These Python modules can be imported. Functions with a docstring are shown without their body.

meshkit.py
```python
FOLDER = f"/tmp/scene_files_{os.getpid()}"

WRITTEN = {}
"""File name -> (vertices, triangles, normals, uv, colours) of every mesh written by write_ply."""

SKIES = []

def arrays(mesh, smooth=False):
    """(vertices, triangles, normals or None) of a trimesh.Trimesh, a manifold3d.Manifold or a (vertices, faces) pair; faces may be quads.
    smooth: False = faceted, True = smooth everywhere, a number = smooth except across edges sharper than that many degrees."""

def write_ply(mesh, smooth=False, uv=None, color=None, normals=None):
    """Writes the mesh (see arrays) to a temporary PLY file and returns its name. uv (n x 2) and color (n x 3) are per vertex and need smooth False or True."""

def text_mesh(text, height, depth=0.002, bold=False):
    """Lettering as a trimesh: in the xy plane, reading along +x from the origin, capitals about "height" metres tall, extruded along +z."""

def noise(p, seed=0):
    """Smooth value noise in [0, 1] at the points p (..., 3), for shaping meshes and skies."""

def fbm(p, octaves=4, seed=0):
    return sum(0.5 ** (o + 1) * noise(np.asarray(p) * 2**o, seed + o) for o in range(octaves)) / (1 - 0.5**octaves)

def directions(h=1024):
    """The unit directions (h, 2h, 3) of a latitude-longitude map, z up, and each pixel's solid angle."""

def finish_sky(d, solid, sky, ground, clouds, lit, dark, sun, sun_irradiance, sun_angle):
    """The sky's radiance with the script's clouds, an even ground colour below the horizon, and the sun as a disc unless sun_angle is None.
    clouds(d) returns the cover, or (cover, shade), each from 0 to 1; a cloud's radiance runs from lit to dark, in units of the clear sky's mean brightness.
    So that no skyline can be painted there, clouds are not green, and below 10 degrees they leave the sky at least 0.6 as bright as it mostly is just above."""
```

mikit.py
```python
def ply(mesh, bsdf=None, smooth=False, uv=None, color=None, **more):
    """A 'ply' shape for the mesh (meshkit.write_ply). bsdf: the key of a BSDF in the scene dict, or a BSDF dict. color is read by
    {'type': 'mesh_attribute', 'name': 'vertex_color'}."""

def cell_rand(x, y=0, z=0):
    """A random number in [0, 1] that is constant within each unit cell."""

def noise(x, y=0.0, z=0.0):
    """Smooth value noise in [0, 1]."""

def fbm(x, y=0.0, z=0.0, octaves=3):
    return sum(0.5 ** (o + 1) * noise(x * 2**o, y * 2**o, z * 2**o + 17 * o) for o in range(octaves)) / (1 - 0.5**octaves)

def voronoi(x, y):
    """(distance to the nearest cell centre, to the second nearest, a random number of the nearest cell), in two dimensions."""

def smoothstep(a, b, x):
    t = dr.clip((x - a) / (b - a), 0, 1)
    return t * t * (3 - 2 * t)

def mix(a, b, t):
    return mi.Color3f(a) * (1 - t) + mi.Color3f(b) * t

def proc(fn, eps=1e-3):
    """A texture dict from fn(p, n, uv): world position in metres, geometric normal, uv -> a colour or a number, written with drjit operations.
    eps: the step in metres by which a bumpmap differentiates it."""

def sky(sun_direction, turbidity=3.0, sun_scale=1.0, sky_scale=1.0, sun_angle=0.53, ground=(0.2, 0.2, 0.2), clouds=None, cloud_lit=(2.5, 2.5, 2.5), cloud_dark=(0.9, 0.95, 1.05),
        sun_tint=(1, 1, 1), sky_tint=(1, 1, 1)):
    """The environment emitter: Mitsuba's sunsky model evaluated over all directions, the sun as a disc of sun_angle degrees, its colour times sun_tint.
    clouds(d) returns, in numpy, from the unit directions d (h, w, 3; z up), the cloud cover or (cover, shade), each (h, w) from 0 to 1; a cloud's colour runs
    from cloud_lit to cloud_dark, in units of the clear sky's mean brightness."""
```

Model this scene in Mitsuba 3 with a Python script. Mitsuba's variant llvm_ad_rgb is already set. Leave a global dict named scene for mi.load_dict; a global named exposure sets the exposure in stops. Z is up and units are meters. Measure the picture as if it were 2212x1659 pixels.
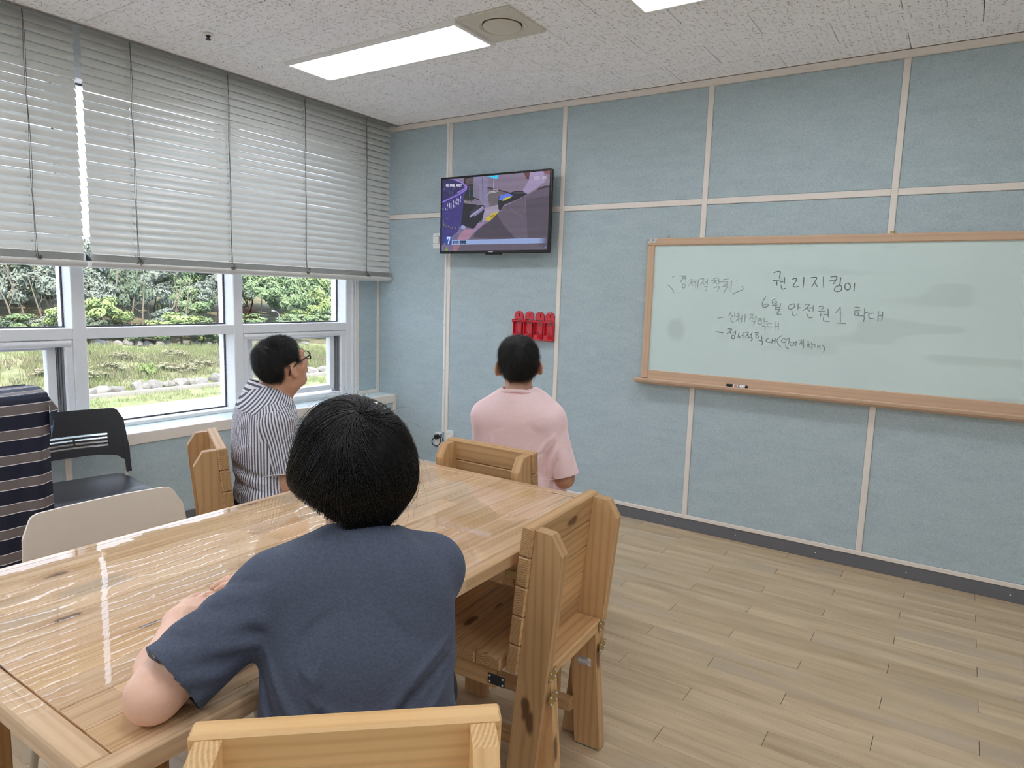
import math
import os
import numpy as np
import drjit as dr
import mitsuba as mi
import trimesh
import shapely
from shapely.geometry import Polygon, LineString, Point
from scipy.spatial import ConvexHull
import mikit
import meshkit
from mikit import ply, proc, noise, fbm, voronoi, cell_rand, smoothstep, mix

T = mi.ScalarTransform4f
scene, labels = {}, {}

# ------------------------------------------------------------------ camera, sky, lamps, exposure
CAM = np.array([2.88214, -4.15631, 1.47009])
RIGHT = np.array([0.8310, 0.5556, 0.0305])
YAW, PITCH, ROLL = -0.58565, -0.13081, 0.030795
FWD = np.array([math.sin(YAW) * math.cos(PITCH), math.cos(YAW) * math.cos(PITCH), math.sin(PITCH)])
_r0 = np.array([math.cos(YAW), -math.sin(YAW), 0.0])
_u0 = np.cross(_r0, FWD)
UP = -_r0 * math.sin(ROLL) + _u0 * math.cos(ROLL)
scene['camera'] = {'type': 'perspective', 'fov': 2 * math.degrees(math.atan(1106 / 1466.06)), 'fov_axis': 'x', 'near_clip': 0.05, 'far_clip': 500.0,
                   'to_world': T().look_at(origin=CAM.tolist(), target=(CAM + FWD).tolist(), up=UP.tolist())}
exposure = 0.35


def sky_clouds(d):
    n = meshkit.fbm(d * np.array([2.2, 2.2, 5.0]) + 3.0, 4, 5)
    return np.clip(0.72 + 0.9 * (n - 0.5), 0, 1), np.clip(0.25 + 0.6 * (meshkit.fbm(d * 3.0 + 9.0, 3, 8) - 0.5), 0, 1)


SKY_SCALE = 14.0
scene['sky'] = mikit.sky((0.55, -0.35, 0.76), turbidity=3.5, sun_scale=SKY_SCALE * 0.30, sky_scale=SKY_SCALE, sun_angle=3.0, ground=(0.25, 0.25, 0.22),
                         clouds=sky_clouds, cloud_lit=(1.95, 2.12, 2.42), cloud_dark=(1.3, 1.43, 1.68))
LAMP = 8.5            # radiance of the LED ceiling panels
LAMP_COLOR = (0.95, 0.99, 1.05)
TV_GAIN = 0.72

H = 2.775              # ceiling height
X_W = -1.24            # window wall above the sill
X_S = -1.04            # front of the deep sill
X_E, Y_B = 4.75, -6.9  # far walls behind the camera


# ------------------------------------------------------------------ helpers
def numbered(key):
    if key not in scene and key not in labels and not any(k.startswith(key + '__') for k in scene):
        return key
    i = 1
    while f'{key}_{i:03d}' in scene or f'{key}_{i:03d}' in labels or any(k.startswith(f'{key}_{i:03d}__') for k in scene):
        i += 1
    return f'{key}_{i:03d}'


_count = {}


def fast_number(key):
    n = _count.get(key, 0)
    while True:
        k = key if n == 0 else f'{key}_{n:03d}'
        n += 1
        if k not in scene and k not in labels:
            _count[key] = n
            return k


def thing(name, label, category, group=None, kind=None):
    key = fast_number(name)
    labels[key] = {'label': label, 'category': category}
    if group:
        labels[key]['group'] = group
    if kind:
        labels[key]['kind'] = kind
    return key


def part(holder, name, shape, label=None, kind=None, to_world=None):
    key = fast_number(f'{holder}__{name}' if holder else name)
    scene[key] = dict(shape)
    if to_world is not None:
        scene[key]['to_world'] = to_world
    if label or kind:
        labels[key] = {}
        if label:
            labels[key]['label'] = label
        if kind:
            labels[key]['kind'] = kind
    return key


def struct(name, shape, label=None):
    key = fast_number(name)
    if shape is not None:
        scene[key] = dict(shape)
    labels[key] = {'kind': 'structure'}
    if label:
        labels[key]['label'] = label
    return key


def place(x=0, y=0, z=0, rz=0, rx=0, ry=0, s=1):
    t = T().translate([x, y, z])
    if rz:
        t = t @ T().rotate([0, 0, 1], rz)
    if ry:
        t = t @ T().rotate([0, 1, 0], ry)
    if rx:
        t = t @ T().rotate([1, 0, 0], rx)
    if s != 1:
        t = t @ T().scale(s)
    return t


def cbox(size, b=0.003, grain=None, seed=0, center=(0, 0, 0), taper=None):
    """A chamfered box with its faces split, and uv in metres: u along the grain axis. Returns (v, f, uv)."""
    h = np.asarray(size, float) / 2
    b = min(b, 0.45 * 2 * h.min())
    rng = np.random.default_rng(seed)
    u0, v0 = 10.0 * rng.integers(0, 9), 5.0 * rng.integers(0, 9) + rng.random()

    def corner(a, s):
        p = s * (h - b)
        p[a] = s[a] * h[a]
        return p

    V, F, UV = [], [], []

    def put(pts, nrm):
        n = np.cross(pts[1] - pts[0], pts[2] - pts[0])
        if n @ nrm < 0:
            pts = pts[::-1]
        i = len(V)
        a = int(np.argmax(np.abs(nrm)))
        for p in pts:
            V.append(p)
            if grain is None:
                o = [k for k in range(3) if k != a]
                UV.append((p[o[0]] + u0, p[o[1]] + v0))
            elif a == grain:
                o = [k for k in range(3) if k != a]
                UV.append((200 + 10 * rng0 + p[o[0]] + cx, p[o[1]] + cy))
            else:
                o = [k for k in range(3) if k not in (a, grain)][0]
                UV.append((p[grain] + u0, p[o] + v0 + 0.37 * a))
        F.append((i, i + 1, i + 2))
        if len(pts) == 4:
            F.append((i, i + 2, i + 3))

    rng0, cx, cy = int(u0 // 10), rng.uniform(-0.02, 0.02), rng.uniform(0.01, 0.05)
    S = [np.array(s, float) for s in np.ndindex(2, 2, 2)]
    S = [2 * s - 1 for s in S]
    for a in range(3):
        o = [k for k in range(3) if k != a]
        for sgn in (-1, 1):
            q = []
            for s1, s2 in ((-1, -1), (1, -1), (1, 1), (-1, 1)):
                s = np.zeros(3)
                s[a], s[o[0]], s[o[1]] = sgn, s1, s2
                q.append(corner(a, s))
            n = np.zeros(3)
            n[a] = sgn
            put(q, n)
    if b > 1e-6:
        for a in range(3):
            for c in range(a + 1, 3):
                e = 3 - a - c
                for sa in (-1, 1):
                    for sc in (-1, 1):
                        q = []
                        for ax, se in ((a, -1), (a, 1), (c, 1), (c, -1)):
                            s = np.zeros(3)
                            s[a], s[c], s[e] = sa, sc, se
                            q.append(corner(ax, s))
                        n = np.zeros(3)
                        n[a], n[c] = sa, sc * 0.999
                        put(q, n)
        for s in S:
            n = s * np.array([1, 0.999, 0.998])
            put([corner(0, s.copy()), corner(1, s.copy()), corner(2, s.copy())], n)
    V = np.array(V) + np.asarray(center)
    return V, np.array(F), np.array(UV)


def box_shape(size, bsdf, b=0.003, grain=None, seed=0, center=(0, 0, 0), **kw):
    v, f, uv = cbox(size, b, grain, seed, center)
    return ply((v, f), bsdf, False, uv=uv, **kw)


def span(x0, x1, y0, y1, z0, z1, bsdf, b=0.002, grain=None, seed=0):
    return box_shape((x1 - x0, y1 - y0, z1 - z0), bsdf, b, grain, seed, ((x0 + x1) / 2, (y0 + y1) / 2, (z0 + z1) / 2))


def prism(poly, depth, bsdf, axis='y', at=0.0, smooth=False, bevel=None):
    """A polygon in (a, b) extruded over depth. axis y: (x, z) plane extruded along +y; axis x: (y, z) along +x; axis z: (x, y) along +z."""
    m = trimesh.creation.extrude_polygon(poly if isinstance(poly, shapely.Geometry) else Polygon(poly), depth, engine='earcut')
    v = m.vertices.copy()
    f = m.faces
    if axis == 'y':
        v = np.stack([v[:, 0], at + v[:, 2], v[:, 1]], 1)
        f = f[:, ::-1]
    elif axis == 'x':
        v = np.stack([at + v[:, 2], v[:, 0], v[:, 1]], 1)
    else:
        v = v + np.array([0, 0, at])
    m = trimesh.Trimesh(v, f, process=False)
    return m


def flat_uv(m, axis_u, axis_v, seed=0):
    """Split faces and give uv from two axes, for wood on free-form prisms."""
    v = m.vertices[m.faces].reshape(-1, 3)
    f = np.arange(len(v)).reshape(-1, 3)
    rng = np.random.default_rng(seed)
    n = np.repeat(np.cross(v[1::3] - v[0::3], v[2::3] - v[0::3]), 3, axis=0)
    n = np.abs(n) / (np.linalg.norm(n, axis=1, keepdims=True) + 1e-12)
    third = 3 - axis_u - axis_v
    vv = np.where(n[:, axis_v] > 0.8, v[:, third] + 0.7, v[:, axis_v])
    uv = np.stack([v[:, axis_u] + 10 * rng.integers(0, 9), vv + 5 * rng.integers(0, 9) + rng.random()], 1)
    end = n[:, axis_u] > 0.6
    uv[end] = np.stack([200 + v[end, axis_v], v[end, third] + 0.03], 1)
    return v, f, uv


def tube(points, radius, n=8, closed=False):
    p = np.asarray(points, float)
    r = np.broadcast_to(np.asarray(radius, float), (len(p),))
    t = np.gradient(p, axis=0)
    t /= np.linalg.norm(t, axis=1, keepdims=True) + 1e-12
    ref = np.array([0, 0, 1.0]) if abs(t[:, 2]).max() < 0.9 else np.array([1.0, 0.13, 0])
    a = np.cross(t, ref)
    bad = np.linalg.norm(a, axis=1) < 1e-3
    a[bad] = np.cross(t[bad], [0, 1.0, 0.2])
    a /= np.linalg.norm(a, axis=1, keepdims=True)
    b = np.cross(t, a)
    ang = np.arange(n) * 2 * np.pi / n
    ring = p[:, None] + r[:, None, None] * (np.cos(ang)[None, :, None] * a[:, None] + np.sin(ang)[None, :, None] * b[:, None])
    v = ring.reshape(-1, 3)
    f = []
    m = len(p)
    for i in range(m - 1):
        for j in range(n):
            q = [i * n + j, i * n + (j + 1) % n, (i + 1) * n + (j + 1) % n, (i + 1) * n + j]
            f += [(q[0], q[2], q[1]), (q[0], q[3], q[2])]
    c0, c1 = len(v), len(v) + 1
    v = np.vstack([v, p[0], p[-1]])
    for j in range(n):
        f += [(c0, j, (j + 1) % n), (c1, (m - 1) * n + (j + 1) % n, (m - 1) * n + j)]
    m = trimesh.Trimesh(v, f, process=False)
    if m.volume < 0:
        m.faces = m.faces[:, ::-1]
    return m


def cat(ms):
    return trimesh.util.concatenate([trimesh.Trimesh(m[0], m[1], process=False) if isinstance(m, tuple) else m for m in ms])


def smooth_line(pts, n=6):
    p = np.asarray(pts, float)
    q = np.vstack([2 * p[0] - p[1], p, 2 * p[-1] - p[-2]])
    out = []
    for i in range(len(p) - 1):
        a, b, c, d = q[i:i + 4]
        for t in np.arange(n) / n:
            out.append(0.5 * (2 * b + (c - a) * t + (2 * a - 5 * b + 4 * c - d) * t * t + (3 * b - a - 3 * c + d) * t ** 3))
    out.append(p[-1])
    return np.array(out)


def lathe(profile, n=32):
    """(r, z) pairs revolved about z."""
    return trimesh.creation.revolve(np.asarray(profile, float), sections=n)


# ------------------------------------------------------------------ smooth bodies from distance functions
def smin(a, b, k):
    h = np.maximum(k - np.abs(a - b), 0) / k
    return np.minimum(a, b) - h * h * k * 0.25


def d_cone(p, a, b, ra, rb):
    a, b = np.asarray(a, float), np.asarray(b, float)
    ab = b - a
    t = np.clip((p - a) @ ab / (ab @ ab), 0, 1)
    q = p - a - t[:, None] * ab
    return np.sqrt(np.einsum('ij,ij->i', q, q)) - (ra + (rb - ra) * t)


def d_ell(p, c, r, M=None):
    q = p - np.asarray(c, float)
    if M is not None:
        q = q @ np.asarray(M).T      # rows of M are the ellipsoid's axes
    r = np.asarray(r, float)
    q = q / r
    k0 = np.sqrt(np.einsum('ij,ij->i', q, q))
    q = q / r
    k1 = np.sqrt(np.einsum('ij,ij->i', q, q))
    return np.where(k1 > 1e-9, k0 * (k0 - 1) / np.maximum(k1, 1e-9), -r.min())


def isosurf(fn, lo, hi, h, project=2):
    lo, hi = np.asarray(lo, float), np.asarray(hi, float)
    B = 6
    nb = np.ceil((hi - lo) / (h * B)).astype(int)
    n = nb * B + 1
    Hc = h * B
    cc = np.stack(np.meshgrid(*[lo[k] + (np.arange(nb[k]) + 0.5) * Hc for k in range(3)], indexing='ij'), -1).reshape(-1, 3)
    dc = fn(cc)
    near = np.abs(dc) < Hc * 1.5
    D = np.repeat(np.repeat(np.repeat(np.where(dc > 0, Hc, -Hc).reshape(nb), B, 0), B, 1), B, 2)
    D = np.pad(D, ((0, 1), (0, 1), (0, 1)), mode='edge').astype(np.float32)
    idx = np.stack(np.unravel_index(np.nonzero(near)[0], nb), 1)
    off = np.stack(np.meshgrid(*[np.arange(B + 1)] * 3, indexing='ij'), -1).reshape(-1, 3)
    g = (idx[:, None] * B + off[None]).reshape(-1, 3)
    flat = np.unique(np.ravel_multi_index(g.T, n))
    gi = np.stack(np.unravel_index(flat, n), 1)
    vals = np.empty(len(gi), np.float32)
    for s in range(0, len(gi), 400000):
        vals[s:s + 400000] = fn(lo + gi[s:s + 400000] * h)
    D.ravel()[flat] = vals
    ins = D < 0
    cells = np.zeros(n - 1, np.int8)
    corners = list(np.ndindex(2, 2, 2))
    for c in corners:
        cells += ins[c[0]:n[0] - 1 + c[0], c[1]:n[1] - 1 + c[1], c[2]:n[2] - 1 + c[2]]
    act = np.stack(np.nonzero((cells > 0) & (cells < 8)), 1)
    vid = -np.ones(n - 1, np.int64)
    vid[tuple(act.T)] = np.arange(len(act))
    acc, cnt = np.zeros((len(act), 3)), np.zeros(len(act))
    for ax in range(3):
        for o1 in (0, 1):
            for o2 in (0, 1):
                e = np.zeros(3, int)
                e[(ax + 1) % 3], e[(ax + 2) % 3] = o1, o2
                a = act + e
                b = a.copy()
                b[:, ax] += 1
                da, db = D[tuple(a.T)], D[tuple(b.T)]
                x = (da < 0) != (db < 0)
                t = np.where(x, da / np.where(x, da - db, 1), 0)
                p = a.astype(float)
                p[:, ax] += t
                acc[x] += p[x]
                cnt[x] += 1
    V = lo + acc / np.maximum(cnt, 1)[:, None] * h
    F = []
    for ax in range(3):
        sl = [slice(1, -1)] * 3
        sl[ax] = slice(None)
        a_ = ins[tuple(slice(1, n[k] - 1) if k != ax else slice(0, n[k] - 1) for k in range(3))]
        b_ = ins[tuple(slice(1, n[k] - 1) if k != ax else slice(1, n[k]) for k in range(3))]
        e = np.stack(np.nonzero(a_ != b_), 1)
        if not len(e):
            continue
        e += np.array([0 if k == ax else 1 for k in range(3)])
        sgn = ins[tuple(e.T)]
        k1, k2 = (ax + 1) % 3, (ax + 2) % 3
        q = []
        for o1, o2 in ((0, 0), (1, 0), (1, 1), (0, 1)):
            c = e.copy()
            c[:, k1] -= o1
            c[:, k2] -= o2
            q.append(vid[tuple(c.T)])
        q = np.stack(q, 1)
        q[~sgn] = q[~sgn][:, ::-1]
        F.append(q)
    F = np.vstack(F)
    F = np.vstack([F[:, [0, 1, 2]], F[:, [0, 2, 3]]])
    for _ in range(project):
        d = fn(V)
        gr = np.stack([(fn(V + dv) - fn(V - dv)) for dv in np.eye(3) * h * 0.5], 1) / h
        V = V - np.clip(d, -h, h)[:, None] * gr / np.maximum((gr ** 2).sum(1), 0.25)[:, None]
    return V, F


def unit(v):
    v = np.asarray(v, float)
    return v / np.linalg.norm(v)


def curves(strands, bsdf):
    """Hair strands as thin three-sided tubes in one mesh. strands: list of (n, 4) arrays of x, y, z, radius."""
    groups = {}
    for q in strands:
        groups.setdefault(len(q), []).append(q)
    V, N, F, base = [], [], [], 0
    for n, g in groups.items():
        g = np.array(g)
        p, r = g[..., :3], g[..., 3:]
        t = np.gradient(p, axis=1)
        t /= np.linalg.norm(t, axis=2, keepdims=True) + 1e-12
        a = np.cross(t, np.array([0.31, 0.52, 0.79]))
        a /= np.linalg.norm(a, axis=2, keepdims=True) + 1e-12
        b = np.cross(t, a)
        ring = np.stack([a * math.cos(x) + b * math.sin(x) for x in (0, 2.0944, 4.1888)], 2)
        V.append((p[:, :, None] + ring * r[:, :, None]).reshape(-1, 3))
        N.append(ring.reshape(-1, 3))
        i = (np.arange(len(g))[:, None, None] * n * 3 + np.arange(n - 1)[None, :, None] * 3 + np.arange(3)[None, None])
        j = (np.arange(len(g))[:, None, None] * n * 3 + np.arange(n - 1)[None, :, None] * 3 + ((np.arange(3) + 1) % 3)[None, None])
        f = np.stack([np.stack([i, j, j + 3], -1), np.stack([i, j + 3, i + 3], -1)], -2).reshape(-1, 3)
        F.append(f + base)
        base += len(g) * n * 3
    path = meshkit.write_ply((np.vstack(V), np.vstack(F)), False, None, None, normals=np.vstack(N))
    return {'type': 'ply', 'filename': path, 'face_normals': False, 'bsdf': {'type': 'ref', 'id': bsdf}}


# ------------------------------------------------------------------ materials
def srgb(r, g, b):
    c = np.array([r, g, b]) / 255.0
    return [float(x) for x in np.where(c <= 0.04045, c / 12.92, ((c + 0.055) / 1.055) ** 2.4)]


def rgb(c):
    return {'type': 'rgb', 'value': list(c)}


def mat(key, color, rough=0.5, spec=0.5, metallic=0.0, clear=0.0, bump=None, bump_scale=1.0, sheen=0.0, cg=0.9):
    b = {'type': 'principled', 'base_color': color if isinstance(color, dict) else rgb(color), 'roughness': rough, 'specular': spec, 'metallic': metallic}
    if clear:
        b['clearcoat'], b['clearcoat_gloss'] = clear, cg
    if sheen:
        b['sheen'] = sheen
    if bump is not None:
        b = {'type': 'bumpmap', 'arbitrary': bump, 'scale': bump_scale, 'bsdf': b}
    scene[key] = {'type': 'twosided', 'bsdf': b}


def wood_fn(light, dark, knot, tone=0.22, line=0.5, knots=1.0, freq=1.0):
    L, Dk, K = mi.Color3f(light), mi.Color3f(dark), mi.Color3f(knot)

    def fn(p, n, uv):
        u, v = uv.x, uv.y
        piece = cell_rand(dr.floor((u + 5) / 10), dr.floor((v + 1.5) / 5), 3)
        kx, ky = u * 3.3, v * 9.0
        a, b, w = voronoi(kx, ky)
        keep = dr.select(w > 1 - 0.24 * knots, 1.0, 0.0)
        near = keep * (1 - smoothstep(0.05, 0.42, a))
        warp = 0.014 * noise(u * 2.2, v * 14.0) + 0.010 * noise(u * 0.9, v * 5.0, 4.0) + 0.012 * near
        g = (v + warp) * 230.0 * freq
        ring = 0.5 + 0.5 * dr.sin(g + 3.0 * noise(u * 0.8, v * 22.0, 7.0))
        ring = ring * ring * ring
        fib = noise(u * 14.0, v * 900.0)
        broad = noise(u * 1.6, v * 26.0, 2.0)
        t = line * (0.62 * ring + 0.25 * fib) + 0.30 * broad
        col = mix(L, Dk, dr.clip(t, 0, 1))
        col = col * (1.0 + tone * (piece - 0.5) * 2)
        kn = keep * (1 - smoothstep(0.10, 0.19, a + 0.05 * noise(u * 40, v * 60)))
        col = mix(col, K, kn * 0.85)
        # end grain: year rings about a centre outside the section
        ex, ey = u - 200 - 10 * dr.floor((u - 195) / 10), v
        rr = dr.sqrt(dr.square(ex) + dr.square(ey + 0.02)) * 900 + 2 * noise(ex * 60, ey * 60)
        er = 0.5 + 0.5 * dr.sin(rr)
        ecol = mix(L * 0.88, Dk * 0.72, 0.55 * er + 0.25 * noise(ex * 300, ey * 300))
        return dr.select(u > 150, ecol, col)
    return fn


pine = wood_fn(srgb(200, 162, 118), srgb(158, 116, 74), srgb(84, 52, 32), tone=0.13, line=0.55)
mat('wood_pine', proc(pine), 0.48, 0.4)
pine_pale = wood_fn(srgb(222, 184, 132), srgb(190, 144, 92), srgb(92, 58, 34), tone=0.06)
mat('wood_pine_pale', proc(pine_pale), 0.42, 0.45)
beech = wood_fn(srgb(206, 176, 150), srgb(190, 156, 128), srgb(176, 138, 110), tone=0.03, knots=0.0, line=0.5)
mat('wood_beech', proc(beech), 0.5, 0.35)

def table_fn(p, n, uv):
    """Finger-jointed pine lamella boards: each length its own tone, soft figure, fine dark streaks, grey water stains and knots."""
    u, v = uv.x, uv.y
    lane = dr.floor((v + 1.5) / 5)
    seg = dr.floor(u / 0.62 + 0.7 * cell_rand(lane, 3, 5))
    tone = cell_rand(seg, lane, 11)
    tone2 = cell_rand(seg, lane, 17)
    fig = fbm(u * 1.7 + 9 * tone, v * 20.0 + 5 * tone2, 2.0, 3)
    streak = smoothstep(0.60, 0.86, noise(u * 2.4 + 30 * tone, v * 210.0, 1.0)) * (0.4 + 0.6 * noise(u * 5, v * 40))
    ringy = 0.5 + 0.5 * dr.sin((v + 0.02 * noise(u * 1.3, v * 10.0)) * 320.0 * (0.5 + tone2) + 6 * fig)
    c = mix(srgb(216, 186, 152), srgb(184, 146, 108), dr.clip(1.1 * fig - 0.25 + 0.22 * ringy * ringy, 0, 1))
    c = mix(c, srgb(196, 160, 112), 0.5 * smoothstep(0.6, 0.9, tone))
    c = c * (0.90 + 0.16 * tone2)
    c = mix(c, srgb(140, 104, 74), 0.42 * streak)
    stain = smoothstep(0.64, 0.76, noise(p.x * 5.0, p.y * 2.3, 3.0)) * smoothstep(0.45, 0.7, noise(p.x * 14.0, p.y * 5.0, 9.0))
    c = mix(c, srgb(150, 138, 120), 0.50 * stain)
    a, b, w = voronoi(u * 3.4 + 20 * lane, v * 11.0)
    kn = dr.select(w > 0.80, 1.0, 0.0)
    wob = 0.06 * noise(u * 50, v * 70)
    c = mix(c, srgb(166, 124, 86), kn * 0.5 * (1 - smoothstep(0.14, 0.34, a)))
    c = mix(c, srgb(98, 76, 64), kn * 0.85 * (1 - smoothstep(0.09, 0.16, a + wob)))
    c = mix(c, srgb(70, 52, 44), kn * 0.6 * (1 - smoothstep(0.03, 0.07, a + wob)))
    return c


def table_bump(p, n, uv):
    x, y = p.x, p.y
    return 0.00060 * noise(x * 6, y * 6) + 0.00003 * noise(x * 34, y * 34, 3.0) + 0.000005 * noise(x * 110, y * 110, 5.0)


scene['table_lacquer'] = {'type': 'twosided', 'bsdf': {'type': 'bumpmap', 'arbitrary': proc(table_bump, 0.002), 'scale': 1.0,
                          'bsdf': {'type': 'plastic', 'diffuse_reflectance': proc(table_fn), 'int_ior': 1.58, 'nonlinear': False}}}
mat('table_side', proc(wood_fn(srgb(176, 134, 88), srgb(122, 84, 50), srgb(70, 42, 24), tone=0.1)), 0.3, 0.5)


def floor_fn(p, n, uv):
    u, v = uv.x, uv.y
    piece = cell_rand(dr.floor((u + 5) / 10), dr.floor((v + 1.5) / 5), 3)
    broad = fbm(u * 3.0, v * 26.0, 1.0 + 7 * piece, 3)
    fine = noise(u * 9, v * 420, 2)
    patch = noise(u * 2.2, v * 9.0, 3 * piece)
    c = mix(srgb(200, 178, 148), srgb(158, 134, 102), dr.clip(1.25 * broad - 0.28 + 0.25 * (fine - 0.5), 0, 1))
    c = mix(c, srgb(176, 160, 140), 0.55 * smoothstep(0.55, 0.8, patch))
    return c * (0.95 + 0.10 * piece)


mat('vinyl_plank', proc(floor_fn), 0.42, 0.42)
mat('plank_gap', srgb(70, 60, 50), 0.8, 0.2)


def fabric_fn(p, n, uv):
    a = p.x + p.y
    w = noise(a * 520, p.z * 160) * 0.5 + noise(a * 150, p.z * 520, 3.0) * 0.5
    big = fbm(a * 9, p.z * 30, 2.0, 3)
    return mix(srgb(156, 174, 182), srgb(192, 206, 211), dr.clip(0.5 + 0.9 * (w - 0.5) + 0.35 * (big - 0.5), 0, 1))


def fabric_bump(p, n, uv):
    a = p.x + p.y
    return 0.0006 * noise(a * 420, p.z * 140) + 0.0005 * noise(a * 130, p.z * 420, 3.0)


mat('wall_fabric', proc(fabric_fn), 0.9, 0.15, bump=proc(fabric_bump, 0.0008))
mat('trim_cream', srgb(230, 222, 214), 0.42, 0.4)
mat('base_grey', srgb(104, 105, 110), 0.4, 0.45)
mat('paint_plain', srgb(214, 220, 222), 0.8, 0.2)


def tile_fn(p, n, uv):
    c = mi.Color3f(srgb(244, 244, 247))
    dark = mi.Float(0)
    for k, (s, off) in enumerate(((0.021, 0.0), (0.027, 0.37), (0.034, 0.71))):
        x, y = (p.x + off) / s, (p.y + off * 1.7) / s
        i, j = dr.floor(x), dr.floor(y)
        ang = (cell_rand(i, j, 5 + k) - 0.5) * 2.4 + 0.5
        ln = 0.10 + 0.24 * cell_rand(i, j, 9 + k)
        fx, fy = x - i - 0.5 + 0.25 * (cell_rand(i, j, 2 + k) - 0.5), y - j - 0.5 + 0.5 * (cell_rand(i, j, 3 + k) - 0.5)
        du = fx * dr.cos(ang) + fy * dr.sin(ang)
        dv = -fx * dr.sin(ang) + fy * dr.cos(ang) + 0.10 * du * du * dr.select(cell_rand(i, j, 20) > 0.5, 1.0, -1.0) * 6
        d = dr.sqrt(dr.square(dr.maximum(dr.abs(du) - ln, 0)) + dr.square(dv))
        on = dr.select(cell_rand(i, j, 12 + k) > 0.60, 1.0, 0.0)
        dark = dr.maximum(dark, on * (1 - smoothstep(0.030, 0.062, d)))
    return mix(c, srgb(104, 102, 100), dark * 0.9) * (0.97 + 0.06 * noise(p.x * 60, p.y * 60))


mat('ceiling_tile', proc(tile_fn), 0.9, 0.1)
mat('ceiling_gap', srgb(100, 98, 96), 0.9, 0.1)
mat('lamp_frame', srgb(232, 232, 230), 0.5, 0.3)
mat('vent_white', srgb(206, 202, 190), 0.5, 0.35)
mat('window_white', srgb(226, 228, 232), 0.35, 0.45)
mat('window_gasket', srgb(70, 72, 76), 0.6, 0.3)
mat('metal_grey', srgb(120, 122, 126), 0.35, 0.5)
mat('blind_slat', srgb(206, 207, 203), 0.30, 0.5)
mat('blind_rail', srgb(206, 204, 200), 0.4, 0.45)
mat('blind_cord', srgb(98, 96, 92), 0.8, 0.2)
mat('sill_top', proc(lambda p, n, uv: mix(srgb(190, 206, 208), srgb(214, 226, 226), noise(p.x * 200, p.y * 60))), 0.35, 0.5)
scene['glass_pane'] = {'type': 'thindielectric', 'int_ior': 1.5}
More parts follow.
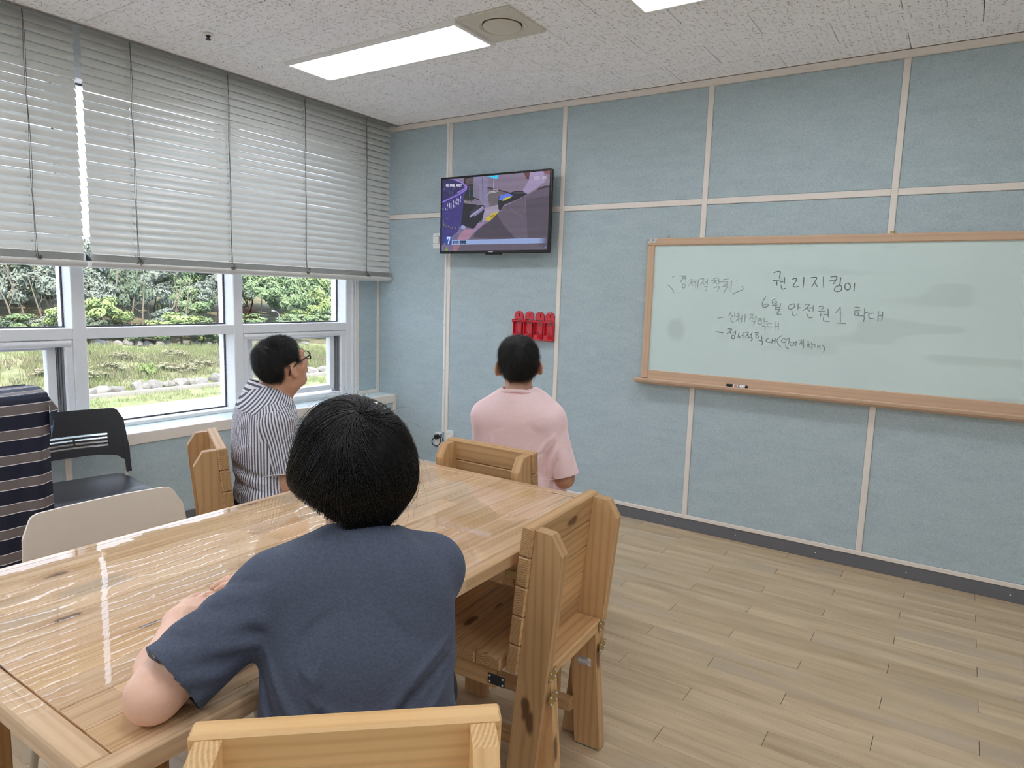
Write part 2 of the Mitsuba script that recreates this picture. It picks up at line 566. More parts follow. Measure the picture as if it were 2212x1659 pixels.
mat('plastic_black', srgb(42, 44, 48), 0.36, 0.45, bump=proc(lambda p, n, uv: 0.00015 * noise(p.x * 700, p.y * 700, p.z * 700), 0.0006))
mat('plastic_beige', srgb(214, 202, 188), 0.4, 0.45)
mat('tube_beige', srgb(176, 170, 158), 0.35, 0.5)
mat('tv_black', srgb(16, 16, 18), 0.25, 0.5)
mat('white_plastic', srgb(232, 232, 230), 0.4, 0.45)
mat('black_rubber', srgb(24, 24, 26), 0.5, 0.4)
mat('red_plastic', srgb(196, 30, 46), 0.32, 0.5)
mat('red_dark', srgb(150, 20, 34), 0.4, 0.4)
mat('steel', srgb(190, 190, 190), 0.3, 0.5, metallic=0.9)
mat('steel_dark', srgb(44, 46, 50), 0.45, 0.5)
mat('brass', srgb(176, 150, 92), 0.42, 0.5, metallic=0.8)
mat('green_felt', srgb(28, 108, 92), 0.9, 0.1)
mat('sticker', proc(lambda p, n, uv: mi.Color3f(1) * (0.30 + 0.45 * cell_rand(dr.floor(p.x * 90), dr.floor(p.y * 90), dr.floor(p.z * 90)))), 0.5, 0.3)
mat('paper', srgb(236, 238, 242), 0.6, 0.2)


def board_fn(p, n, uv):
    sm = fbm(p.x * 1.8, p.z * 2.6, 4.0, 3)
    c = mix(srgb(212, 230, 228), srgb(204, 223, 222), sm)
    spot = 1 - smoothstep(0.035, 0.075, dr.sqrt(dr.square(p.x - 1.365) + dr.square((p.z - 1.285) * 0.8)) + 0.02 * (noise(p.x * 30, p.z * 30) - 0.5))
    c = mix(c, srgb(178, 194, 191), 0.5 * spot)
    sm2 = smoothstep(0.62, 0.75, noise(p.x * 3.2, p.z * 14.0, 8.0)) * smoothstep(1.7, 2.4, p.x)
    return mix(c, srgb(182, 198, 195), 0.35 * sm2)


mat('board_face', proc(board_fn), 0.22, 0.45)
mat('ink_dark', srgb(104, 118, 118), 0.6, 0.2)
mat('ink_mid', srgb(126, 140, 139), 0.6, 0.2)
mat('ink_light', srgb(150, 165, 163), 0.6, 0.2)


def skin_fn(base, red):
    def fn(p, n, uv):
        m = fbm(p.x * 30, p.y * 30, p.z * 30, 3)
        f = noise(p.x * 260, p.y * 260, p.z * 260)
        return mix(base, red, dr.clip(0.9 * m - 0.1 + 0.15 * (f - 0.5), 0, 1))
    return fn


mat('skin_woman', proc(skin_fn(srgb(226, 186, 164), srgb(206, 156, 134))), 0.45, 0.35)
mat('skin_man', proc(skin_fn(srgb(206, 160, 134), srgb(186, 134, 110))), 0.45, 0.35)
mat('skin_tan', proc(skin_fn(srgb(200, 154, 128), srgb(178, 126, 102))), 0.45, 0.35)
scene['hair_strand'] = {'type': 'twosided', 'bsdf': {'type': 'roughplastic', 'diffuse_reflectance': rgb(srgb(15, 14, 15)), 'alpha': 0.20, 'int_ior': 1.5}}
mat('hair_cap', srgb(14, 13, 14), 0.5, 0.3)


def cloth_bump(p, n, uv):
    return 0.00025 * noise(p.x * 520, p.y * 520, p.z * 520) + 0.0008 * fbm(p.x * 26, p.y * 26, p.z * 26, 2)


mat('shirt_navy', proc(lambda p, n, uv: mix(srgb(66, 72, 88), srgb(77, 84, 101), noise(p.x * 300, p.y * 300, p.z * 300))), 0.75, 0.25, sheen=0.3, bump=proc(cloth_bump, 0.001))
mat('shirt_pink', proc(lambda p, n, uv: mix(srgb(228, 198, 200), srgb(238, 210, 211), noise(p.x * 300, p.y * 300, p.z * 300))), 0.85, 0.2, sheen=0.3, bump=proc(cloth_bump, 0.001))


def stripe_fn(p, n, uv):
    t = uv.x * 92.0 + 0.5 * (noise(uv.x * 6, uv.y * 9) - 0.5)
    f = t - dr.floor(t)
    w = smoothstep(0.10, 0.20, f) * (1 - smoothstep(0.56, 0.66, f))
    return mix(srgb(218, 218, 226), srgb(92, 94, 108), w)


mat('shirt_striped', proc(stripe_fn), 0.8, 0.2, bump=proc(cloth_bump, 0.001))
mat('trousers_dark', srgb(44, 46, 54), 0.85, 0.2)
mat('shoe_dark', srgb(34, 32, 32), 0.5, 0.4)
mat('frame_black', srgb(20, 20, 22), 0.3, 0.5)
mat('eye_white', srgb(230, 226, 222), 0.15, 0.5)
mat('eye_dark', srgb(40, 28, 22), 0.1, 0.5)
mat('lip', srgb(176, 110, 100), 0.4, 0.4)


def blanket_fn(p, n, uv):
    t = uv.y / 0.100
    f = (t - dr.floor(t)) * 100
    navy, grey, white = srgb(30, 34, 52), srgb(112, 104, 104), srgb(220, 216, 222)
    g = smoothstep(57.5, 58.3, f) * (1 - smoothstep(98.0, 98.8, f))
    w = smoothstep(57.0, 57.6, f) * (1 - smoothstep(60.0, 60.8, f)) + smoothstep(96.4, 97.0, f) * (1 - smoothstep(99.2, 99.9, f))
    c = mix(navy, grey, g)
    c = mix(c, white, dr.clip(w, 0, 1))
    return c * (0.93 + 0.14 * noise(uv.x * 900, uv.y * 900))


mat('striped_cloth', proc(blanket_fn), 0.6, 0.3, sheen=0.2)
mat('cloth_back', proc(lambda p, n, uv: mix(srgb(70, 110, 160), srgb(84, 124, 174), noise(p.x * 200, p.y * 200, p.z * 200))), 0.8, 0.2)
mat('clip_gold', srgb(206, 170, 96), 0.25, 0.5, metallic=0.9)
mat('clip_bw', proc(lambda p, n, uv: dr.select(uv.x - dr.floor(uv.x) > 0.5, mi.Color3f(0.85), mi.Color3f(0.02))), 0.2, 0.5)

# outdoors
mat('road', proc(lambda p, n, uv: mix(srgb(154, 153, 148), srgb(164, 163, 160), noise(p.x * 3, p.y * 3))), 0.9, 0.1)
mat('kerb', srgb(148, 147, 143), 0.9, 0.1)


def soil_fn(p, n, uv):
    a = fbm(p.x * 0.9, p.y * 0.9, 3.0, 4)
    b = fbm(p.x * 4.0, p.y * 4.0, 7.0, 3)
    c = mix(srgb(118, 130, 94), srgb(128, 128, 104), dr.clip(2.0 * a - 0.5, 0, 1))
    return mix(c, srgb(100, 114, 82), dr.clip(1.8 * b - 0.55, 0, 1))


mat('grass_soil', proc(soil_fn), 0.95, 0.05)


def stone_fn(p, n, uv):
    return mix(srgb(141, 140, 137), srgb(105, 105, 105), dr.clip(1.6 * fbm(p.x * 5, p.y * 5, p.z * 5, 3) - 0.3, 0, 1))


mat('stone', proc(stone_fn), 0.9, 0.1)


def leaf(key, c, c2, s):
    scene[key] = {'type': 'twosided', 'bsdf': {'type': 'diffuse', 'reflectance': proc(lambda p, n, uv: mix(c, c2, noise(p.x * s, p.y * s, p.z * s)))}}


leaf('leaf_dark', srgb(92, 108, 92), srgb(116, 130, 112), 2.1)
leaf('leaf_mid', srgb(108, 132, 98), srgb(136, 156, 120), 2.3)
leaf('leaf_bright', srgb(130, 152, 98), srgb(156, 174, 122), 2.2)
leaf('leaf_grey', srgb(112, 124, 116), srgb(136, 146, 136), 1.7)
leaf('leaf_weed', srgb(140, 146, 116), srgb(154, 148, 130), 2.4)
mat('leaf_litter', proc(lambda p, n, uv: mix(srgb(70, 72, 54), srgb(110, 108, 92), fbm(p.x * 1.3, p.y * 1.3, 1.0, 3))), 0.95, 0.05)
leaf('blade', srgb(116, 132, 91), srgb(137, 142, 110), 1.3)
leaf('dry_weed', srgb(125, 118, 104), srgb(115, 122, 94), 2.0)
mat('bark', srgb(121, 115, 105), 0.95, 0.1)
mat('bark_dark', srgb(60, 53, 48), 0.95, 0.1)
mat('house_white', srgb(170, 170, 168), 0.9, 0.1)
mat('roof_blue', srgb(79, 108, 137), 0.8, 0.2)
mat('glass_dark', srgb(43, 49, 56), 0.2, 0.5)
mat('blue_sheet', srgb(58, 101, 151), 0.7, 0.2)


# ------------------------------------------------------------------ the room
# front wall: fabric panels between cream trims
XT = [-0.492, 0.4928, 1.488, 2.500, 3.512, 4.524]
struct('wall_front', span(X_W - 0.02, X_E, 0.018, 0.15, 0, 3.0, 'paint_plain'), 'pale blue fabric panelled wall with cream trim strips')
xs = [X_W - 0.005] + XT + [X_E]
for z0, z1 in ((0.0995, 2.0649 - 0.018), (2.0649 + 0.018, H - 0.040)):
    for a, b in zip(xs[:-1], xs[1:]):
        x0 = a + (0.016 if a > -1 else 0)
        if a < -1 and z0 < 1:
            x0 = a
        part('wall_front', 'fabric_panel', span(x0, b - 0.016, 0.0, 0.02, z0, z1, 'wall_fabric', 0.004))
for x in XT:
    struct('trim_1', span(x - 0.016, x + 0.016, -0.006, 0.02, 0.0995, H - 0.04, 'trim_cream', 0.002))
zr = 2.0649
for a, b in zip(xs[:-1], xs[1:]):
    struct('trim_2', span(a + (0.016 if a > -1 else 0), b - 0.016, -0.005, 0.02, zr - 0.0175, zr + 0.0175, 'trim_cream', 0.002))
struct('trim_3', span(X_W - 0.005, X_E, -0.012, 0.02, H - 0.040, H, 'trim_cream', 0.003), 'cream cornice strip along the ceiling')
struct('trim_4', span(X_S, X_E, -0.008, 0.02, 0.076, 0.0995, 'trim_cream', 0.002))
struct('baseboard_front', span(X_S, X_E, -0.003, 0.02, 0, 0.077, 'base_grey', 0.002), 'dark grey skirting board')
for i in range(9):
    x = 0.9 + 0.46 * i
    part('baseboard_front', 'screw', ply(trimesh.creation.icosphere(1, 0.0035).apply_translation([x, -0.003, 0.036]), 'white_plastic', True))

# window wall: deep sill below, pier at the corner, lintel above
struct('wall_left', span(X_W - 0.2, X_S, Y_B, 0.02, -0.0, 0.545, 'wall_fabric'), 'fabric covered low wall under the windows')
for y in (-0.018, -1.02, -2.515, -3.4, -4.4):
    part('wall_left', 'upright_trim', span(X_S - 0.002, X_S + 0.006, y - 0.016, y + 0.016, 0.1, 0.548, 'trim_cream', 0.002))
struct('baseboard_left', span(X_S - 0.002, X_S + 0.005, Y_B, 0, 0, 0.077, 'base_grey', 0.002))
struct('trim_5', span(X_S - 0.03, X_S + 0.008, Y_B, -0.003, 0.546, 0.6125, 'trim_cream', 0.003), 'cream front edge of the window sill')
struct('trim_6', span(X_W - 0.2, X_S - 0.028, Y_B, 0.0, 0.545, 0.611, 'sill_top', 0.002), 'pale top of the deep window sill')
struct('wall_left', span(X_W - 0.25, X_W, -0.262, 0.02, 0.605, 3.0, 'paint_plain', 0.0), 'narrow fabric pier between the window and the corner')
part('wall_left_001', 'fabric_panel', span(X_W - 0.01, X_W + 0.004, -0.235, -0.03, 0.642, 2.9, 'wall_fabric', 0.003))
part('wall_left_001', 'corner_trim', span(X_W - 0.01, X_W + 0.009, -0.032, -0.003, 0.612, 2.9, 'trim_cream', 0.002))
part('wall_left_001', 'window_trim', span(X_W - 0.01, X_W + 0.009, -0.262, -0.235, 0.612, 2.9, 'trim_cream', 0.002))
part('wall_left_001', 'bottom_trim', span(X_W - 0.01, X_W + 0.009, -0.235, -0.03, 0.612, 0.642, 'trim_cream', 0.002))
struct('wall_left', span(X_W - 0.25, X_W, -5.35, -0.262, 2.62, 3.0, 'paint_plain', 0.0))
struct('wall_left', span(X_W - 0.25, X_W, Y_B, -5.35, 0.605, 3.0, 'paint_plain', 0.0))
struct('wall_back', span(X_W - 0.25, X_E, Y_B - 0.12, Y_B, 0, 3.0, 'paint_plain', 0.0))
struct('wall_right', span(X_E, X_E + 0.12, Y_B, 0.15, 0, 3.0, 'paint_plain', 0.0))

# floor: one mesh per plank where the camera can pick them apart
struct('floor', span(X_W - 0.25, X_E + 0.1, Y_B - 0.1, 0.15, -0.12, -0.0035, 'plank_gap', 0.0), 'pale oak vinyl plank floor')
PW, PL = 0.0965, 0.9144
rest = []
k = 0
for r in range(0, 72):
    y1, y0 = -r * PW, -(r + 1) * PW
    if y0 < Y_B:
        break
    start = 2.445 + 0.305 * (r - 1)
    start -= PL * math.ceil((start - X_S) / PL)
    x = start
    while x < X_E:
        a, b = max(x, X_S), min(x + PL, X_E)
        if b - a > 0.01:
            box = ((b - a - 0.0016, PW - 0.0006, 0.004), 0.0006, 0, 7 * r + 131 * k, ((a + b) / 2, (y0 + y1) / 2, -0.002))
            if r < 44 and a < 3.75:
                part('floor', 'plank', box_shape(box[0], 'vinyl_plank', box[1], box[2], box[3], box[4]))
            else:
                rest.append(cbox(box[0], box[1], box[2], box[3], box[4]))
            k += 1
        x += PL
off = np.cumsum([0] + [len(q[0]) for q in rest])
part('floor', 'plank_rest', ply((np.vstack([q[0] for q in rest]), np.vstack([q[1] + o for q, o in zip(rest, off)])), 'vinyl_plank', False, uv=np.vstack([q[2] for q in rest])), kind='stuff')

# ceiling: fissured tiles in running bond, with the curtain pocket over the window
struct('ceiling', span(X_W - 0.25, X_E + 0.1, Y_B - 0.1, 0.15, 2.93, 3.05, 'paint_plain', 0.0), 'white fissured mineral tile ceiling')
part('ceiling', 'tile_backing', span(X_S + 0.012, X_E, Y_B, 0.018, H + 0.010, H + 0.03, 'ceiling_gap', 0.0))
part('ceiling', 'pocket_edge', span(X_S, X_S + 0.012, Y_B, 0.0, H - 0.004, 2.93, 'trim_cream', 0.001))
part('ceiling', 'edge_bead', span(X_S - 0.006, X_S + 0.014, Y_B, -0.012, H - 0.010, H - 0.003, 'metal_grey', 0.001))
rest, LROW = [], {}
edges = [0.0] + [-0.2493 - 0.3 * i for i in range(23)]
for r, (y1, y0) in enumerate(zip(edges[:-1], edges[1:])):
    x = 0.7102 + (0.3 if r % 2 else 0.0)
    x -= 0.6 * math.ceil((x - X_S) / 0.6)
    while x < X_E:
        a, b = max(x, X_S + 0.014), min(x + 0.6, X_E)
        if b - a > 0.01:
            lo, hi = y0 + 0.0008, (y1 if r else -0.013) - 0.0008
            q = ((b - a - 0.0036, hi - lo - 0.001, 0.012), 0.0014, None, r, ((a + b) / 2, (lo + hi) / 2, H + 0.006))
            if r < 9 and a < 4.2:
                part('ceiling', 'tile', box_shape(q[0], 'ceiling_tile', q[1], q[2], q[3], q[4]))
            else:
                rest.append(cbox(*q))
        x += 0.6
off = np.cumsum([0] + [len(q[0]) for q in rest])
part('ceiling', 'tile_rest', ply((np.vstack([q[0] for q in rest]), np.vstack([q[1] + o for q, o in zip(rest, off)])), 'ceiling_tile', False), kind='stuff')


# ------------------------------------------------------------------ windows
def window_wall():
    w = struct('window_1', None, 'white aluminium window band with fixed panes and two opening sashes')
    XF, XG = X_W - 0.010, -1.362
    zb, zt = 0.611, 2.62
    cols = [(-0.356, -0.262), (-1.360, -1.292), (-2.364, -2.295), (-3.368, -3.300), (-4.372, -4.304), (-5.35, -5.30)]
    for y0, y1 in cols:
        part(w, 'mullion', span(-1.43, XF, y0, y1, zb, zt, 'window_white', 0.004))
    part(w, 'outer_bead', span(XF - 0.01, X_W + 0.002, -0.300, -0.286, zb, zt, 'window_white', 0.003))
    part(w, 'outer_bead', span(XF - 0.01, X_W + 0.007, -0.275, -0.262, zb, zt, 'window_white', 0.003))
    for i in range(5):
        ya, yb = cols[i + 1][1], cols[i][0]
        part(w, 'rail', span(-1.43, XF - 0.002, ya, yb, 1.148, 1.209, 'window_white', 0.003))
        part(w, 'head', span(-1.43, XF - 0.002, ya, yb, zt - 0.06, zt, 'window_white', 0.003))
        gl = lambda za, zc, x=XG: ply(trimesh.Trimesh([[x, ya, za], [x, yb, za], [x, yb, zc], [x, ya, zc]], [[0, 1, 2], [0, 2, 3]], process=False), 'glass_pane', False)
        bead = lambda za, zc: cat([cbox(s, 0.001, None, 0, c)[:2] for s, c in (
            ((0.012, yb - ya, 0.008), (XG + 0.004, (ya + yb) / 2, za + 0.004)), ((0.012, yb - ya, 0.008), (XG + 0.004, (ya + yb) / 2, zc - 0.004)),
            ((0.012, 0.008, zc - za), (XG + 0.004, ya + 0.004, (za + zc) / 2)), ((0.012, 0.008, zc - za), (XG + 0.004, yb - 0.004, (za + zc) / 2)))])
        part(w, 'pane', gl(1.209, zt - 0.06))
        part(w, 'gasket', ply(bead(1.209, zt - 0.06), 'window_gasket', False))
        if i in (0, 2, 4):
            # opening sash: roller head, side tracks, sash frame and its own pane
            tubem = trimesh.creation.cylinder(0.021, yb - ya - 0.02, sections=20)
            tubem.apply_transform(trimesh.transformations.rotation_matrix(math.pi / 2, [1, 0, 0]))
            tubem.apply_translation([XF - 0.022, (ya + yb) / 2, 1.126])
            part(w, 'screen_roller', ply(tubem, 'window_white', 40))
            part(w, 'frame_bottom', span(-1.43, XF, ya, yb, zb, 0.652, 'window_white', 0.004))
            part(w, 'frame_lip', span(XF - 0.03, XF + 0.012, ya + 0.0, yb - 0.0, 0.630, 0.660, 'window_white', 0.005))
            for s, e in ((ya, 1), (yb, -1)):
                part(w, 'side_frame', span(-1.43, XF - 0.012, min(s, s + e * 0.040), max(s, s + e * 0.040), 0.652, 1.148, 'window_white', 0.003))
                for j in range(3):
                    o = s + e * (0.041 + 0.009 * j)
                    part(w, 'track', span(-1.33 - 0.012 * j, XF - 0.035 - 0.012 * j, min(o, o + e * 0.006), max(o, o + e * 0.006), 0.652, 1.108, 'metal_grey', 0.001))
            sa, sb, za, zc = ya + 0.072, yb - 0.072, 0.690, 1.106
            s_ = part(w, 'sash', ply(cat([cbox(s, 0.003, None, 0, c)[:2] for s, c in (
                ((0.05, sb - sa, 0.040), (-1.335, (sa + sb) / 2, za)), ((0.05, sb - sa, 0.034), (-1.335, (sa + sb) / 2, zc)),
                ((0.05, 0.046, zc - za), (-1.335, sa + 0.02, (za + zc) / 2)), ((0.05, 0.046, zc - za), (-1.335, sb - 0.02, (za + zc) / 2)))]), 'window_white', False))
            part(s_, 'pane', ply(trimesh.Trimesh([[-1.345, sa, za], [-1.345, sb, za], [-1.345, sb, zc], [-1.345, sa, zc]], [[0, 1, 2], [0, 2, 3]], process=False), 'glass_pane', False))
            part(s_, 'handle', ply(cat([cbox((0.016, 0.10, 0.018), 0.004, None, 0, (-1.303, (sa + sb) / 2 - 0.05, za + 0.004))[:2], cbox((0.02, 0.03, 0.03), 0.004, None, 0, (-1.306, (sa + sb) / 2, za))[:2]]), 'window_white', False))
        else:
            part(w, 'frame_bottom', span(-1.43, XF - 0.02, ya, yb, zb, 0.634, 'window_white', 0.004))
            part(w, 'pane', gl(0.634, 1.148))
            part(w, 'gasket', ply(bead(0.634, 1.148), 'window_gasket', False))


window_wall()


# ------------------------------------------------------------------ ceiling fittings
def ceiling_lamp(x0, x1, y0, y1, label, key='ceiling_lamp'):
    t = thing(key, label, 'ceiling lamp', None)
    fr = cat([cbox(s, 0.003, None, 0, c)[:2] for s, c in (
        ((x1 - x0, 0.022, 0.022), ((x0 + x1) / 2, y0 + 0.011, H - 0.009)), ((x1 - x0, 0.022, 0.022), ((x0 + x1) / 2, y1 - 0.011, H - 0.009)),
        ((0.022, y1 - y0, 0.022), (x0 + 0.011, (y0 + y1) / 2, H - 0.009)), ((0.022, y1 - y0, 0.022), (x1 - 0.011, (y0 + y1) / 2, H - 0.009)))])
    part(t, 'frame', ply(fr, 'lamp_frame', False))
    a, b, c, d, z = x0 + 0.02, x1 - 0.02, y0 + 0.02, y1 - 0.02, H - 0.012
    m = trimesh.Trimesh([[a, c, z], [b, c, z], [b, d, z], [a, d, z]], [[0, 2, 1], [0, 3, 2]], process=False)
    part(t, 'diffuser', ply(m, 'white_plastic', False, emitter={'type': 'area', 'radiance': rgb([LAMP * q for q in LAMP_COLOR])}))


ceiling_lamp(-0.578, 0.694, -1.452, -1.105, 'long white LED panel lamp beside the round air vent')
ceiling_lamp(1.515, 2.787, -1.452, -1.105, 'LED panel lamp cut off by the top edge of the picture')
for i, (lx, ly) in enumerate(((-0.578, -3.25), (1.515, -3.25), (-0.578, -5.05), (1.515, -5.05), (3.40, -3.25), (3.40, -5.05))):
    ceiling_lamp(lx, lx + 1.272, ly - 0.347, ly, ('first', 'second', 'third', 'fourth', 'fifth', 'sixth')[i] + ' LED panel lamp of the rows behind the camera')


def air_vent():
    t = thing('ceiling_vent', 'square cream ceiling vent with a round diffuser disc next to the lit lamp', 'air vent')
    cx, cy = 0.862, -1.294
    sq = Polygon([(-0.150, -0.165), (0.150, -0.165), (0.150, 0.165), (-0.150, 0.165)]).difference(Point(0, 0).buffer(0.112, 24))
    m = prism(sq, 0.010, None, 'z', H - 0.012)
    m.apply_translation([cx, cy, 0])
    part(t, 'plate', ply(m, 'vent_white', False))
    ring = lathe([(0.090, H - 0.001), (0.112, H - 0.016), (0.120, H - 0.016), (0.126, H - 0.011), (0.112, H + 0.006), (0.094, H + 0.006)], 40)
    ring.apply_translation([cx, cy, 0])
    part(t, 'ring', ply(ring, 'vent_white', 50))
    disc = lathe([(0, H - 0.026), (0.05, H - 0.025), (0.085, H - 0.021), (0.094, H - 0.014), (0.090, H - 0.010), (0, H - 0.008)], 40)
    disc.apply_translation([cx, cy, 0])
    part(t, 'disc', ply(disc, 'vent_white', 50))
    part(t, 'duct', ply(lathe([(0.092, H - 0.006), (0.113, H - 0.006), (0.113, H + 0.009), (0.092, H + 0.009)], 32).apply_translation([cx, cy, 0]), 'black_rubber', False))
    for sx in (-1, 1):
        for sy in (-1, 1):
            part(t, 'screw', ply(trimesh.creation.icosphere(1, 0.004).apply_translation([cx + sx * 0.135, cy + sy * 0.15, H - 0.012]), 'steel', True))


air_vent()
t = thing('sprinkler_head', 'small dark sprinkler head on the ceiling near the blinds', 'sprinkler')
part(t, 'rosette', ply(lathe([(0, 0), (0.026, 0), (0.030, 0.006), (0.012, 0.010), (0, 0.010)], 24).apply_translation([-0.565, -1.937, H - 0.010]), 'white_plastic', 40))
part(t, 'body', ply(lathe([(0, -0.022), (0.014, -0.022), (0.014, -0.019), (0.006, -0.017), (0.008, -0.008), (0.012, -0.006), (0.012, 0.002), (0, 0.002)], 16).apply_translation([-0.565, -1.937, H - 0.008]), 'steel_dark', 40))


# ------------------------------------------------------------------ venetian blinds
def blind(y0, y1, cords, label):
    t = thing('venetian_blind', label, 'blind')
    xb, W = -1.112, 0.050
    rng = np.random.default_rng(int(abs(y0) * 100))
    L = y1 - y0
    part(t, 'head_rail', box_shape((0.05, L, 0.045), 'blind_rail', 0.003, center=(xb, (y0 + y1) / 2, 2.90)))
    ztop, n, pitch = 2.845, 28, 0.0445
    a = np.linspace(-1, 1, 9)
    prof = np.stack([a * W / 2, 0.0042 * (1 - a * a)], 1)

    def slat(tilt):
        c, s = math.cos(tilt), math.sin(tilt)
        xs_, zs_ = prof[:, 0] * c - prof[:, 1] * s, prof[:, 0] * s + prof[:, 1] * c
        v = np.array([(x, y, z) for y in (-L / 2, L / 2) for x, z in zip(xs_, zs_)] )
        f = [q for j in range(8) for q in ((j, j + 1, 9 + j + 1), (j, 9 + j + 1, 9 + j))]
        return ply(trimesh.Trimesh(v, f, process=False), 'blind_slat', True)

    kinds = [slat(math.radians(d)) for d in (-71, -70.4, -71.8, -69.8)]
    for i in range(n):
        part(t, 'slat', kinds[int(rng.integers(0, 4))], to_world=T().translate([xb, (y0 + y1) / 2, ztop - i * pitch]) @ T().rotate([1, 0, 0], float(rng.normal(0, 0.05))))
    zbot = ztop - n * pitch + 0.012
    flat = slat(math.radians(-12))
    for i in range(8):
        part(t, 'slat', flat, to_world=T().translate([xb, (y0 + y1) / 2, zbot + 0.012 - i * 0.0052]))
    zr_ = zbot - 0.030
    rp = Polygon([(xb - 0.026, zr_), (xb + 0.024, zr_), (xb + 0.030, zr_ - 0.008), (xb + 0.028, zr_ - 0.022), (xb + 0.016, zr_ - 0.033), (xb - 0.012, zr_ - 0.036), (xb - 0.026, zr_ - 0.030)])
    m = trimesh.creation.extrude_polygon(rp, L + 0.012, engine='earcut')
    v = np.stack([m.vertices[:, 0], y0 - 0.006 + m.vertices[:, 2], m.vertices[:, 1]], 1)
    part(t, 'bottom_rail', ply(trimesh.Trimesh(v, m.faces[:, ::-1], process=False), 'blind_rail', 40))
    for y in cords:
        c = []
        xf = xb + 0.0205
        zz = np.linspace(ztop + 0.03, zbot - 0.002, 60)
        for o, ph in ((0.0, 0.0), (0.006, 1.7)):
            c.append(tube(np.stack([xf + 0.004 + 0.0012 * np.sin(zz * 31 + ph), y + o + 0.0022 * np.sin(zz * 13 + ph + y), zz], 1), 0.0013, 5))
        cd = part(t, 'ladder_cord', ply(cat(c), 'blind_cord', True))
        kn = []
        for j in range(16):
            p = np.array([xb + 0.030, y + 0.012, zbot - 0.022]) + rng.normal(0, 1, 3) * [0.003, 0.007, 0.008]
            q = p + rng.normal(0, 1, 3) * [0.002, 0.010, 0.007]
            kn.append(tube(smooth_line([p, (p + q) / 2 + rng.normal(0, 0.004, 3), q], 3), 0.0017, 5))
        part(cd, 'knot', ply(cat(kn), 'blind_cord', True))
        cl = [cbox((0.004, 0.006, 0.007), 0.001, None, 0, (xb + 0.017, y - 0.010, ztop - i * pitch - 0.019))[:2] for i in range(n)]
        part(cd, 'clip', ply(cat(cl), 'steel', False), kind='stuff')


blind(-2.318, -0.022, (-2.075, -1.478, -0.882, -0.296), 'lowered pale grey venetian blind reaching the corner by the front wall')
blind(-4.660, -2.352, (-2.590, -3.19, -3.79, -4.40), 'pale grey venetian blind cut off by the left edge of the picture')


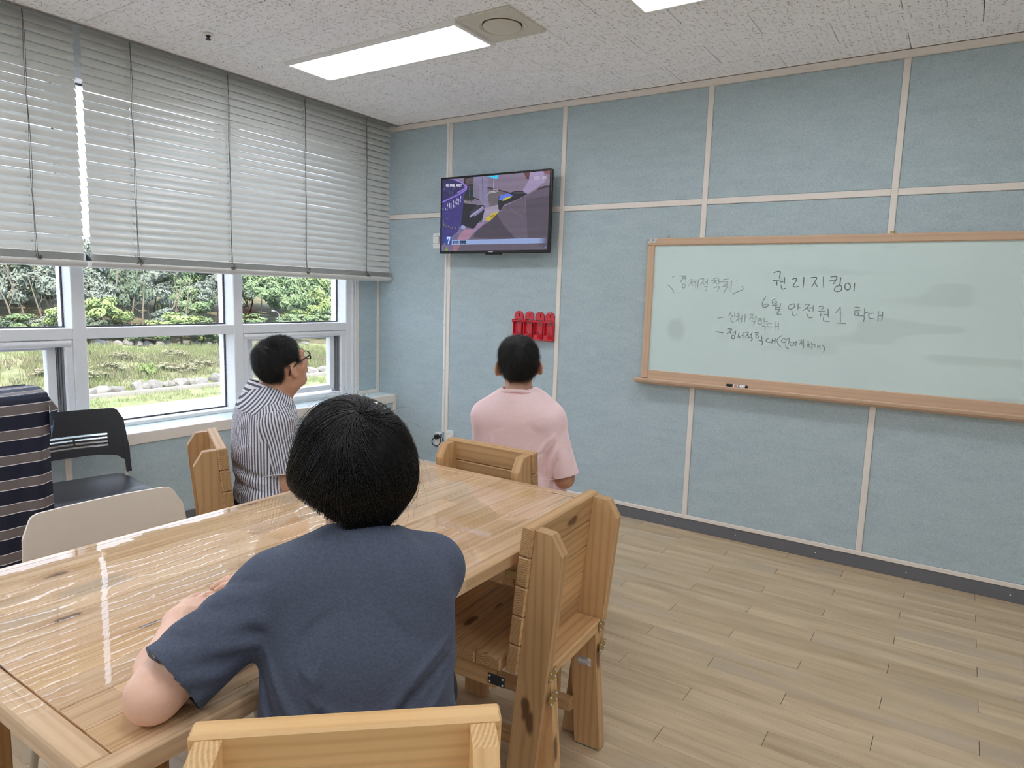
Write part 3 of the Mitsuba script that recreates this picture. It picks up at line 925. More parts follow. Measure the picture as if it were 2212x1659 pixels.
# handwriting strokes, millimetres on the board (x, z)
WRITING = [
    ('writing_title', 'ink_dark', 0.0023, [
        [(1927, 1642), (1944, 1648), (1963, 1647), (1963, 1631), (1960, 1608)],
        [(1926, 1597), (1975, 1602)],
        [(1949, 1592), (1951, 1568)],
        [(1967, 1588), (1985, 1591)],
        [(1990, 1617), (1991, 1577)],
        [(1974, 1574), (1979, 1551), (1988, 1550), (2002, 1554)],
        [(2031, 1604), (2043, 1611), (2056, 1607), (2050, 1591), (2040, 1570), (2049, 1562), (2069, 1567)],
        [(2093, 1620), (2094, 1588), (2093, 1556)],
        [(2125, 1614), (2140, 1617), (2161, 1616), (2150, 1589), (2138, 1564)],
        [(2152, 1589), (2169, 1565)],
        [(2194, 1622), (2201, 1560)],
        [(2230, 1621), (2253, 1623), (2264, 1620), (2257, 1598), (2247, 1579)],
        [(2227, 1602), (2262, 1606)],
        [(2284, 1620), (2281, 1576)],
        [(2261, 1570), (2258, 1545), (2289, 1546), (2289, 1573), (2263, 1570)],
        [(2315, 1587), (2309, 1581), (2307, 1571), (2309, 1561), (2315, 1554), (2323, 1552), (2330, 1555), (2334, 1563), (2334, 1573), (2330, 1582), (2323, 1587), (2315, 1587)],
        [(2354, 1590), (2354, 1543)],
    ]),
    ('writing_heading', 'ink_mid', 0.0021, [
        [(1895, 1506), (1881, 1476), (1879, 1453), (1891, 1441), (1909, 1450), (1910, 1460), (1899, 1461), (1886, 1453)],
        [(1949, 1494), (1935, 1484), (1934, 1468), (1946, 1463), (1958, 1471), (1952, 1477), (1937, 1472)],
        [(1931, 1454), (1964, 1458)],
        [(1954, 1452), (1955, 1433)],
        [(1958, 1445), (1976, 1445)],
        [(1980, 1468), (1977, 1438)],
        [(1952, 1432), (1977, 1434), (1973, 1423), (1963, 1407), (1974, 1405), (1987, 1406)],
        [(2051, 1469), (2029, 1458), (2023, 1442), (2038, 1437), (2055, 1449), (2055, 1462), (2046, 1466)],
        [(2075, 1471), (2076, 1433)],
        [(2076, 1446), (2091, 1448)],
        [(2043, 1428), (2053, 1402), (2076, 1408)],
        [(2109, 1464), (2134, 1467), (2121, 1446), (2103, 1430)],
        [(2123, 1444), (2144, 1424)],
        [(2135, 1446), (2156, 1447)],
        [(2157, 1464), (2156, 1426)],
        [(2123, 1418), (2132, 1399), (2145, 1391), (2159, 1397)],
        [(2185, 1456), (2209, 1459), (2202, 1438)],
        [(2180, 1429), (2218, 1432)],
        [(2198, 1423), (2197, 1400)],
        [(2210, 1412), (2235, 1415)],
        [(2233, 1446), (2238, 1398)],
        [(2213, 1397), (2216, 1380), (2226, 1377), (2248, 1376)],
        [(2272, 1426), (2284, 1441), (2294, 1458)],
        [(2294, 1458), (2302, 1372)],
        [(2281, 1370), (2331, 1368)],
        [(2364, 1460), (2392, 1458)],
        [(2364, 1438), (2395, 1445)],
        [(2373, 1434), (2369, 1430), (2367, 1425), (2369, 1419), (2373, 1415), (2378, 1414), (2384, 1416), (2387, 1421), (2387, 1426), (2384, 1432), (2379, 1434), (2373, 1434)],
        [(2415, 1456), (2416, 1417)],
        [(2416, 1433), (2433, 1435)],
        [(2386, 1414), (2416, 1411), (2414, 1379)],
        [(2463, 1431), (2439, 1427), (2439, 1411), (2448, 1402), (2465, 1401)],
        [(2482, 1443), (2484, 1388)],
        [(2503, 1440), (2503, 1388)],
        [(2485, 1418), (2504, 1420)],
    ]),
    ('writing_bracketed', 'ink_light', 0.0020, [
        [(1288, 1563), (1305, 1554), (1324, 1534), (1340, 1510)],
        [(1320, 1608), (1335, 1618)],
        [(1365, 1617), (1393, 1618), (1385, 1600), (1376, 1576)],
        [(1405, 1623), (1407, 1588)],
        [(1384, 1612), (1406, 1614)],
        [(1383, 1600), (1406, 1601)],
        [(1394, 1569), (1389, 1564), (1388, 1558), (1389, 1550), (1393, 1545), (1399, 1544), (1404, 1546), (1407, 1552), (1407, 1559), (1404, 1566), (1399, 1569), (1394, 1569)],
        [(1423, 1593), (1449, 1595), (1438, 1574), (1427, 1556)],
        [(1442, 1579), (1457, 1556)],
        [(1452, 1580), (1471, 1582)],
        [(1472, 1596), (1474, 1542)],
        [(1488, 1598), (1486, 1544)],
        [(1498, 1599), (1522, 1604), (1512, 1578), (1497, 1561)],
        [(1514, 1578), (1532, 1562)],
        [(1529, 1581), (1544, 1582)],
        [(1544, 1602), (1545, 1565)],
        [(1524, 1553), (1544, 1554), (1537, 1525)],
        [(1580, 1603), (1604, 1610)],
        [(1566, 1592), (1600, 1595), (1590, 1584), (1574, 1572)],
        [(1590, 1584), (1605, 1571)],
        [(1612, 1607), (1616, 1573)],
        [(1616, 1587), (1636, 1584)],
        [(1587, 1549), (1619, 1556), (1608, 1526)],
        [(1641, 1600), (1673, 1604)],
        [(1636, 1584), (1669, 1587), (1658, 1574), (1642, 1564)],
        [(1660, 1577), (1672, 1566)],
        [(1636, 1558), (1670, 1563)],
        [(1670, 1561), (1659, 1544), (1650, 1521)],
        [(1691, 1593), (1690, 1527)],
        [(1719, 1598), (1725, 1594)],
        [(1753, 1562), (1762, 1545), (1750, 1536), (1712, 1519), (1703, 1510)],
    ]),
    ('writing_first_item', 'ink_light', 0.0021, [
        [(1620, 1367), (1658, 1373)],
        [(1703, 1411), (1684, 1382)],
        [(1696, 1397), (1712, 1380)],
        [(1722, 1412), (1722, 1380)],
        [(1700, 1372), (1706, 1349), (1724, 1351)],
        [(1737, 1400), (1752, 1394)],
        [(1730, 1384), (1752, 1381), (1732, 1353)],
        [(1743, 1368), (1755, 1352)],
        [(1752, 1370), (1766, 1372)],
        [(1766, 1392), (1767, 1347)],
        [(1785, 1396), (1784, 1348)],
        [(1809, 1397), (1830, 1398), (1810, 1367)],
        [(1823, 1383), (1835, 1368)],
        [(1833, 1382), (1849, 1383)],
        [(1849, 1390), (1848, 1364)],
        [(1818, 1359), (1843, 1356), (1835, 1334)],
        [(1860, 1376), (1881, 1376)],
        [(1860, 1366), (1886, 1369)],
        [(1867, 1361), (1862, 1358), (1860, 1353), (1862, 1347), (1867, 1343), (1873, 1342), (1879, 1344), (1882, 1349), (1882, 1354), (1879, 1359), (1874, 1362), (1867, 1361)],
        [(1895, 1381), (1896, 1348)],
        [(1895, 1361), (1918, 1361)],
        [(1884, 1333), (1905, 1331), (1903, 1308)],
        [(1941, 1351), (1914, 1349), (1918, 1332), (1949, 1330)],
        [(1957, 1359), (1959, 1310)],
        [(1977, 1358), (1978, 1310)],
        [(1959, 1334), (1978, 1336)],
    ]),
    ('writing_second_item', 'ink_dark', 0.0020, [
        [(1615, 1285), (1664, 1280)],
        [(1686, 1306), (1713, 1302), (1684, 1276)],
        [(1702, 1290), (1713, 1271)],
        [(1719, 1286), (1736, 1289)],
        [(1736, 1297), (1736, 1273)],
        [(1720, 1269), (1716, 1265), (1714, 1259), (1716, 1253), (1720, 1249), (1725, 1248), (1730, 1250), (1732, 1255), (1732, 1261), (1730, 1266), (1725, 1269), (1720, 1269)],
        [(1757, 1285), (1751, 1255)],
        [(1756, 1270), (1768, 1254)],
        [(1770, 1269), (1779, 1270)],
        [(1780, 1291), (1781, 1250)],
        [(1791, 1290), (1811, 1290), (1795, 1261)],
        [(1805, 1278), (1817, 1264)],
        [(1818, 1278), (1832, 1280)],
        [(1832, 1296), (1830, 1263)],
        [(1809, 1262), (1836, 1258), (1829, 1240)],
        [(1846, 1293), (1872, 1290)],
        [(1850, 1282), (1866, 1281)],
        [(1860, 1275), (1857, 1272), (1855, 1268), (1856, 1264), (1860, 1262), (1864, 1261), (1868, 1262), (1870, 1266), (1870, 1270), (1868, 1273), (1864, 1275), (1860, 1275)],
        [(1887, 1279), (1890, 1248)],
        [(1888, 1263), (1901, 1262)],
        [(1872, 1246), (1896, 1244), (1893, 1221)],
        [(1933, 1266), (1916, 1255), (1921, 1242), (1942, 1240)],
        [(1950, 1263), (1948, 1234)],
        [(1966, 1266), (1965, 1233)],
        [(1950, 1250), (1966, 1251)],
    ]),
    ('writing_second_item_end', 'ink_mid', 0.0019, [
        [(2004, 1285), (1981, 1267), (1977, 1247), (1992, 1225), (2006, 1214)],
        [(2008, 1266), (2003, 1262), (2001, 1256), (2002, 1249), (2008, 1245), (2015, 1244), (2022, 1246), (2026, 1252), (2026, 1258), (2022, 1264), (2016, 1267), (2008, 1266)],
        [(2028, 1264), (2040, 1268)],
        [(2043, 1275), (2041, 1236)],
        [(2024, 1237), (2031, 1216), (2046, 1212)],
        [(2054, 1249), (2050, 1245), (2048, 1239), (2050, 1234), (2054, 1229), (2060, 1228), (2066, 1231), (2069, 1236), (2069, 1242), (2066, 1247), (2060, 1250), (2054, 1249)],
        [(2069, 1245), (2082, 1253)],
        [(2083, 1258), (2080, 1227)],
        [(2093, 1262), (2111, 1263), (2097, 1236)],
        [(2106, 1252), (2118, 1241)],
        [(2111, 1252), (2121, 1254)],
        [(2119, 1270), (2122, 1237)],
        [(2106, 1234), (2124, 1236), (2119, 1212)],
        [(2137, 1256), (2152, 1256)],
        [(2139, 1244), (2157, 1247)],
        [(2144, 1241), (2141, 1239), (2140, 1235), (2141, 1232), (2144, 1230), (2147, 1229), (2150, 1230), (2152, 1233), (2153, 1237), (2151, 1240), (2147, 1241), (2144, 1241)],
        [(2163, 1257), (2167, 1229)],
        [(2165, 1240), (2175, 1243)],
        [(2155, 1226), (2169, 1227), (2167, 1214)],
        [(2187, 1244), (2177, 1239), (2188, 1229)],
        [(2196, 1242), (2198, 1222)],
        [(2208, 1245), (2210, 1221)],
        [(2197, 1232), (2209, 1235)],
        [(2222, 1242), (2234, 1226), (2229, 1203)],
    ]),
]
RED = [(0.1735, 1.2546), (0.2636, 1.2549), (0.352, 1.2546), (0.4352, 1.2541)]


# ------------------------------------------------------------------ television on the front wall
class Raster:
    """A small colour field in TV screen coordinates (x right 0..1, y down 0..1), built from polygons and strokes."""

    def __init__(self, w, h, base):
        self.w, self.h = w, h
        self.x, self.y = np.meshgrid((np.arange(w) + 0.5) / w, (np.arange(h) + 0.5) / h)
        self.c = np.ones((h, w, 3)) * np.array(srgb(*base))

    def poly(self, pts, col, alpha=1.0):
        g = shapely.contains_xy(Polygon(pts).buffer(0), self.x, self.y)
        self.c[g] = self.c[g] * (1 - alpha) + np.array(srgb(*col)) * alpha

    def grad(self, pts, c0, c1, axis, lo, hi):
        g = shapely.contains_xy(Polygon(pts).buffer(0), self.x, self.y)
        t = np.clip(((self.x if axis == 0 else self.y) - lo) / (hi - lo), 0, 1)[..., None]
        c = np.array(srgb(*c0)) * (1 - t) + np.array(srgb(*c1)) * t
        self.c[g] = c[g]

    def stroke(self, pts, width, col, alpha=1.0):
        q = np.array([(a * 16 / 9, b) for a, b in pts])
        w = 2 * width
        i0, i1 = np.clip([int((q[:, 1].min() - w) * self.h), int((q[:, 1].max() + w) * self.h) + 1], 0, self.h)
        j0, j1 = np.clip([int((q[:, 0].min() - w) * 9 / 16 * self.w), int((q[:, 0].max() + w) * 9 / 16 * self.w) + 1], 0, self.w)
        x, y = self.x[i0:i1, j0:j1] * 16 / 9, self.y[i0:i1, j0:j1]
        d = np.full(x.shape, 9.0)
        for a, b in zip(q[:-1], q[1:]):
            e = b - a
            t = np.clip(((x - a[0]) * e[0] + (y - a[1]) * e[1]) / (e @ e + 1e-12), 0, 1)
            d = np.minimum(d, np.hypot(x - a[0] - t * e[0], y - a[1] - t * e[1]))
        a = np.clip(1.5 - d / width, 0, 1)[..., None] * alpha
        self.c[i0:i1, j0:j1] = self.c[i0:i1, j0:j1] * (1 - a) + np.array(srgb(*col)) * a


def hangul(stroke, box, strokes):
    """Draw strokes given in a unit square into a box (x0, y0, x1, y1)."""
    x0, y0, x1, y1 = box
    for s in strokes:
        stroke([(x0 + (x1 - x0) * a, y0 + (y1 - y0) * b) for a, b in s])


def ring(cx, cy, rx, ry, n=10):
    return [(cx + rx * math.cos(2 * math.pi * i / n), cy + ry * math.sin(2 * math.pi * i / n)) for i in range(n + 1)]


# jamo assembled into the syllables that the captions show
SYL = {
    '김': [[(.1, .05), (.5, .05), (.45, .3), (.25, .5)], [(.8, 0), (.8, .52)], [(.25, .62), (.8, .62), (.8, 1), (.25, 1), (.25, .62)]],
    '장': [[(.05, .08), (.55, .08)], [(.3, .08), (.08, .5)], [(.3, .2), (.55, .5)], [(.75, 0), (.75, .58)], [(.75, .28), (.95, .28)], ring(.5, .8, .28, .19)],
    '현': [[(.2, .02), (.4, .02)], [(.05, .15), (.55, .15)], ring(.3, .36, .18, .13), [(.55, .25), (.8, .25)], [(.55, .4), (.8, .4)], [(.82, 0), (.82, .7)], [(.25, .68), (.25, 1), (.9, 1)]],
    '촬': [[(.2, 0), (.4, 0)], [(.05, .12), (.55, .12)], [(.3, .12), (.08, .36)], [(.3, .2), (.52, .36)], [(.3, .4), (.3, .5)], [(.02, .52), (.6, .48)], [(.75, 0), (.75, .56)], [(.75, .3), (.95, .3)], [(.2, .64), (.8, .64), (.8, .8), (.2, .8), (.2, 1), (.85, 1)]],
    '영': [ring(.3, .25, .22, .22), [(.52, .15), (.8, .15)], [(.52, .35), (.8, .35)], [(.8, 0), (.8, .55)], ring(.5, .8, .28, .19)],
    '기': [[(.1, .1), (.55, .1), (.5, .5), (.1, .9)], [(.85, 0), (.85, 1)]],
    '자': [[(.05, .12), (.6, .12)], [(.33, .12), (.05, .85)], [(.33, .4), (.6, .85)], [(.78, 0), (.78, 1)], [(.78, .45), (1, .45)]],
    '충': [[(.35, 0), (.65, 0)], [(.1, .12), (.9, .12)], [(.5, .12), (.15, .4)], [(.5, .2), (.85, .4)], [(0, .52), (1, .52)], [(.5, .52), (.5, .64)], ring(.5, .83, .3, .17)],
    '북': [[(.2, 0), (.2, .38), (.8, .38), (.8, 0)], [(.2, .2), (.8, .2)], [(0, .52), (1, .52)], [(.5, .52), (.5, .66)], [(.15, .7), (.8, .7), (.8, 1)]],
    '의': [ring(.35, .3, .28, .27), [(.02, .75), (.7, .75)], [(.88, 0), (.88, 1)]],
    '위': [ring(.35, .25, .28, .24), [(.02, .6), (.7, .6)], [(.36, .6), (.36, .95)], [(.88, 0), (.88, 1)]],
    '반': [[(.1, .02), (.1, .5), (.5, .5), (.5, .02)], [(.1, .26), (.5, .26)], [(.75, 0), (.75, .65)], [(.75, .3), (.98, .3)], [(.2, .68), (.2, 1), (.85, 1)]],
    '복': [[(.2, 0), (.2, .36), (.8, .36), (.8, 0)], [(.2, .18), (.8, .18)], [(.5, .38), (.5, .54)], [(0, .55), (1, .55)], [(.15, .7), (.8, .7), (.8, 1)]],
    '되': [[(.6, .05), (.1, .05), (.1, .45), (.65, .45)], [(.36, .47), (.36, .72)], [(.02, .74), (.7, .74)], [(.88, 0), (.88, 1)]],
    '는': [[(.2, 0), (.2, .32), (.85, .32)], [(0, .52), (1, .52)], [(.2, .66), (.2, 1), (.88, 1)]],
    '이': [ring(.32, .45, .26, .36), [(.85, 0), (.85, 1)]],
    '유': [ring(.5, .25, .3, .24), [(0, .58), (1, .58)], [(.33, .58), (.33, .98)], [(.67, .58), (.67, .98)]],
    '?': [[(.2, .2), (.35, .02), (.65, .02), (.8, .2), (.5, .5), (.5, .7)], [(.5, .92), (.5, .97)]],
    'K': [[(.1, 0), (.1, 1)], [(.85, 0), (.12, .5), (.85, 1)]],
    'B': [[(.1, 0), (.1, 1), (.7, 1), (.85, .75), (.7, .5), (.1, .5)], [(.7, .5), (.8, .25), (.65, 0), (.1, 0)]],
    'S': [[(.85, .12), (.6, 0), (.25, .05), (.12, .25), (.3, .45), (.7, .55), (.88, .75), (.7, .97), (.3, 1), (.1, .88)]],
    '7': [[(.05, .05), (.95, .05), (.45, 1)], [(.05, .05), (.05, .2)]],
}


def tv_picture():
    W, Hh = 480, 270

    def q(px, py):
        """Corner positions measured on the picture's own frame, as shares of the screen's width and height."""
        A = np.array([[197, 188], [2012, 70], [2012, 1440], [212, 1442]], float)
        u, v = 0.5, 0.5
        for _ in range(12):
            top, bot = A[0] * (1 - u) + A[1] * u, A[3] * (1 - u) + A[2] * u
            p = top * (1 - v) + bot * v
            du, dv = (A[1] - A[0]) * (1 - v) + (A[2] - A[3]) * v, bot - top
            s = np.linalg.solve(np.stack([du, dv], 1), np.array([px, py]) - p)
            u, v = u + s[0], v + s[1]
        # the screen recedes to the left: even out the width
        return (u, v)

    def P(*pts):
        return [q(*p) for p in pts]

    r = Raster(W, Hh, (112, 104, 128))
    r.grad(P((150, 120), (2060, 20), (2060, 700), (150, 700)), (122, 112, 138), (132, 118, 138), 0, 0, 1)
    r.poly(P((590, 130), (780, 130), (780, 560), (590, 560)), (62, 54, 60))
    r.poly(P((610, 330), (760, 330), (760, 540), (610, 510)), (44, 48, 44))
    r.stroke(P((735, 330), (735, 620)), 0.008, (40, 70, 60))
    r.stroke(P((690, 330), (700, 500)), 0.008, (64, 78, 150))
    for i in range(4):
        for j in range(6):
            x, y = 640 + 24 * j, 190 + 26 * i - 5 * j
            r.stroke(P((x, y), (x + 8, y + 6)), 0.004, (150, 130, 130))
    r.poly(P((760, 120), (1005, 120), (1030, 680), (980, 690), (760, 400)), (132, 126, 158))
    r.stroke(P((915, 160), (935, 530)), 0.005, (78, 70, 110))
    r.poly(P((760, 280), (860, 290), (880, 560), (760, 500)), (124, 116, 140))
    r.stroke(P((760, 505), (860, 545)), 0.008, (40, 36, 44))
    r.poly(P((1010, 330), (1330, 420), (1200, 640), (1060, 670), (1010, 480)), (104, 96, 104))
    r.stroke(P((1010, 335), (1370, 435)), 0.008, (46, 42, 50))
    r.poly(P((1000, 145), (1150, 195), (1180, 180), (1180, 120), (1120, 120), (1130, 145), (1060, 130)), (62, 196, 236))
    r.stroke(P((1110, 190), (1112, 380), (1190, 370), (1150, 430), (1050, 400), (1000, 480)), 0.004, (190, 184, 206))
    r.stroke(P((1040, 440), (1100, 410), (1200, 400)), 0.004, (190, 184, 206))
    r.poly(P((1590, 80), (1700, 80), (1690, 240), (1640, 190)), (96, 60, 66))
    r.poly(P((1700, 80), (1900, 70), (1940, 260), (1720, 430), (1580, 480), (1600, 380), (1680, 240)), (158, 142, 178))
    r.poly(P((1900, 60), (2030, 60), (2030, 150), (1930, 120)), (120, 78, 84))
    # the basket
    r.poly(P((180, 170), (420, 190), (600, 280), (650, 350), (600, 480), (560, 1010), (520, 1080), (330, 1240), (200, 1360)), (68, 62, 118))
    r.poly(P((180, 560), (600, 420), (600, 1000), (540, 1080), (200, 1300)), (62, 56, 122))
    r.poly(P((210, 180), (420, 195), (610, 300), (420, 450), (210, 560)), (54, 50, 96))
    for pts in (((415, 185), (560, 245), (640, 310), (640, 360), (520, 440), (210, 575)), ((560, 245), (620, 310), (610, 350), (480, 420)), ((640, 360), (600, 390), (540, 420))):
        r.stroke(P(*pts), 0.008, (148, 122, 214))
    for i, (x, y, l) in enumerate(((540, 480, 34), (475, 520, 36), (505, 530, 36), (535, 545, 36), (410, 560, 34), (440, 570, 34), (475, 585, 36), (505, 600, 20), (305, 610, 40), (340, 600, 80), (368, 605, 90), (410, 625, 44), (435, 640, 24), (265, 690, 26), (295, 700, 22), (220, 690, 20), (230, 330, 40), (280, 350, 50), (330, 380, 50), (380, 400, 40), (410, 330, 30))):
        r.stroke(P((x, y), (x + 2, y + l)), 0.006 if i < 16 else 0.004, (196, 190, 220) if i < 16 else (110, 100, 150))
    for x, y in ((230, 900), (240, 960), (300, 860), (370, 1020), (400, 1020), (460, 1030), (330, 1000), (270, 990)):
        r.stroke(P((x, y), (x + 6, y + 18)), 0.005, (150, 150, 90))
    r.poly(P((225, 990), (310, 990), (310, 1020), (235, 1010)), (70, 86, 74))
    r.poly(P((230, 1350), (560, 1080), (640, 1040), (560, 1200), (460, 1250), (420, 1440), (215, 1440)), (110, 100, 138))
    r.stroke(P(*ring(600, 1025, 28, 18)), 0.014, (160, 160, 210))
    r.stroke(P((540, 1030), (530, 1140)), 0.014, (110, 112, 160))
    # black bag and boxes
    r.poly(P((590, 600), (760, 620), (850, 640), (950, 640), (985, 730), (930, 900), (850, 960), (830, 1010), (780, 1050), (690, 1030), (560, 970), (580, 760)), (36, 36, 44))
    r.poly(P((700, 770), (850, 640), (900, 650), (760, 790)), (58, 56, 68))
    r.stroke(P((725, 835), (935, 680)), 0.014, (160, 154, 190))
    r.stroke(P((800, 820), (960, 700)), 0.012, (130, 124, 170))
    r.poly(P((600, 545), (740, 590), (740, 620), (600, 590)), (130, 122, 128))
    r.poly(P((975, 690), (1200, 640), (1220, 740), (1200, 800), (1060, 920), (930, 930)), (158, 148, 172))
    r.poly(P((1000, 845), (1080, 840), (1070, 790), (1170, 770), (1200, 770), (1190, 830), (1050, 920), (1000, 915)), (196, 174, 60))
    r.stroke(P((1085, 850), (1130, 820)), 0.008, (120, 104, 40))
    r.poly(P((1190, 590), (1210, 490), (1370, 440), (1480, 405), (1590, 410), (1670, 470), (1480, 570), (1300, 640), (1240, 740), (1205, 720)), (42, 42, 50))
    r.poly(P((1200, 570), (1225, 480), (1370, 445), (1440, 490), (1250, 560)), (98, 118, 226))
    r.poly(P((1250, 570), (1310, 520), (1400, 495), (1425, 510), (1290, 575)), (190, 186, 70))
    r.stroke(P((1450, 440), (1620, 440)), 0.006, (90, 90, 100))
    # the big sleeve in front
    r.poly(P((2030, 320), (1830, 380), (1640, 500), (1420, 610), (1290, 680), (1180, 800), (1060, 930), (860, 1050), (780, 1180), (680, 1250), (420, 1440), (2030, 1445)), (98, 88, 104))
    r.poly(P((2030, 500), (1660, 560), (1640, 800), (1680, 1250), (2030, 1440)), (84, 76, 90))
    r.poly(P((1180, 800), (1060, 930), (860, 1050), (780, 1200), (1200, 1250), (1500, 1230), (1300, 1000)), (74, 66, 80))
    r.poly(P((2030, 320), (1930, 330), (1830, 370), (1820, 410), (1900, 380), (2030, 350)), (70, 58, 70))
    for a, b in (((1640, 520), (1680, 1230)), ((1410, 700), (1480, 780)), ((1480, 780), (1600, 840)), ((1280, 690), (1250, 760))):
        r.stroke(P(a, b), 0.008, (118, 106, 122), 0.6)
    r.poly(P((640, 1050), (800, 1060), (850, 960), (1000, 930), (900, 1040), (780, 1130), (720, 1220), (690, 1250), (500, 1250), (540, 1150)), (150, 122, 160))
    r.poly(P((540, 1150), (640, 1050), (780, 1090), (720, 1220), (500, 1250), (430, 1440), (420, 1440)), (164, 124, 148))
    r.poly(P((430, 1340), (560, 1340), (500, 1440), (425, 1440)), (150, 110, 118))
    r.poly(P((270, 1440), (310, 1350), (340, 1430)), (120, 150, 60))
    # captions
    r.grad(P((290, 1180), (396, 1180), (396, 1330), (290, 1330)), (46, 96, 186), (24, 52, 140), 1, 0.80, 0.93)
    band = P((400, 1250), (2000, 1232), (2000, 1322), (400, 1332))
    r.grad(band, (150, 174, 222), (146, 166, 212), 0, 0.1, 0.8)
    r.grad(P((1860, 1234), (2000, 1232), (2000, 1322), (1860, 1324)), (146, 166, 212), (98, 92, 118), 0, 0.92, 0.985)

    def put(txt, x0, y0, x1, y1, col, wd, gap=0.12):
        n = len(txt)
        for i, ch in enumerate(txt):
            if ch == ' ':
                continue
            a, b = x0 + (x1 - x0) * (i + gap / 2) / n, x0 + (x1 - x0) * (i + 1 - gap / 2) / n
            hangul(lambda pts: r.stroke(P(*pts), wd, col), (a, y0, b, y1), SYL[ch])

    put('7', 314, 1200, 366, 1308, (214, 226, 250), 0.010)
    put('촬영기자', 418, 1268, 528, 1312, (40, 52, 84), 0.0036)
    put('김장현', 542, 1266, 664, 1314, (22, 32, 60), 0.0060)
    put('의위 반복되는 이유는?', 262, 268, 552, 310, (210, 206, 226), 0.0042)
    put('KBS 충북', 1765, 165, 1955, 212, (190, 180, 204), 0.0048)
    r.stroke(P(*ring(1980, 1394, 8, 8)), 0.006, (120, 120, 170))
    # faint horizontal scan bands of the panel
    r.c *= (1 + 0.07 * np.sin(r.y * 62) * np.sin(r.y * 9 + 1))[..., None]
    return r.c


TVX0, TVX1, TVZ0, TVZ1, TVY = -0.490, 0.470, 1.762, 2.318, -0.115


def television():
    t = thing('television', 'black flat television on a wall bracket showing a news clip', 'television')
    cx, cz = (TVX0 + TVX1) / 2, (TVZ0 + TVZ1) / 2
    w, h = TVX1 - TVX0, TVZ1 - TVZ0
    part(t, 'housing', box_shape((w, 0.030, h), 'tv_black', 0.005, center=(cx, TVY + 0.016, cz)))
    part(t, 'rear_cover', box_shape((w * 0.78, 0.030, h * 0.62), 'tv_black', 0.012, center=(cx, TVY + 0.044, cz - 0.05)))
    bz = 0.013
    part(t, 'bezel', ply(cat([cbox(s, 0.002, None, 0, c)[:2] for s, c in (
        ((w, 0.006, bz), (cx, TVY - 0.001, TVZ1 - bz / 2)), ((w, 0.006, bz + 0.006), (cx, TVY - 0.001, TVZ0 + bz / 2 + 0.003)),
        ((bz, 0.006, h), (TVX0 + bz / 2, TVY - 0.001, cz)), ((bz, 0.006, h), (TVX1 - bz / 2, TVY - 0.001, cz)))]), 'tv_black', False))
    x0, x1, z0, z1 = TVX0 + bz, TVX1 - bz, TVZ0 + bz + 0.006, TVZ1 - bz
    pic = tv_picture()
    hh, ww = pic.shape[:2]
    data = mi.Float(np.ascontiguousarray(pic.reshape(-1)).astype(np.float32))

    def screen(p, n, uv):
        i = mi.UInt32(dr.clip((p.x - x0) / (x1 - x0), 0, 0.9999) * ww)
        j = mi.UInt32(dr.clip((z1 - p.z) / (z1 - z0), 0, 0.9999) * hh)
        k = (j * ww + i) * 3
        return mi.Color3f(dr.gather(mi.Float, data, k), dr.gather(mi.Float, data, k + 1), dr.gather(mi.Float, data, k + 2)) * TV_GAIN

    y = TVY + 0.0005
    m = trimesh.Trimesh([[x0, y, z0], [x1, y, z0], [x1, y, z1], [x0, y, z1]], [[0, 1, 2], [0, 2, 3]], process=False)
    part(t, 'screen', ply(m, 'tv_black', False, uv=np.array([[0, 0], [1, 0], [1, 1], [0, 1.0]]), emitter={'type': 'area', 'radiance': proc(screen)}))
    part(t, 'stand_socket', box_shape((0.14, 0.022, 0.010), 'tv_black', 0.003, center=(cx + 0.01, TVY + 0.012, TVZ0 - 0.005)))
    part(t, 'maker_plate', box_shape((0.040, 0.0015, 0.006), 'steel', 0.0003, center=(cx - 0.005, TVY - 0.0045, TVZ0 + 0.009)))
    part(t, 'wall_bracket', ply(cat([cbox(s, 0.002, None, 0, c)[:2] for s, c in (
        ((0.42, 0.012, 0.06), (cx, -0.010, cz + 0.02)), ((0.03, 0.055, 0.34), (cx - 0.14, -0.038, cz)), ((0.03, 0.055, 0.34), (cx + 0.14, -0.038, cz)))]), 'steel_dark', False))


television()

# raceway with the television's cable, switch and sockets
t = thing('cable_raceway', 'narrow white plastic cable raceway running down from under the television', 'cable raceway')
part(t, 'cover', box_shape((0.019, 0.015, 1.40 - 0.0), 'white_plastic', 0.003, center=(-0.518, -0.0075, 1.76 - 0.70)))
part(t, 'upper_cover', box_shape((0.019, 0.015, H - 2.30), 'white_plastic', 0.003, center=(-0.518, -0.0075, (H + 2.27) / 2 - 0.012)))
for z in (1.60, 1.22, 0.86):
    part(t, 'screw', ply(trimesh.creation.icosphere(1, 0.003).apply_translation([-0.518, -0.0155, z]), 'steel_dark', True))
t = thing('light_switch', 'white wall switch just left of the television', 'light switch')
part(t, 'plate', box_shape((0.072, 0.008, 0.118), 'white_plastic', 0.002, center=(-0.618, -0.004, 1.868)))
part(t, 'rocker', box_shape((0.052, 0.008, 0.056), 'white_plastic', 0.003, center=(-0.618, -0.010, 1.874)))
part(t, 'rocker_shadow_gap', box_shape((0.057, 0.003, 0.061), 'steel_dark', 0.001, center=(-0.618, -0.0075, 1.874)))
part(t, 'symbol', box_shape((0.014, 0.001, 0.003), 'steel_dark', 0.0002, center=(-0.618, -0.0084, 1.828)))


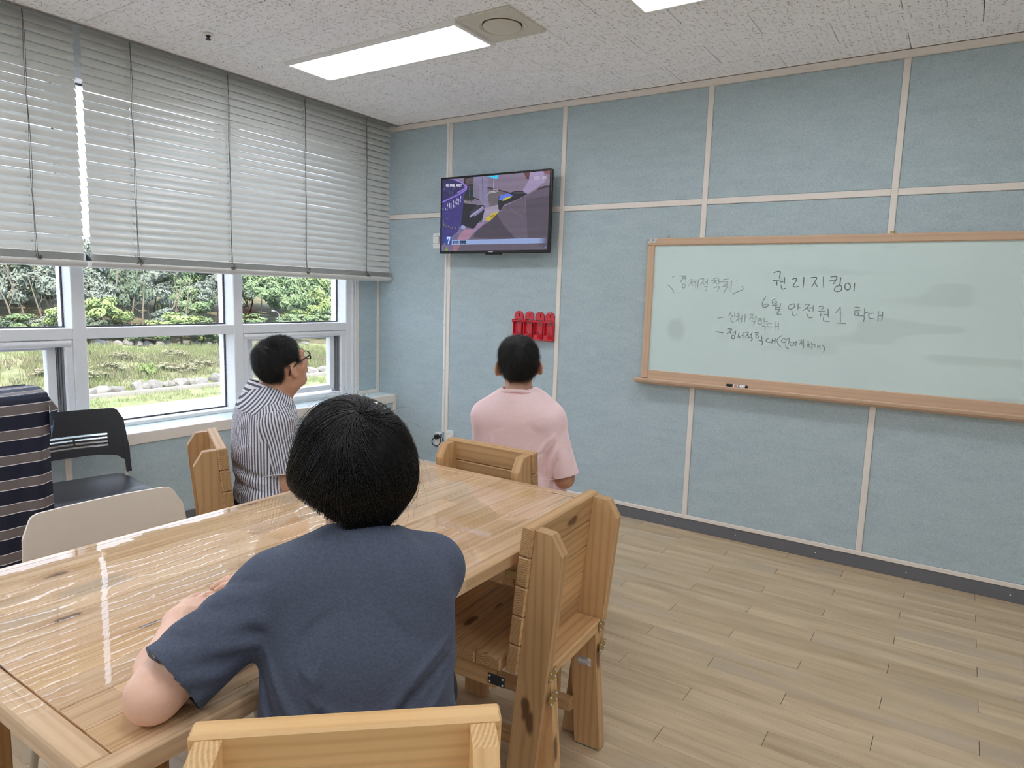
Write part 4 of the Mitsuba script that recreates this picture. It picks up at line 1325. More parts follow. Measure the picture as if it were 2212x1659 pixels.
def socket(x, z, label):
    t = thing('wall_socket', label, 'wall socket')
    part(t, 'plate', box_shape((0.072, 0.008, 0.118), 'white_plastic', 0.002, center=(x, -0.004, z)))
    for dz in (0.024, -0.022):
        c = lathe([(0.019, 0.0), (0.021, 0.002), (0.017, 0.003), (0.016, -0.004), (0, -0.004)], 24)
        c.apply_transform(trimesh.transformations.rotation_matrix(math.pi / 2, [1, 0, 0]))
        c.apply_translation([x, -0.0085, z + dz])
        part(t, 'outlet', ply(c, 'white_plastic', 40))
    return t


socket(-0.566, 0.295, 'white wall socket with a black plug below the cable raceway')
t = thing('power_plug', 'black plug with a short looped black cord in the left wall socket', 'plug')
m = trimesh.creation.cylinder(0.019, 0.03, sections=20)
m.apply_transform(trimesh.transformations.rotation_matrix(math.pi / 2, [1, 0, 0]))
m.apply_translation([-0.566, -0.026, 0.321])
part(t, 'plug_body', ply(m, 'black_rubber', 40))
part(t, 'cord', ply(tube(smooth_line([(-0.568, -0.040, 0.318), (-0.594, -0.048, 0.296), (-0.590, -0.045, 0.258), (-0.556, -0.035, 0.248), (-0.534, -0.022, 0.276), (-0.532, -0.018, 0.345)], 6), 0.0035, 8), 'black_rubber', True))
socket(-0.450, 0.325, 'white wall socket half hidden behind the chair of the man in pink')
t = thing('blue_cable_clip', 'small blue cable tie hanging at the foot of the cable raceway', 'cable tie')
part(t, 'tie', ply(tube([(-0.525, -0.018, 0.35), (-0.515, -0.025, 0.325), (-0.508, -0.02, 0.305)], 0.0025, 6), 'blue_sheet', True))
part(t, 'tag', box_shape((0.016, 0.006, 0.022), 'blue_sheet', 0.002, center=(-0.508, -0.02, 0.300)))


# ------------------------------------------------------------------ four red holders
def red_holder(x, z, label):
    t = thing('red_holder', label, 'wall holder', 'red plastic holders in a row on the wall')
    w, h = 0.072, 0.202
    out = LineString([(0, -h / 2 + w / 2 - 0.03), (0, h / 2 - w / 2)]).buffer(w / 2, 12).intersection(shapely.box(-0.06, -h / 2, 0.06, h / 2))
    out = out.union(shapely.box(-w / 2, -h / 2, w / 2, 0))
    out = out.difference(LineString([(0.006, 0.064), (0.006, 0.084)]).buffer(0.004))
    out = out.difference(LineString([(-0.008, -0.052), (0.008, -0.052)]).buffer(0.005))
    slot = Polygon([(-0.024, 0.012), (0.030, 0.018), (0.030, 0.024), (-0.016, 0.021), (-0.016, 0.035), (0.030, 0.038), (0.030, 0.044), (-0.024, 0.042)])
    out = out.difference(slot)
    m = prism(out, 0.010, None, 'y', -0.012)
    m.apply_translation([x, 0, z])
    p = part(t, 'back_plate', ply(m, 'red_plastic', False))
    for s in (-1, 1):
        part(t, 'side_lip', box_shape((0.006, 0.022, h - 0.07), 'red_plastic', 0.002, center=(x + s * (w / 2 - 0.002), -0.021, z - 0.03)))
    arm = cat([cbox((w + 0.006, 0.010, 0.012), 0.003, None, 0, (x - 0.003, -0.030, z + 0.030))[:2], cbox((0.009, 0.026, 0.022), 0.003, None, 0, (x - w / 2 - 0.0055, -0.022, z + 0.030))[:2]])
    part(t, 'clip_arm', ply(arm, 'red_plastic', False))
    shelf = cat([cbox((w + 0.002, 0.040, 0.014), 0.003, None, 0, (x, -0.028, z - h / 2 + 0.007))[:2], cbox((w * 0.5, 0.008, 0.036), 0.003, None, 0, (x - 0.008, -0.044, z - h / 2 + 0.022))[:2]])
    part(t, 'foot_rest', ply(shelf, 'red_plastic', False))
    for dz in (0.090, -0.052):
        part(t, 'screw', ply(trimesh.creation.icosphere(2, 0.0052).apply_translation([x + 0.004, -0.014, z + dz]), 'steel', True))


for i, (x, z) in enumerate(RED):
    red_holder(x, z, ('leftmost red plastic wall holder, partly behind the head of the man in pink', 'second red plastic wall holder from the left', 'third red plastic wall holder from the left', 'rightmost red plastic wall holder, next to the cream trim strip')[i])


# ------------------------------------------------------------------ whiteboard
def whiteboard():
    t = thing('whiteboard', 'wide whiteboard in a pale wood frame with grey Korean handwriting', 'whiteboard')
    x0, x1, z0, z1 = 1.150, 3.76, 1.012, 1.850
    part(t, 'panel', span(x0 + 0.03, x1 - 0.03, -0.022, -0.004, z0, z1 - 0.03, 'board_face', 0.0))
    part(t, 'frame_top', span(x0, x1, -0.036, -0.001, z1 - 0.044, z1, 'wood_beech', 0.004, 0, 3))
    part(t, 'frame_left', span(x0, x0 + 0.046, -0.035, -0.001, z0 - 0.05, z1 - 0.044, 'wood_beech', 0.004, 2, 4))
    part(t, 'frame_right', span(x1 - 0.046, x1, -0.035, -0.001, z0 - 0.05, z1 - 0.044, 'wood_beech', 0.004, 2, 5))
    part(t, 'frame_bottom', span(x0 + 0.046, x1 - 0.046, -0.036, -0.001, z0 - 0.058, z0 + 0.004, 'wood_beech', 0.004, 0, 6))
    lip = Polygon([(-0.001, z0 - 0.052), (-0.080, z0 - 0.052), (-0.088, z0 - 0.046), (-0.092, z0 - 0.052), (-0.090, z0 - 0.066), (-0.070, z0 - 0.070), (-0.034, z0 - 0.086), (-0.001, z0 - 0.086)])
    m = trimesh.creation.extrude_polygon(lip, x1 - x0 + 0.05, engine='earcut')
    v = np.stack([x0 - 0.025 + m.vertices[:, 2], m.vertices[:, 0], m.vertices[:, 1]], 1)
    mm = trimesh.Trimesh(v, m.faces, process=False)
    vv, ff, uv = flat_uv(mm, 0, 2, 9)
    part(t, 'marker_tray', ply((vv, ff), 'wood_beech', False, uv=uv))
    part(t, 'sticker', box_shape((0.060, 0.002, 0.026), 'sticker', 0.0003, center=(x0 + 0.032, -0.037, z1 - 0.014)))
    part(t, 'nail', ply(trimesh.creation.cylinder(0.004, 0.02, sections=8).apply_translation([x0 + 0.13, -0.015, z1 + 0.008]), 'brass', 30))
    part(t, 'hanger', box_shape((0.020, 0.008, 0.020), 'brass', 0.002, center=(2.51, -0.010, z1 + 0.006)))

    def ribbon(pts, w):
        p = np.asarray(pts, float)
        d = np.gradient(p, axis=0)
        d /= np.linalg.norm(d, axis=1, keepdims=True) + 1e-9
        nn = np.stack([-d[:, 1], d[:, 0]], 1)
        k = w * np.clip(0.7 + 0.5 * np.sin(np.linspace(0.4, 2.9, len(p))), 0, 1.2)[:, None]
        a, b = p + nn * k, p - nn * k
        vtx = np.vstack([np.stack([a[:, 0], np.full(len(p), -0.0226), a[:, 1]], 1), np.stack([b[:, 0], np.full(len(p), -0.0226), b[:, 1]], 1)])
        n = len(p)
        f = [q for i in range(n - 1) for q in ((i, i + 1, n + i + 1), (i, n + i + 1, n + i))]
        return vtx, np.array(f)

    for name, ink, w, strokes in WRITING:
        ms = []
        for s in strokes:
            pts = np.asarray(s, float) / 1000.0
            ms.append(ribbon(smooth_line(pts, 4) if len(pts) > 2 else np.linspace(pts[0], pts[1], 4), w))
        part(t, name, ply(cat(ms), ink, False), kind='stuff')


whiteboard()
t = thing('marker_pen', 'black and white marker pen lying on the whiteboard tray', 'marker pen')
MX, MZ = 1.718, 0.969
for nm, a, b, r, c in (('barrel', 0.036, 0.112, 0.0085, 'paper'), ('cap', 0.0, 0.038, 0.0095, 'black_rubber'), ('end_plug', 0.110, 0.122, 0.0088, 'black_rubber')):
    m = trimesh.creation.cylinder(r, b - a, sections=16)
    m.apply_transform(trimesh.transformations.rotation_matrix(math.pi / 2, [0, 1, 0]))
    m.apply_translation([MX + (a + b) / 2, -0.066, MZ + 0.0005])
    part(t, nm, ply(m, c, 40))
for a, c in ((0.052, 'red_plastic'), (0.062, 'brass'), (0.074, 'blue_sheet')):
    m = trimesh.creation.cylinder(0.0087, 0.008, sections=16)
    m.apply_transform(trimesh.transformations.rotation_matrix(math.pi / 2, [0, 1, 0]))
    m.apply_translation([MX + a, -0.066, MZ + 0.0005])
    part(t, 'label_band', ply(m, c, 40))


# ------------------------------------------------------------------ big wooden table
TX0, TX1, TY0, TY1, TZ = 0.917, 1.885, -3.735, -1.992, 0.750


def table():
    t = thing('table', 'large glossy lacquered pine table with knotty boards and a framed edge', 'table')
    th, bw, be = 0.038, 0.034, 0.050
    x0, x1, y0, y1 = TX0 + bw, TX1 - bw, TY0 + be, TY1 - be
    n = 10
    w = (x1 - x0) / n
    for i in range(n):
        a = x0 + i * w
        part(t, 'board', box_shape((w - 0.0008, y1 - y0 - 0.001, th), 'table_lacquer', 0.0006, 1, 40 + i * 3, (a + w / 2, (y0 + y1) / 2, TZ - th / 2)))
    for i, (a, b, sgn) in enumerate(((TX0, x0, -1), (x1, TX1, 1))):
        # outer boards with a softly rounded upper arris
        w, R = b - a - 0.001, 0.014
        e = [(R * math.sin(q), R * (math.cos(q) - 1) * 0.55) for q in np.linspace(0, math.pi / 2, 13)]
        pr = [(-w / 2, 0.0)] + [(w / 2 - R + x, z) for x, z in e] + [(w / 2, -th), (-w / 2, -th)]
        pr = np.array(pr)
        L = TY1 - TY0
        n_ = len(pr)
        s_ = np.concatenate([[0], np.cumsum(np.linalg.norm(np.diff(pr, axis=0), axis=1))])
        V = np.array([((a + b) / 2 + sgn * x, TY0 + yy, TZ + z) for yy in (0, L) for x, z in pr])
        F = [q for j in range(n_ - 1) for q in ((j, j + 1, n_ + j + 1), (j, n_ + j + 1, n_ + j))]
        F += [(0, j, j + 1) for j in range(1, n_ - 1)] + [(n_, n_ + j + 1, n_ + j) for j in range(1, n_ - 1)]
        m = trimesh.Trimesh(V, F, process=False)
        if m.volume < 0:
            m.faces = m.faces[:, ::-1]
        v3 = m.vertices[m.faces].reshape(-1, 3)
        k3 = m.faces.reshape(-1)
        uv = np.stack([v3[:, 1] - TY0 + 10 * (3 + i), s_[k3 % n_] + 5 * (i + 1) + 0.3], 1)
        part(t, 'edge_board', ply((v3, np.arange(len(v3)).reshape(-1, 3)), 'table_lacquer', False, uv=uv))
    for i, (a, b) in enumerate(((TY0, y0), (y1, TY1))):
        part(t, 'end_board', box_shape((x1 - x0 - 0.001, b - a - 0.001, th), 'table_lacquer', 0.004, 0, 95 + i, ((x0 + x1) / 2, (a + b) / 2, TZ - th / 2)))
    z1 = TZ - th - 0.001
    for i, (c, s, g) in enumerate((((TX0 + 0.10, (TY0 + TY1) / 2), (0.038, TY1 - TY0 - 0.28), 1), ((TX1 - 0.16, (TY0 + TY1) / 2), (0.038, TY1 - TY0 - 0.28), 1),
                                   (((TX0 + TX1) / 2 - 0.03, TY0 + 0.14), (TX1 - TX0 - 0.30, 0.038), 0), (((TX0 + TX1) / 2 - 0.03, TY1 - 0.14), (TX1 - TX0 - 0.30, 0.038), 0))):
        part(t, 'apron', box_shape((s[0], s[1], 0.088), 'table_side', 0.003, g, 60 + i, (c[0], c[1], z1 - 0.044)))
    for i, (x, y) in enumerate(((TX0 + 0.10, TY0 + 0.14), (TX1 - 0.16, TY0 + 0.14), (TX0 + 0.10, TY1 - 0.14), (TX1 - 0.16, TY1 - 0.14))):
        part(t, 'leg', box_shape((0.088, 0.088, z1), 'table_side', 0.005, 2, 70 + i, (x, y, z1 / 2)))


table()


# ------------------------------------------------------------------ heavy wooden chairs made of square timber
def timber(size, seed, center, grain, rot=None, bsdf='wood_pine', b=0.004):
    v, f, uv = cbox(size, b, grain, seed)
    if rot is not None:
        c, s = math.cos(rot), math.sin(rot)       # tilt in the x-z plane
        v = np.stack([v[:, 0] * c + v[:, 2] * s, v[:, 1], -v[:, 0] * s + v[:, 2] * c], 1)
    return ply((v + np.asarray(center), f), bsdf, False, uv=uv)


def plate(center, size, axis, bsdf, screws, rot=0.0):
    """A small bracket with its screw heads: (plate mesh, screw mesh)."""
    m = trimesh.Trimesh(*cbox(size, 0.0015)[:2], process=False)
    sc = []
    for a, b in screws:
        o = [k for k in range(3) if k != axis]
        p = np.zeros(3)
        p[o[0]], p[o[1]] = a, b
        for sgn in (-1, 1):
            q = p.copy()
            q[axis] = sgn * size[axis] / 2
            sc.append(trimesh.creation.icosphere(1, 0.0042).apply_translation(q))
    s = cat(sc)
    R = trimesh.transformations.rotation_matrix(rot, np.eye(3)[axis])
    for k in (m, s):
        k.apply_transform(R)
        k.apply_translation(center)
    return m, s


def wooden_chair(x, y, deg, label, seed, bsdf='wood_pine', front=True):
    """x, y: middle of the back's top edge on the sitter's side; local +x is where the sitter faces."""
    t = thing('wooden_chair', label, 'chair', 'heavy square-timber chairs around the table')
    W = place(x, y, 0, deg)
    lean = math.radians(5.2)
    ht, thk, wd = 0.845, 0.038, 0.088
    hw = 0.223
    top = np.array([0.0, 0.0, ht])
    down = np.array([math.sin(lean), 0, -math.cos(lean)])     # the back leans: lower end further forward
    back = np.array([-math.cos(lean), 0, -math.sin(lean)])
    for i in range(5):
        c = top + down * (wd * (i + 0.5)) + back * (thk / 2)
        part(t, 'back_plank', timber((thk - 0.0005 * (i % 2), 2 * hw, wd - 0.0016), seed + i, c, 1, -lean, bsdf), to_world=W)
    # rear posts with chamfered tops
    zc = ht - 0.006
    L = zc / math.cos(lean)
    for k, s in enumerate((-1, 1)):
        yc = s * (hw - 0.010 - thk / 2)
        prof = [(thk, 0), (thk + 0.050, 0), (thk + wd, 0.052), (thk + wd, L), (thk, L)]
        pts = []
        for d, l in prof:
            q = top + np.array([0, 0, -0.006]) + back * d + down * l
            pts.append((q[0], max(q[2], 0.004)))
        m = prism(pts, thk, None, 'y', yc - thk / 2)
        v, f, uv = flat_uv(m, 2, 0, seed + 20 + k)
        part(t, 'rear_post', ply((v, f), bsdf, False, uv=uv), to_world=W)
    # rear legs lapped on the inner side, leaning the other way
    st = 0.435
    for k, s in enumerate((-1, 1)):
        yc = s * (hw - 0.010 - thk * 1.5 - 0.0005)
        xb = -0.116
        m = prism([(xb - 0.001, 0.004), (xb + wd, 0.004), (xb + wd + 0.034, st - thk), (xb + 0.034, st - thk)], thk, None, 'y', yc - thk / 2)
        v, f, uv = flat_uv(m, 2, 0, seed + 30 + k)
        lg = part(t, 'rear_leg', ply((v, f), bsdf, False, uv=uv), to_world=W)
        part(lg, 'felt_pad', ply(cat([cbox((wd * 0.9, thk * 0.95, 0.005), 0.001, None, 0, (xb + wd / 2, yc, 0.0025))[:2]]), 'green_felt', False), label='green felt pad', to_world=W)
    # seat: planks across, then the shelf between the posts
    for i in range(5):
        xc = 0.055 + wd * (i + 0.5)
        part(t, 'seat_plank', timber((wd - 0.002, 2 * hw, thk), seed + 40 + i, (xc, 0, st - thk / 2), 1, None, bsdf), to_world=W)
    inner = 2 * (hw - 0.010 - thk) - 0.002
    part(t, 'rear_shelf', timber((0.118, inner, thk), seed + 47, (-0.026, 0, st - thk / 2), 1, None, bsdf), to_world=W)
    for k, s in enumerate((-1, 1)):
        yc = s * (hw - 0.010 - thk / 2)
        part(t, 'side_rail', timber((0.42, thk, 0.062), seed + 50 + k, (0.285, yc, st - thk - 0.032), 0, None, bsdf), to_world=W)
        part(t, 'front_leg', timber((wd, thk, st - thk - 0.064), seed + 54 + k, (0.40, yc, (st - thk - 0.064) / 2), 2, None, bsdf), to_world=W)
        part(t, 'low_rail', timber((0.40, thk * 0.8, 0.045), seed + 58 + k, (0.18, s * (hw - 0.010 - thk * 2.4), 0.14), 0, None, bsdf), to_world=W)
        # brackets
        yo = s * (hw - 0.010)
        for nm, c, sz, ax, mt, scr in (('side_bracket', (0.072, yo + s * 0.001, st - thk - 0.034), (0.058, 0.003, 0.032), 1, 'steel_dark', ((-0.022, -0.009), (-0.022, 0.009), (0.022, -0.009), (0.022, 0.009))),
                                       ('shelf_bracket', (-0.0885, s * (hw - 0.010 - thk), st - 0.022), (0.003, 0.044, 0.036), 0, 'brass', ((-0.014, -0.010), (-0.014, 0.010), (0.014, -0.010), (0.014, 0.010))),
                                       ('leg_bracket', (-0.094, s * (hw - 0.010 - thk), st - 0.092), (0.003, 0.050, 0.034), 0, 'brass', ((-0.016, -0.010), (-0.016, 0.010), (0.016, -0.010), (0.016, 0.010)))):
            m, sc = plate(c, sz, ax, mt, scr)
            b = part(t, nm, ply(m, mt, False), to_world=W)
            part(b, 'screw', ply(sc, 'steel', True), kind='stuff', to_world=W)
    return t, W


wooden_chair(1.912, -2.42, 180 + 3.2, 'empty pine timber chair on the right side of the table, its back to the room', 100)
ch, W = 'wooden_chair', place(1.912, -2.42, 0, 183.2)
part(ch, 'tag', box_shape((0.046, 0.0012, 0.026), 'sticker', 0.0003, center=(-0.05, -0.136, 0.295)), label='small silver sticker on the rear leg', to_world=W)
wooden_chair(2.1715, -3.493, math.degrees(math.atan2(0.740, -0.673)), 'pale pine timber chair under the woman in navy, cut off by the bottom edge', 200, 'wood_pine_pale')
wooden_chair(1.27, -1.856, 90, 'pine timber chair under the man in the pink shirt', 300)
wooden_chair(0.339, -2.508, math.degrees(math.atan2(0.886, 0.463)), 'pine timber chair under the man in the striped shirt', 400)


# ------------------------------------------------------------------ moulded plastic chairs
def shell_chair(x, y, deg, label, shell, slots, seat_z=0.445, back_top=0.80):
    t = thing('plastic_chair', label, 'chair')
    W = place(x, y, 0, deg)
    hw = 0.235
    # seat
    nu, nv = 25, 21
    u, v = np.meshgrid(np.linspace(-1, 1, nu), np.linspace(0, 1, nv), indexing='ij')
    xx = -0.20 + 0.43 * v
    yy = u * hw * (1 - 0.06 * v) * (1 - 0.05 * (1 - v) ** 3)
    zz = seat_z - 0.014 * (1 - u ** 2) * np.sin(np.pi * np.clip(v, 0, 1)) - 0.035 * np.clip((v - 0.72) / 0.28, 0, 1) ** 2 - 0.012 * np.abs(u) ** 6 + 0.006
    top = np.stack([xx, yy, zz], -1).reshape(-1, 3)
    bot = top - np.array([0, 0, 0.010])
    idx = np.arange(nu * nv).reshape(nu, nv)
    q = np.stack([idx[:-1, :-1], idx[1:, :-1], idx[1:, 1:], idx[:-1, 1:]], -1).reshape(-1, 4)
    N = nu * nv
    rim = np.concatenate([idx[0, :], idx[1:, -1], idx[-1, -2::-1], idx[-2:0:-1, 0]])
    rq = np.stack([rim, np.roll(rim, -1), np.roll(rim, -1) + N, rim + N], 1)
    F = np.vstack([q, q[:, ::-1] + N, rq])
    F = np.vstack([F[:, [0, 1, 2]], F[:, [0, 2, 3]]])
    part(t, 'seat', ply(trimesh.Trimesh(np.vstack([top, bot]), F, process=False), shell, 35), to_world=W)
    # back: outline in (y, z'), slots cut out, then bent around the sitter and leaned back
    z0, z1 = 0.565, back_top
    out = Polygon([(-0.245, z0 - 0.10), (-0.222, z0 - 0.10), (-0.215, z0 - 0.035), (-0.19, z0 - 0.012), (-0.10, z0 + 0.002), (0.10, z0 + 0.002), (0.19, z0 - 0.012), (0.215, z0 - 0.035), (0.222, z0 - 0.10), (0.245, z0 - 0.10),
                   (0.247, z0 + 0.02), (0.232, z1 - 0.06), (0.205, z1 - 0.006), (0.185, z1), (-0.185, z1), (-0.205, z1 - 0.006), (-0.232, z1 - 0.06), (-0.247, z0 + 0.02)]).buffer(-0.022).buffer(0.022).union(shapely.box(-0.245, z0 - 0.10, -0.222, z0 + 0.05)).union(shapely.box(0.222, z0 - 0.10, 0.245, z0 + 0.05))
    if slots:
        zs = z0 + 0.052
        cut = [LineString([(-0.15, zs + 0.054), (0.15, zs + 0.054)]).buffer(0.0055)]
        for k in (1, 2):
            for a, b in ((-0.15, -0.008), (0.008, 0.15)):
                cut.append(LineString([(a, zs + 0.054 - 0.019 * k), (b, zs + 0.054 - 0.019 * k)]).buffer(0.0045))
        cut.append(LineString([(-0.15, zs - 0.003), (0.15, zs - 0.003)]).buffer(0.0045))
        out = out.difference(shapely.union_all(cut))
    strips = []
    for i in range(40):
        a = -0.25 + 0.5 * i / 40
        g = out.intersection(shapely.box(a, 0, a + 0.5 / 40, 2))
        for gg in getattr(g, 'geoms', [g]):
            if gg.geom_type == 'Polygon' and gg.area > 1e-8:
                strips.append(trimesh.creation.extrude_polygon(gg, 0.010, engine='earcut'))
    m = cat(strips)
    # drop the inner walls between strips
    tri = m.triangles_center
    nn = m.face_normals
    k = (tri[:, 0] + 0.25) / (0.5 / 40)
    inner = (np.abs(nn[:, 0]) > 0.99) & (np.abs(k - np.round(k)) < 1e-4)
    m = trimesh.Trimesh(m.vertices, m.faces[~inner], process=False)
    m.merge_vertices(digits_vertex=6)
    a, b, d = m.vertices[:, 0], m.vertices[:, 1], m.vertices[:, 2]
    h = b - z0
    X = -0.215 - 0.16 * h - d + 0.55 * a * a + 0.35 * np.clip(0.06 - h, 0, 1) ** 2
    m = trimesh.Trimesh(np.stack([X, a, b], 1), m.faces, process=False)
    part(t, 'backrest', ply(m, shell, 35), to_world=W)
    for s in (-1, 1):
        part(t, 'back_tube', ply(tube(smooth_line([(0.02, s * 0.215, seat_z - 0.028), (-0.14, s * 0.222, seat_z - 0.026), (-0.185, s * 0.228, seat_z + 0.01), (-0.196, s * 0.234, 0.53)], 6), 0.011, 10), 'tube_beige', True), to_world=W)
        part(t, 'front_leg', ply(tube(smooth_line([(-0.02, s * 0.20, seat_z - 0.035), (0.12, s * 0.205, seat_z - 0.045), (0.185, s * 0.215, seat_z - 0.09), (0.215, s * 0.228, 0.006)], 6), 0.011, 10), 'tube_beige', True), to_world=W)
        part(t, 'rear_leg', ply(tube(smooth_line([(0.0, s * 0.20, seat_z - 0.035), (-0.10, s * 0.21, seat_z - 0.05), (-0.18, s * 0.22, seat_z - 0.12), (-0.245, s * 0.235, 0.006)], 6), 0.011, 10), 'tube_beige', True), to_world=W)
    part(t, 'cross_bar', ply(tube([(0.06, -0.2, seat_z - 0.036), (0.06, 0.2, seat_z - 0.036)], 0.009, 8), 'tube_beige', True), to_world=W)


shell_chair(-0.665, -2.575, -8, 'black plastic chair with slots in its back, standing under the window', 'plastic_black', True, 0.45, 0.805)
shell_chair(0.945, -3.155, -2, 'beige plastic chair pushed up to the left side of the table', 'plastic_beige', False, 0.43, 0.80)


# ------------------------------------------------------------------ tall thing under a striped cloth
def covered_stand():
    t = thing('covered_stand', 'tall stand under a navy and grey striped cloth at the left edge', 'covered stand')
    px, py, ang = -0.245, -2.905, math.radians(-97.0)       # upper near corner; the front runs away from it along ang
    a = np.array([math.cos(ang), math.sin(ang)])
    nrm = np.array([a[1], -a[0]])
    if nrm @ (CAM[:2] - [px, py]) < 0:
        nrm = -nrm
    w, dp, zt, zb = 0.62, 0.34, 1.015, 0.02
    # path over the cloth's cross section: front hem -> top front edge -> top back edge -> back hem
    prof = [(0.030, zb), (0.022, 0.30), (0.010, 0.62), (0.004, 0.88), (0.0, zt - 0.035), (-0.012, zt - 0.010), (-0.04, zt), (-0.16, zt + 0.012), (-dp + 0.04, zt - 0.006), (-dp, zt - 0.05), (-dp - 0.01, 0.5), (-dp - 0.012, zb)]
    pr = smooth_line(prof, 6)
    s = np.concatenate([[0], np.cumsum(np.linalg.norm(np.diff(pr, axis=0), axis=1))])
    top_s = s[np.argmin(np.abs(pr[:, 1] - (zt - 0.035)) + (pr[:, 0] < -0.01) * 9)]
    nu = 49
    U = np.linspace(0, 1, nu)
    V, UV = [], []
    for i, u in enumerate(U):
        for (o, z), ss in zip(pr, s):
            fold = 0.010 * math.sin(u * 17 + 0.6 * math.sin(z * 4)) * np.clip((zt - z) / zt, 0, 1) + 0.004 * math.sin(u * 41 + z * 6) * np.clip((zt - z) / 0.5, 0, 1)
            e = 0.03 * max(0.0, 0.06 - u) / 0.06 * np.clip((zt - z) / 0.2, 0, 1)
            sag = -0.012 * math.sin(math.pi * u) * (1 if z > zt - 0.03 else 0)
            d = u * w * (1 + 0.0 * z)
            x = px + a[0] * d + nrm[0] * (o + fold - e)
            y = py + a[1] * d + nrm[1] * (o + fold - e)
            V.append((x, y, z + sag + 0.010 * (u - 0.5)))
            UV.append((d, ss - top_s + 0.0 + 0.012 * math.sin(u * 3.1)))
    n = len(pr)
    idx = np.arange(nu * n).reshape(nu, n)
    q = np.stack([idx[:-1, :-1], idx[1:, :-1], idx[1:, 1:], idx[:-1, 1:]], -1).reshape(-1, 4)
    F = np.vstack([q[:, [0, 1, 2]], q[:, [0, 2, 3]]])
    V, UV = np.array(V), np.array(UV)
    part(t, 'striped_cloth', ply(trimesh.Trimesh(V, F, process=False), 'striped_cloth', True, uv=UV))
    # the side flap tucked at the upper corner
    c0 = np.array([px, py])
    A3 = lambda d, o, z: np.array([*(c0 + a * d + nrm * o), z])
    fl = [A3(0.0, -0.01, zt - 0.02), A3(-0.045, -0.05, zt - 0.085), A3(-0.030, -0.06, zt - 0.135), A3(-0.012, -0.05, zt - 0.215), A3(0.004, 0.001, zt - 0.15), A3(0.002, 0.002, zt - 0.06)]
    mid = A3(-0.012, -0.025, zt - 0.11)
    m = trimesh.Trimesh(fl + [mid], [(i, (i + 1) % 6, 6) for i in range(6)], process=False)
    uvf = np.array([(q[0], 0.02 + (zt - q[2]) * 0.9) for q in m.vertices])
    part(t, 'corner_flap', ply(m, 'striped_cloth', True, uv=uvf))
    fl2 = [A3(-0.006, -0.022, zt - 0.12), A3(-0.030, -0.062, zt - 0.133), A3(-0.014, -0.055, zt - 0.21), A3(0.001, -0.003, zt - 0.16)]
    part(t, 'cloth_lining', ply(trimesh.Trimesh([q + np.array([*nrm * 0.003, 0]) for q in fl2], [(0, 1, 2), (0, 2, 3)], process=False), 'cloth_back', False), label='blue reverse side of the cloth showing at the corner')
    for k, (d, o) in enumerate(((0.04, -0.04), (0.04, -dp + 0.05), (w - 0.05, -0.04), (w - 0.05, -dp + 0.05))):
        q = c0 + a * d + nrm * o
        part(t, 'post', ply(tube([(q[0], q[1], 0.0), (q[0], q[1], zt - 0.03)], 0.014, 10), 'steel_dark', True))
    q = [c0 + a * d + nrm * o for d, o in ((0.02, -0.02), (w - 0.03, -0.02), (w - 0.03, -dp + 0.03), (0.02, -dp + 0.03))]
    part(t, 'top_board', ply(prism([tuple(p) for p in q], 0.016, None, 'z', zt - 0.048), 'steel_dark', False))


covered_stand()


t = thing('paper_strip', 'white paper strip stuck under the table edge beside the woman in navy', 'paper strip')
part(t, 'sheet', box_shape((0.002, 0.16, 0.030), 'paper', 0.0004, center=(TX1 - 0.138, -3.45, 0.672)))


# ------------------------------------------------------------------ people
def frame(f, u=(0, 0, 1), roll=0.0):
    f = unit(f)
    r = unit(np.cross(f, u))
    u = np.cross(r, f)
    if roll:
        c, s = math.cos(roll), math.sin(roll)
        r, u = r * c + u * s, u * c - r * s
    return np.stack([r, f, u])          # rows: right, forward, up


def head_parts(c, M, s=1.0, ear=0.0):
    """Primitive list of a head: cranium, face, jaw, nose, lips, ears. c: middle of the skull."""
    g = lambda r, f, u: c + s * (M[0] * r + M[1] * f + M[2] * u)
    P = [('e', g(0, -0.012, 0.030), np.array([0.074, 0.094, 0.082]) * s, M, 0.02),
         ('e', g(0, 0.028, -0.012), np.array([0.064, 0.068, 0.078]) * s, M, 0.03),
         ('c', g(0, 0.030, -0.050), g(0, 0.060, -0.088), 0.050 * s, 0.026 * s, 0.03),
         ('e', g(0, 0.082, 0.034), np.array([0.048, 0.018, 0.012]) * s, M, 0.015),
         ('c', g(0, 0.092, 0.014), g(0, 0.112, -0.018), 0.008 * s, 0.012 * s, 0.012),
         ('c', g(-0.012, 0.100, -0.022), g(0.012, 0.100, -0.022), 0.009 * s, 0.009 * s, 0.008),
         ('c', g(-0.020, 0.091, -0.047), g(0.020, 0.091, -0.047), 0.006 * s, 0.006 * s, 0.008),
         ('c', g(-0.017, 0.088, -0.057), g(0.017, 0.088, -0.057), 0.007 * s, 0.007 * s, 0.008)]
    for k in (-1, 1):
        P.append(('c', g(k * 0.034, 0.074, -0.010), g(k * 0.050, 0.040, -0.012), 0.020 * s, 0.024 * s, 0.02))
        E = frame(M[1] * 0.35 + M[0] * k * 0.94, M[2])
        P.append(('e', g(k * (0.080 + ear), -0.010 - ear, -0.006), np.array([0.017 + ear, 0.008, 0.031]) * s, E, 0.004))
        P.append(('c', g(k * 0.077, -0.004, -0.034), g(k * 0.074, 0.004, -0.030), 0.008 * s, 0.007 * s, 0.006))
        P.append(('-e', g(k * (0.088 + ear), -0.006, -0.004), np.array([0.009, 0.006, 0.019]) * s, E, 0.004))
    return P


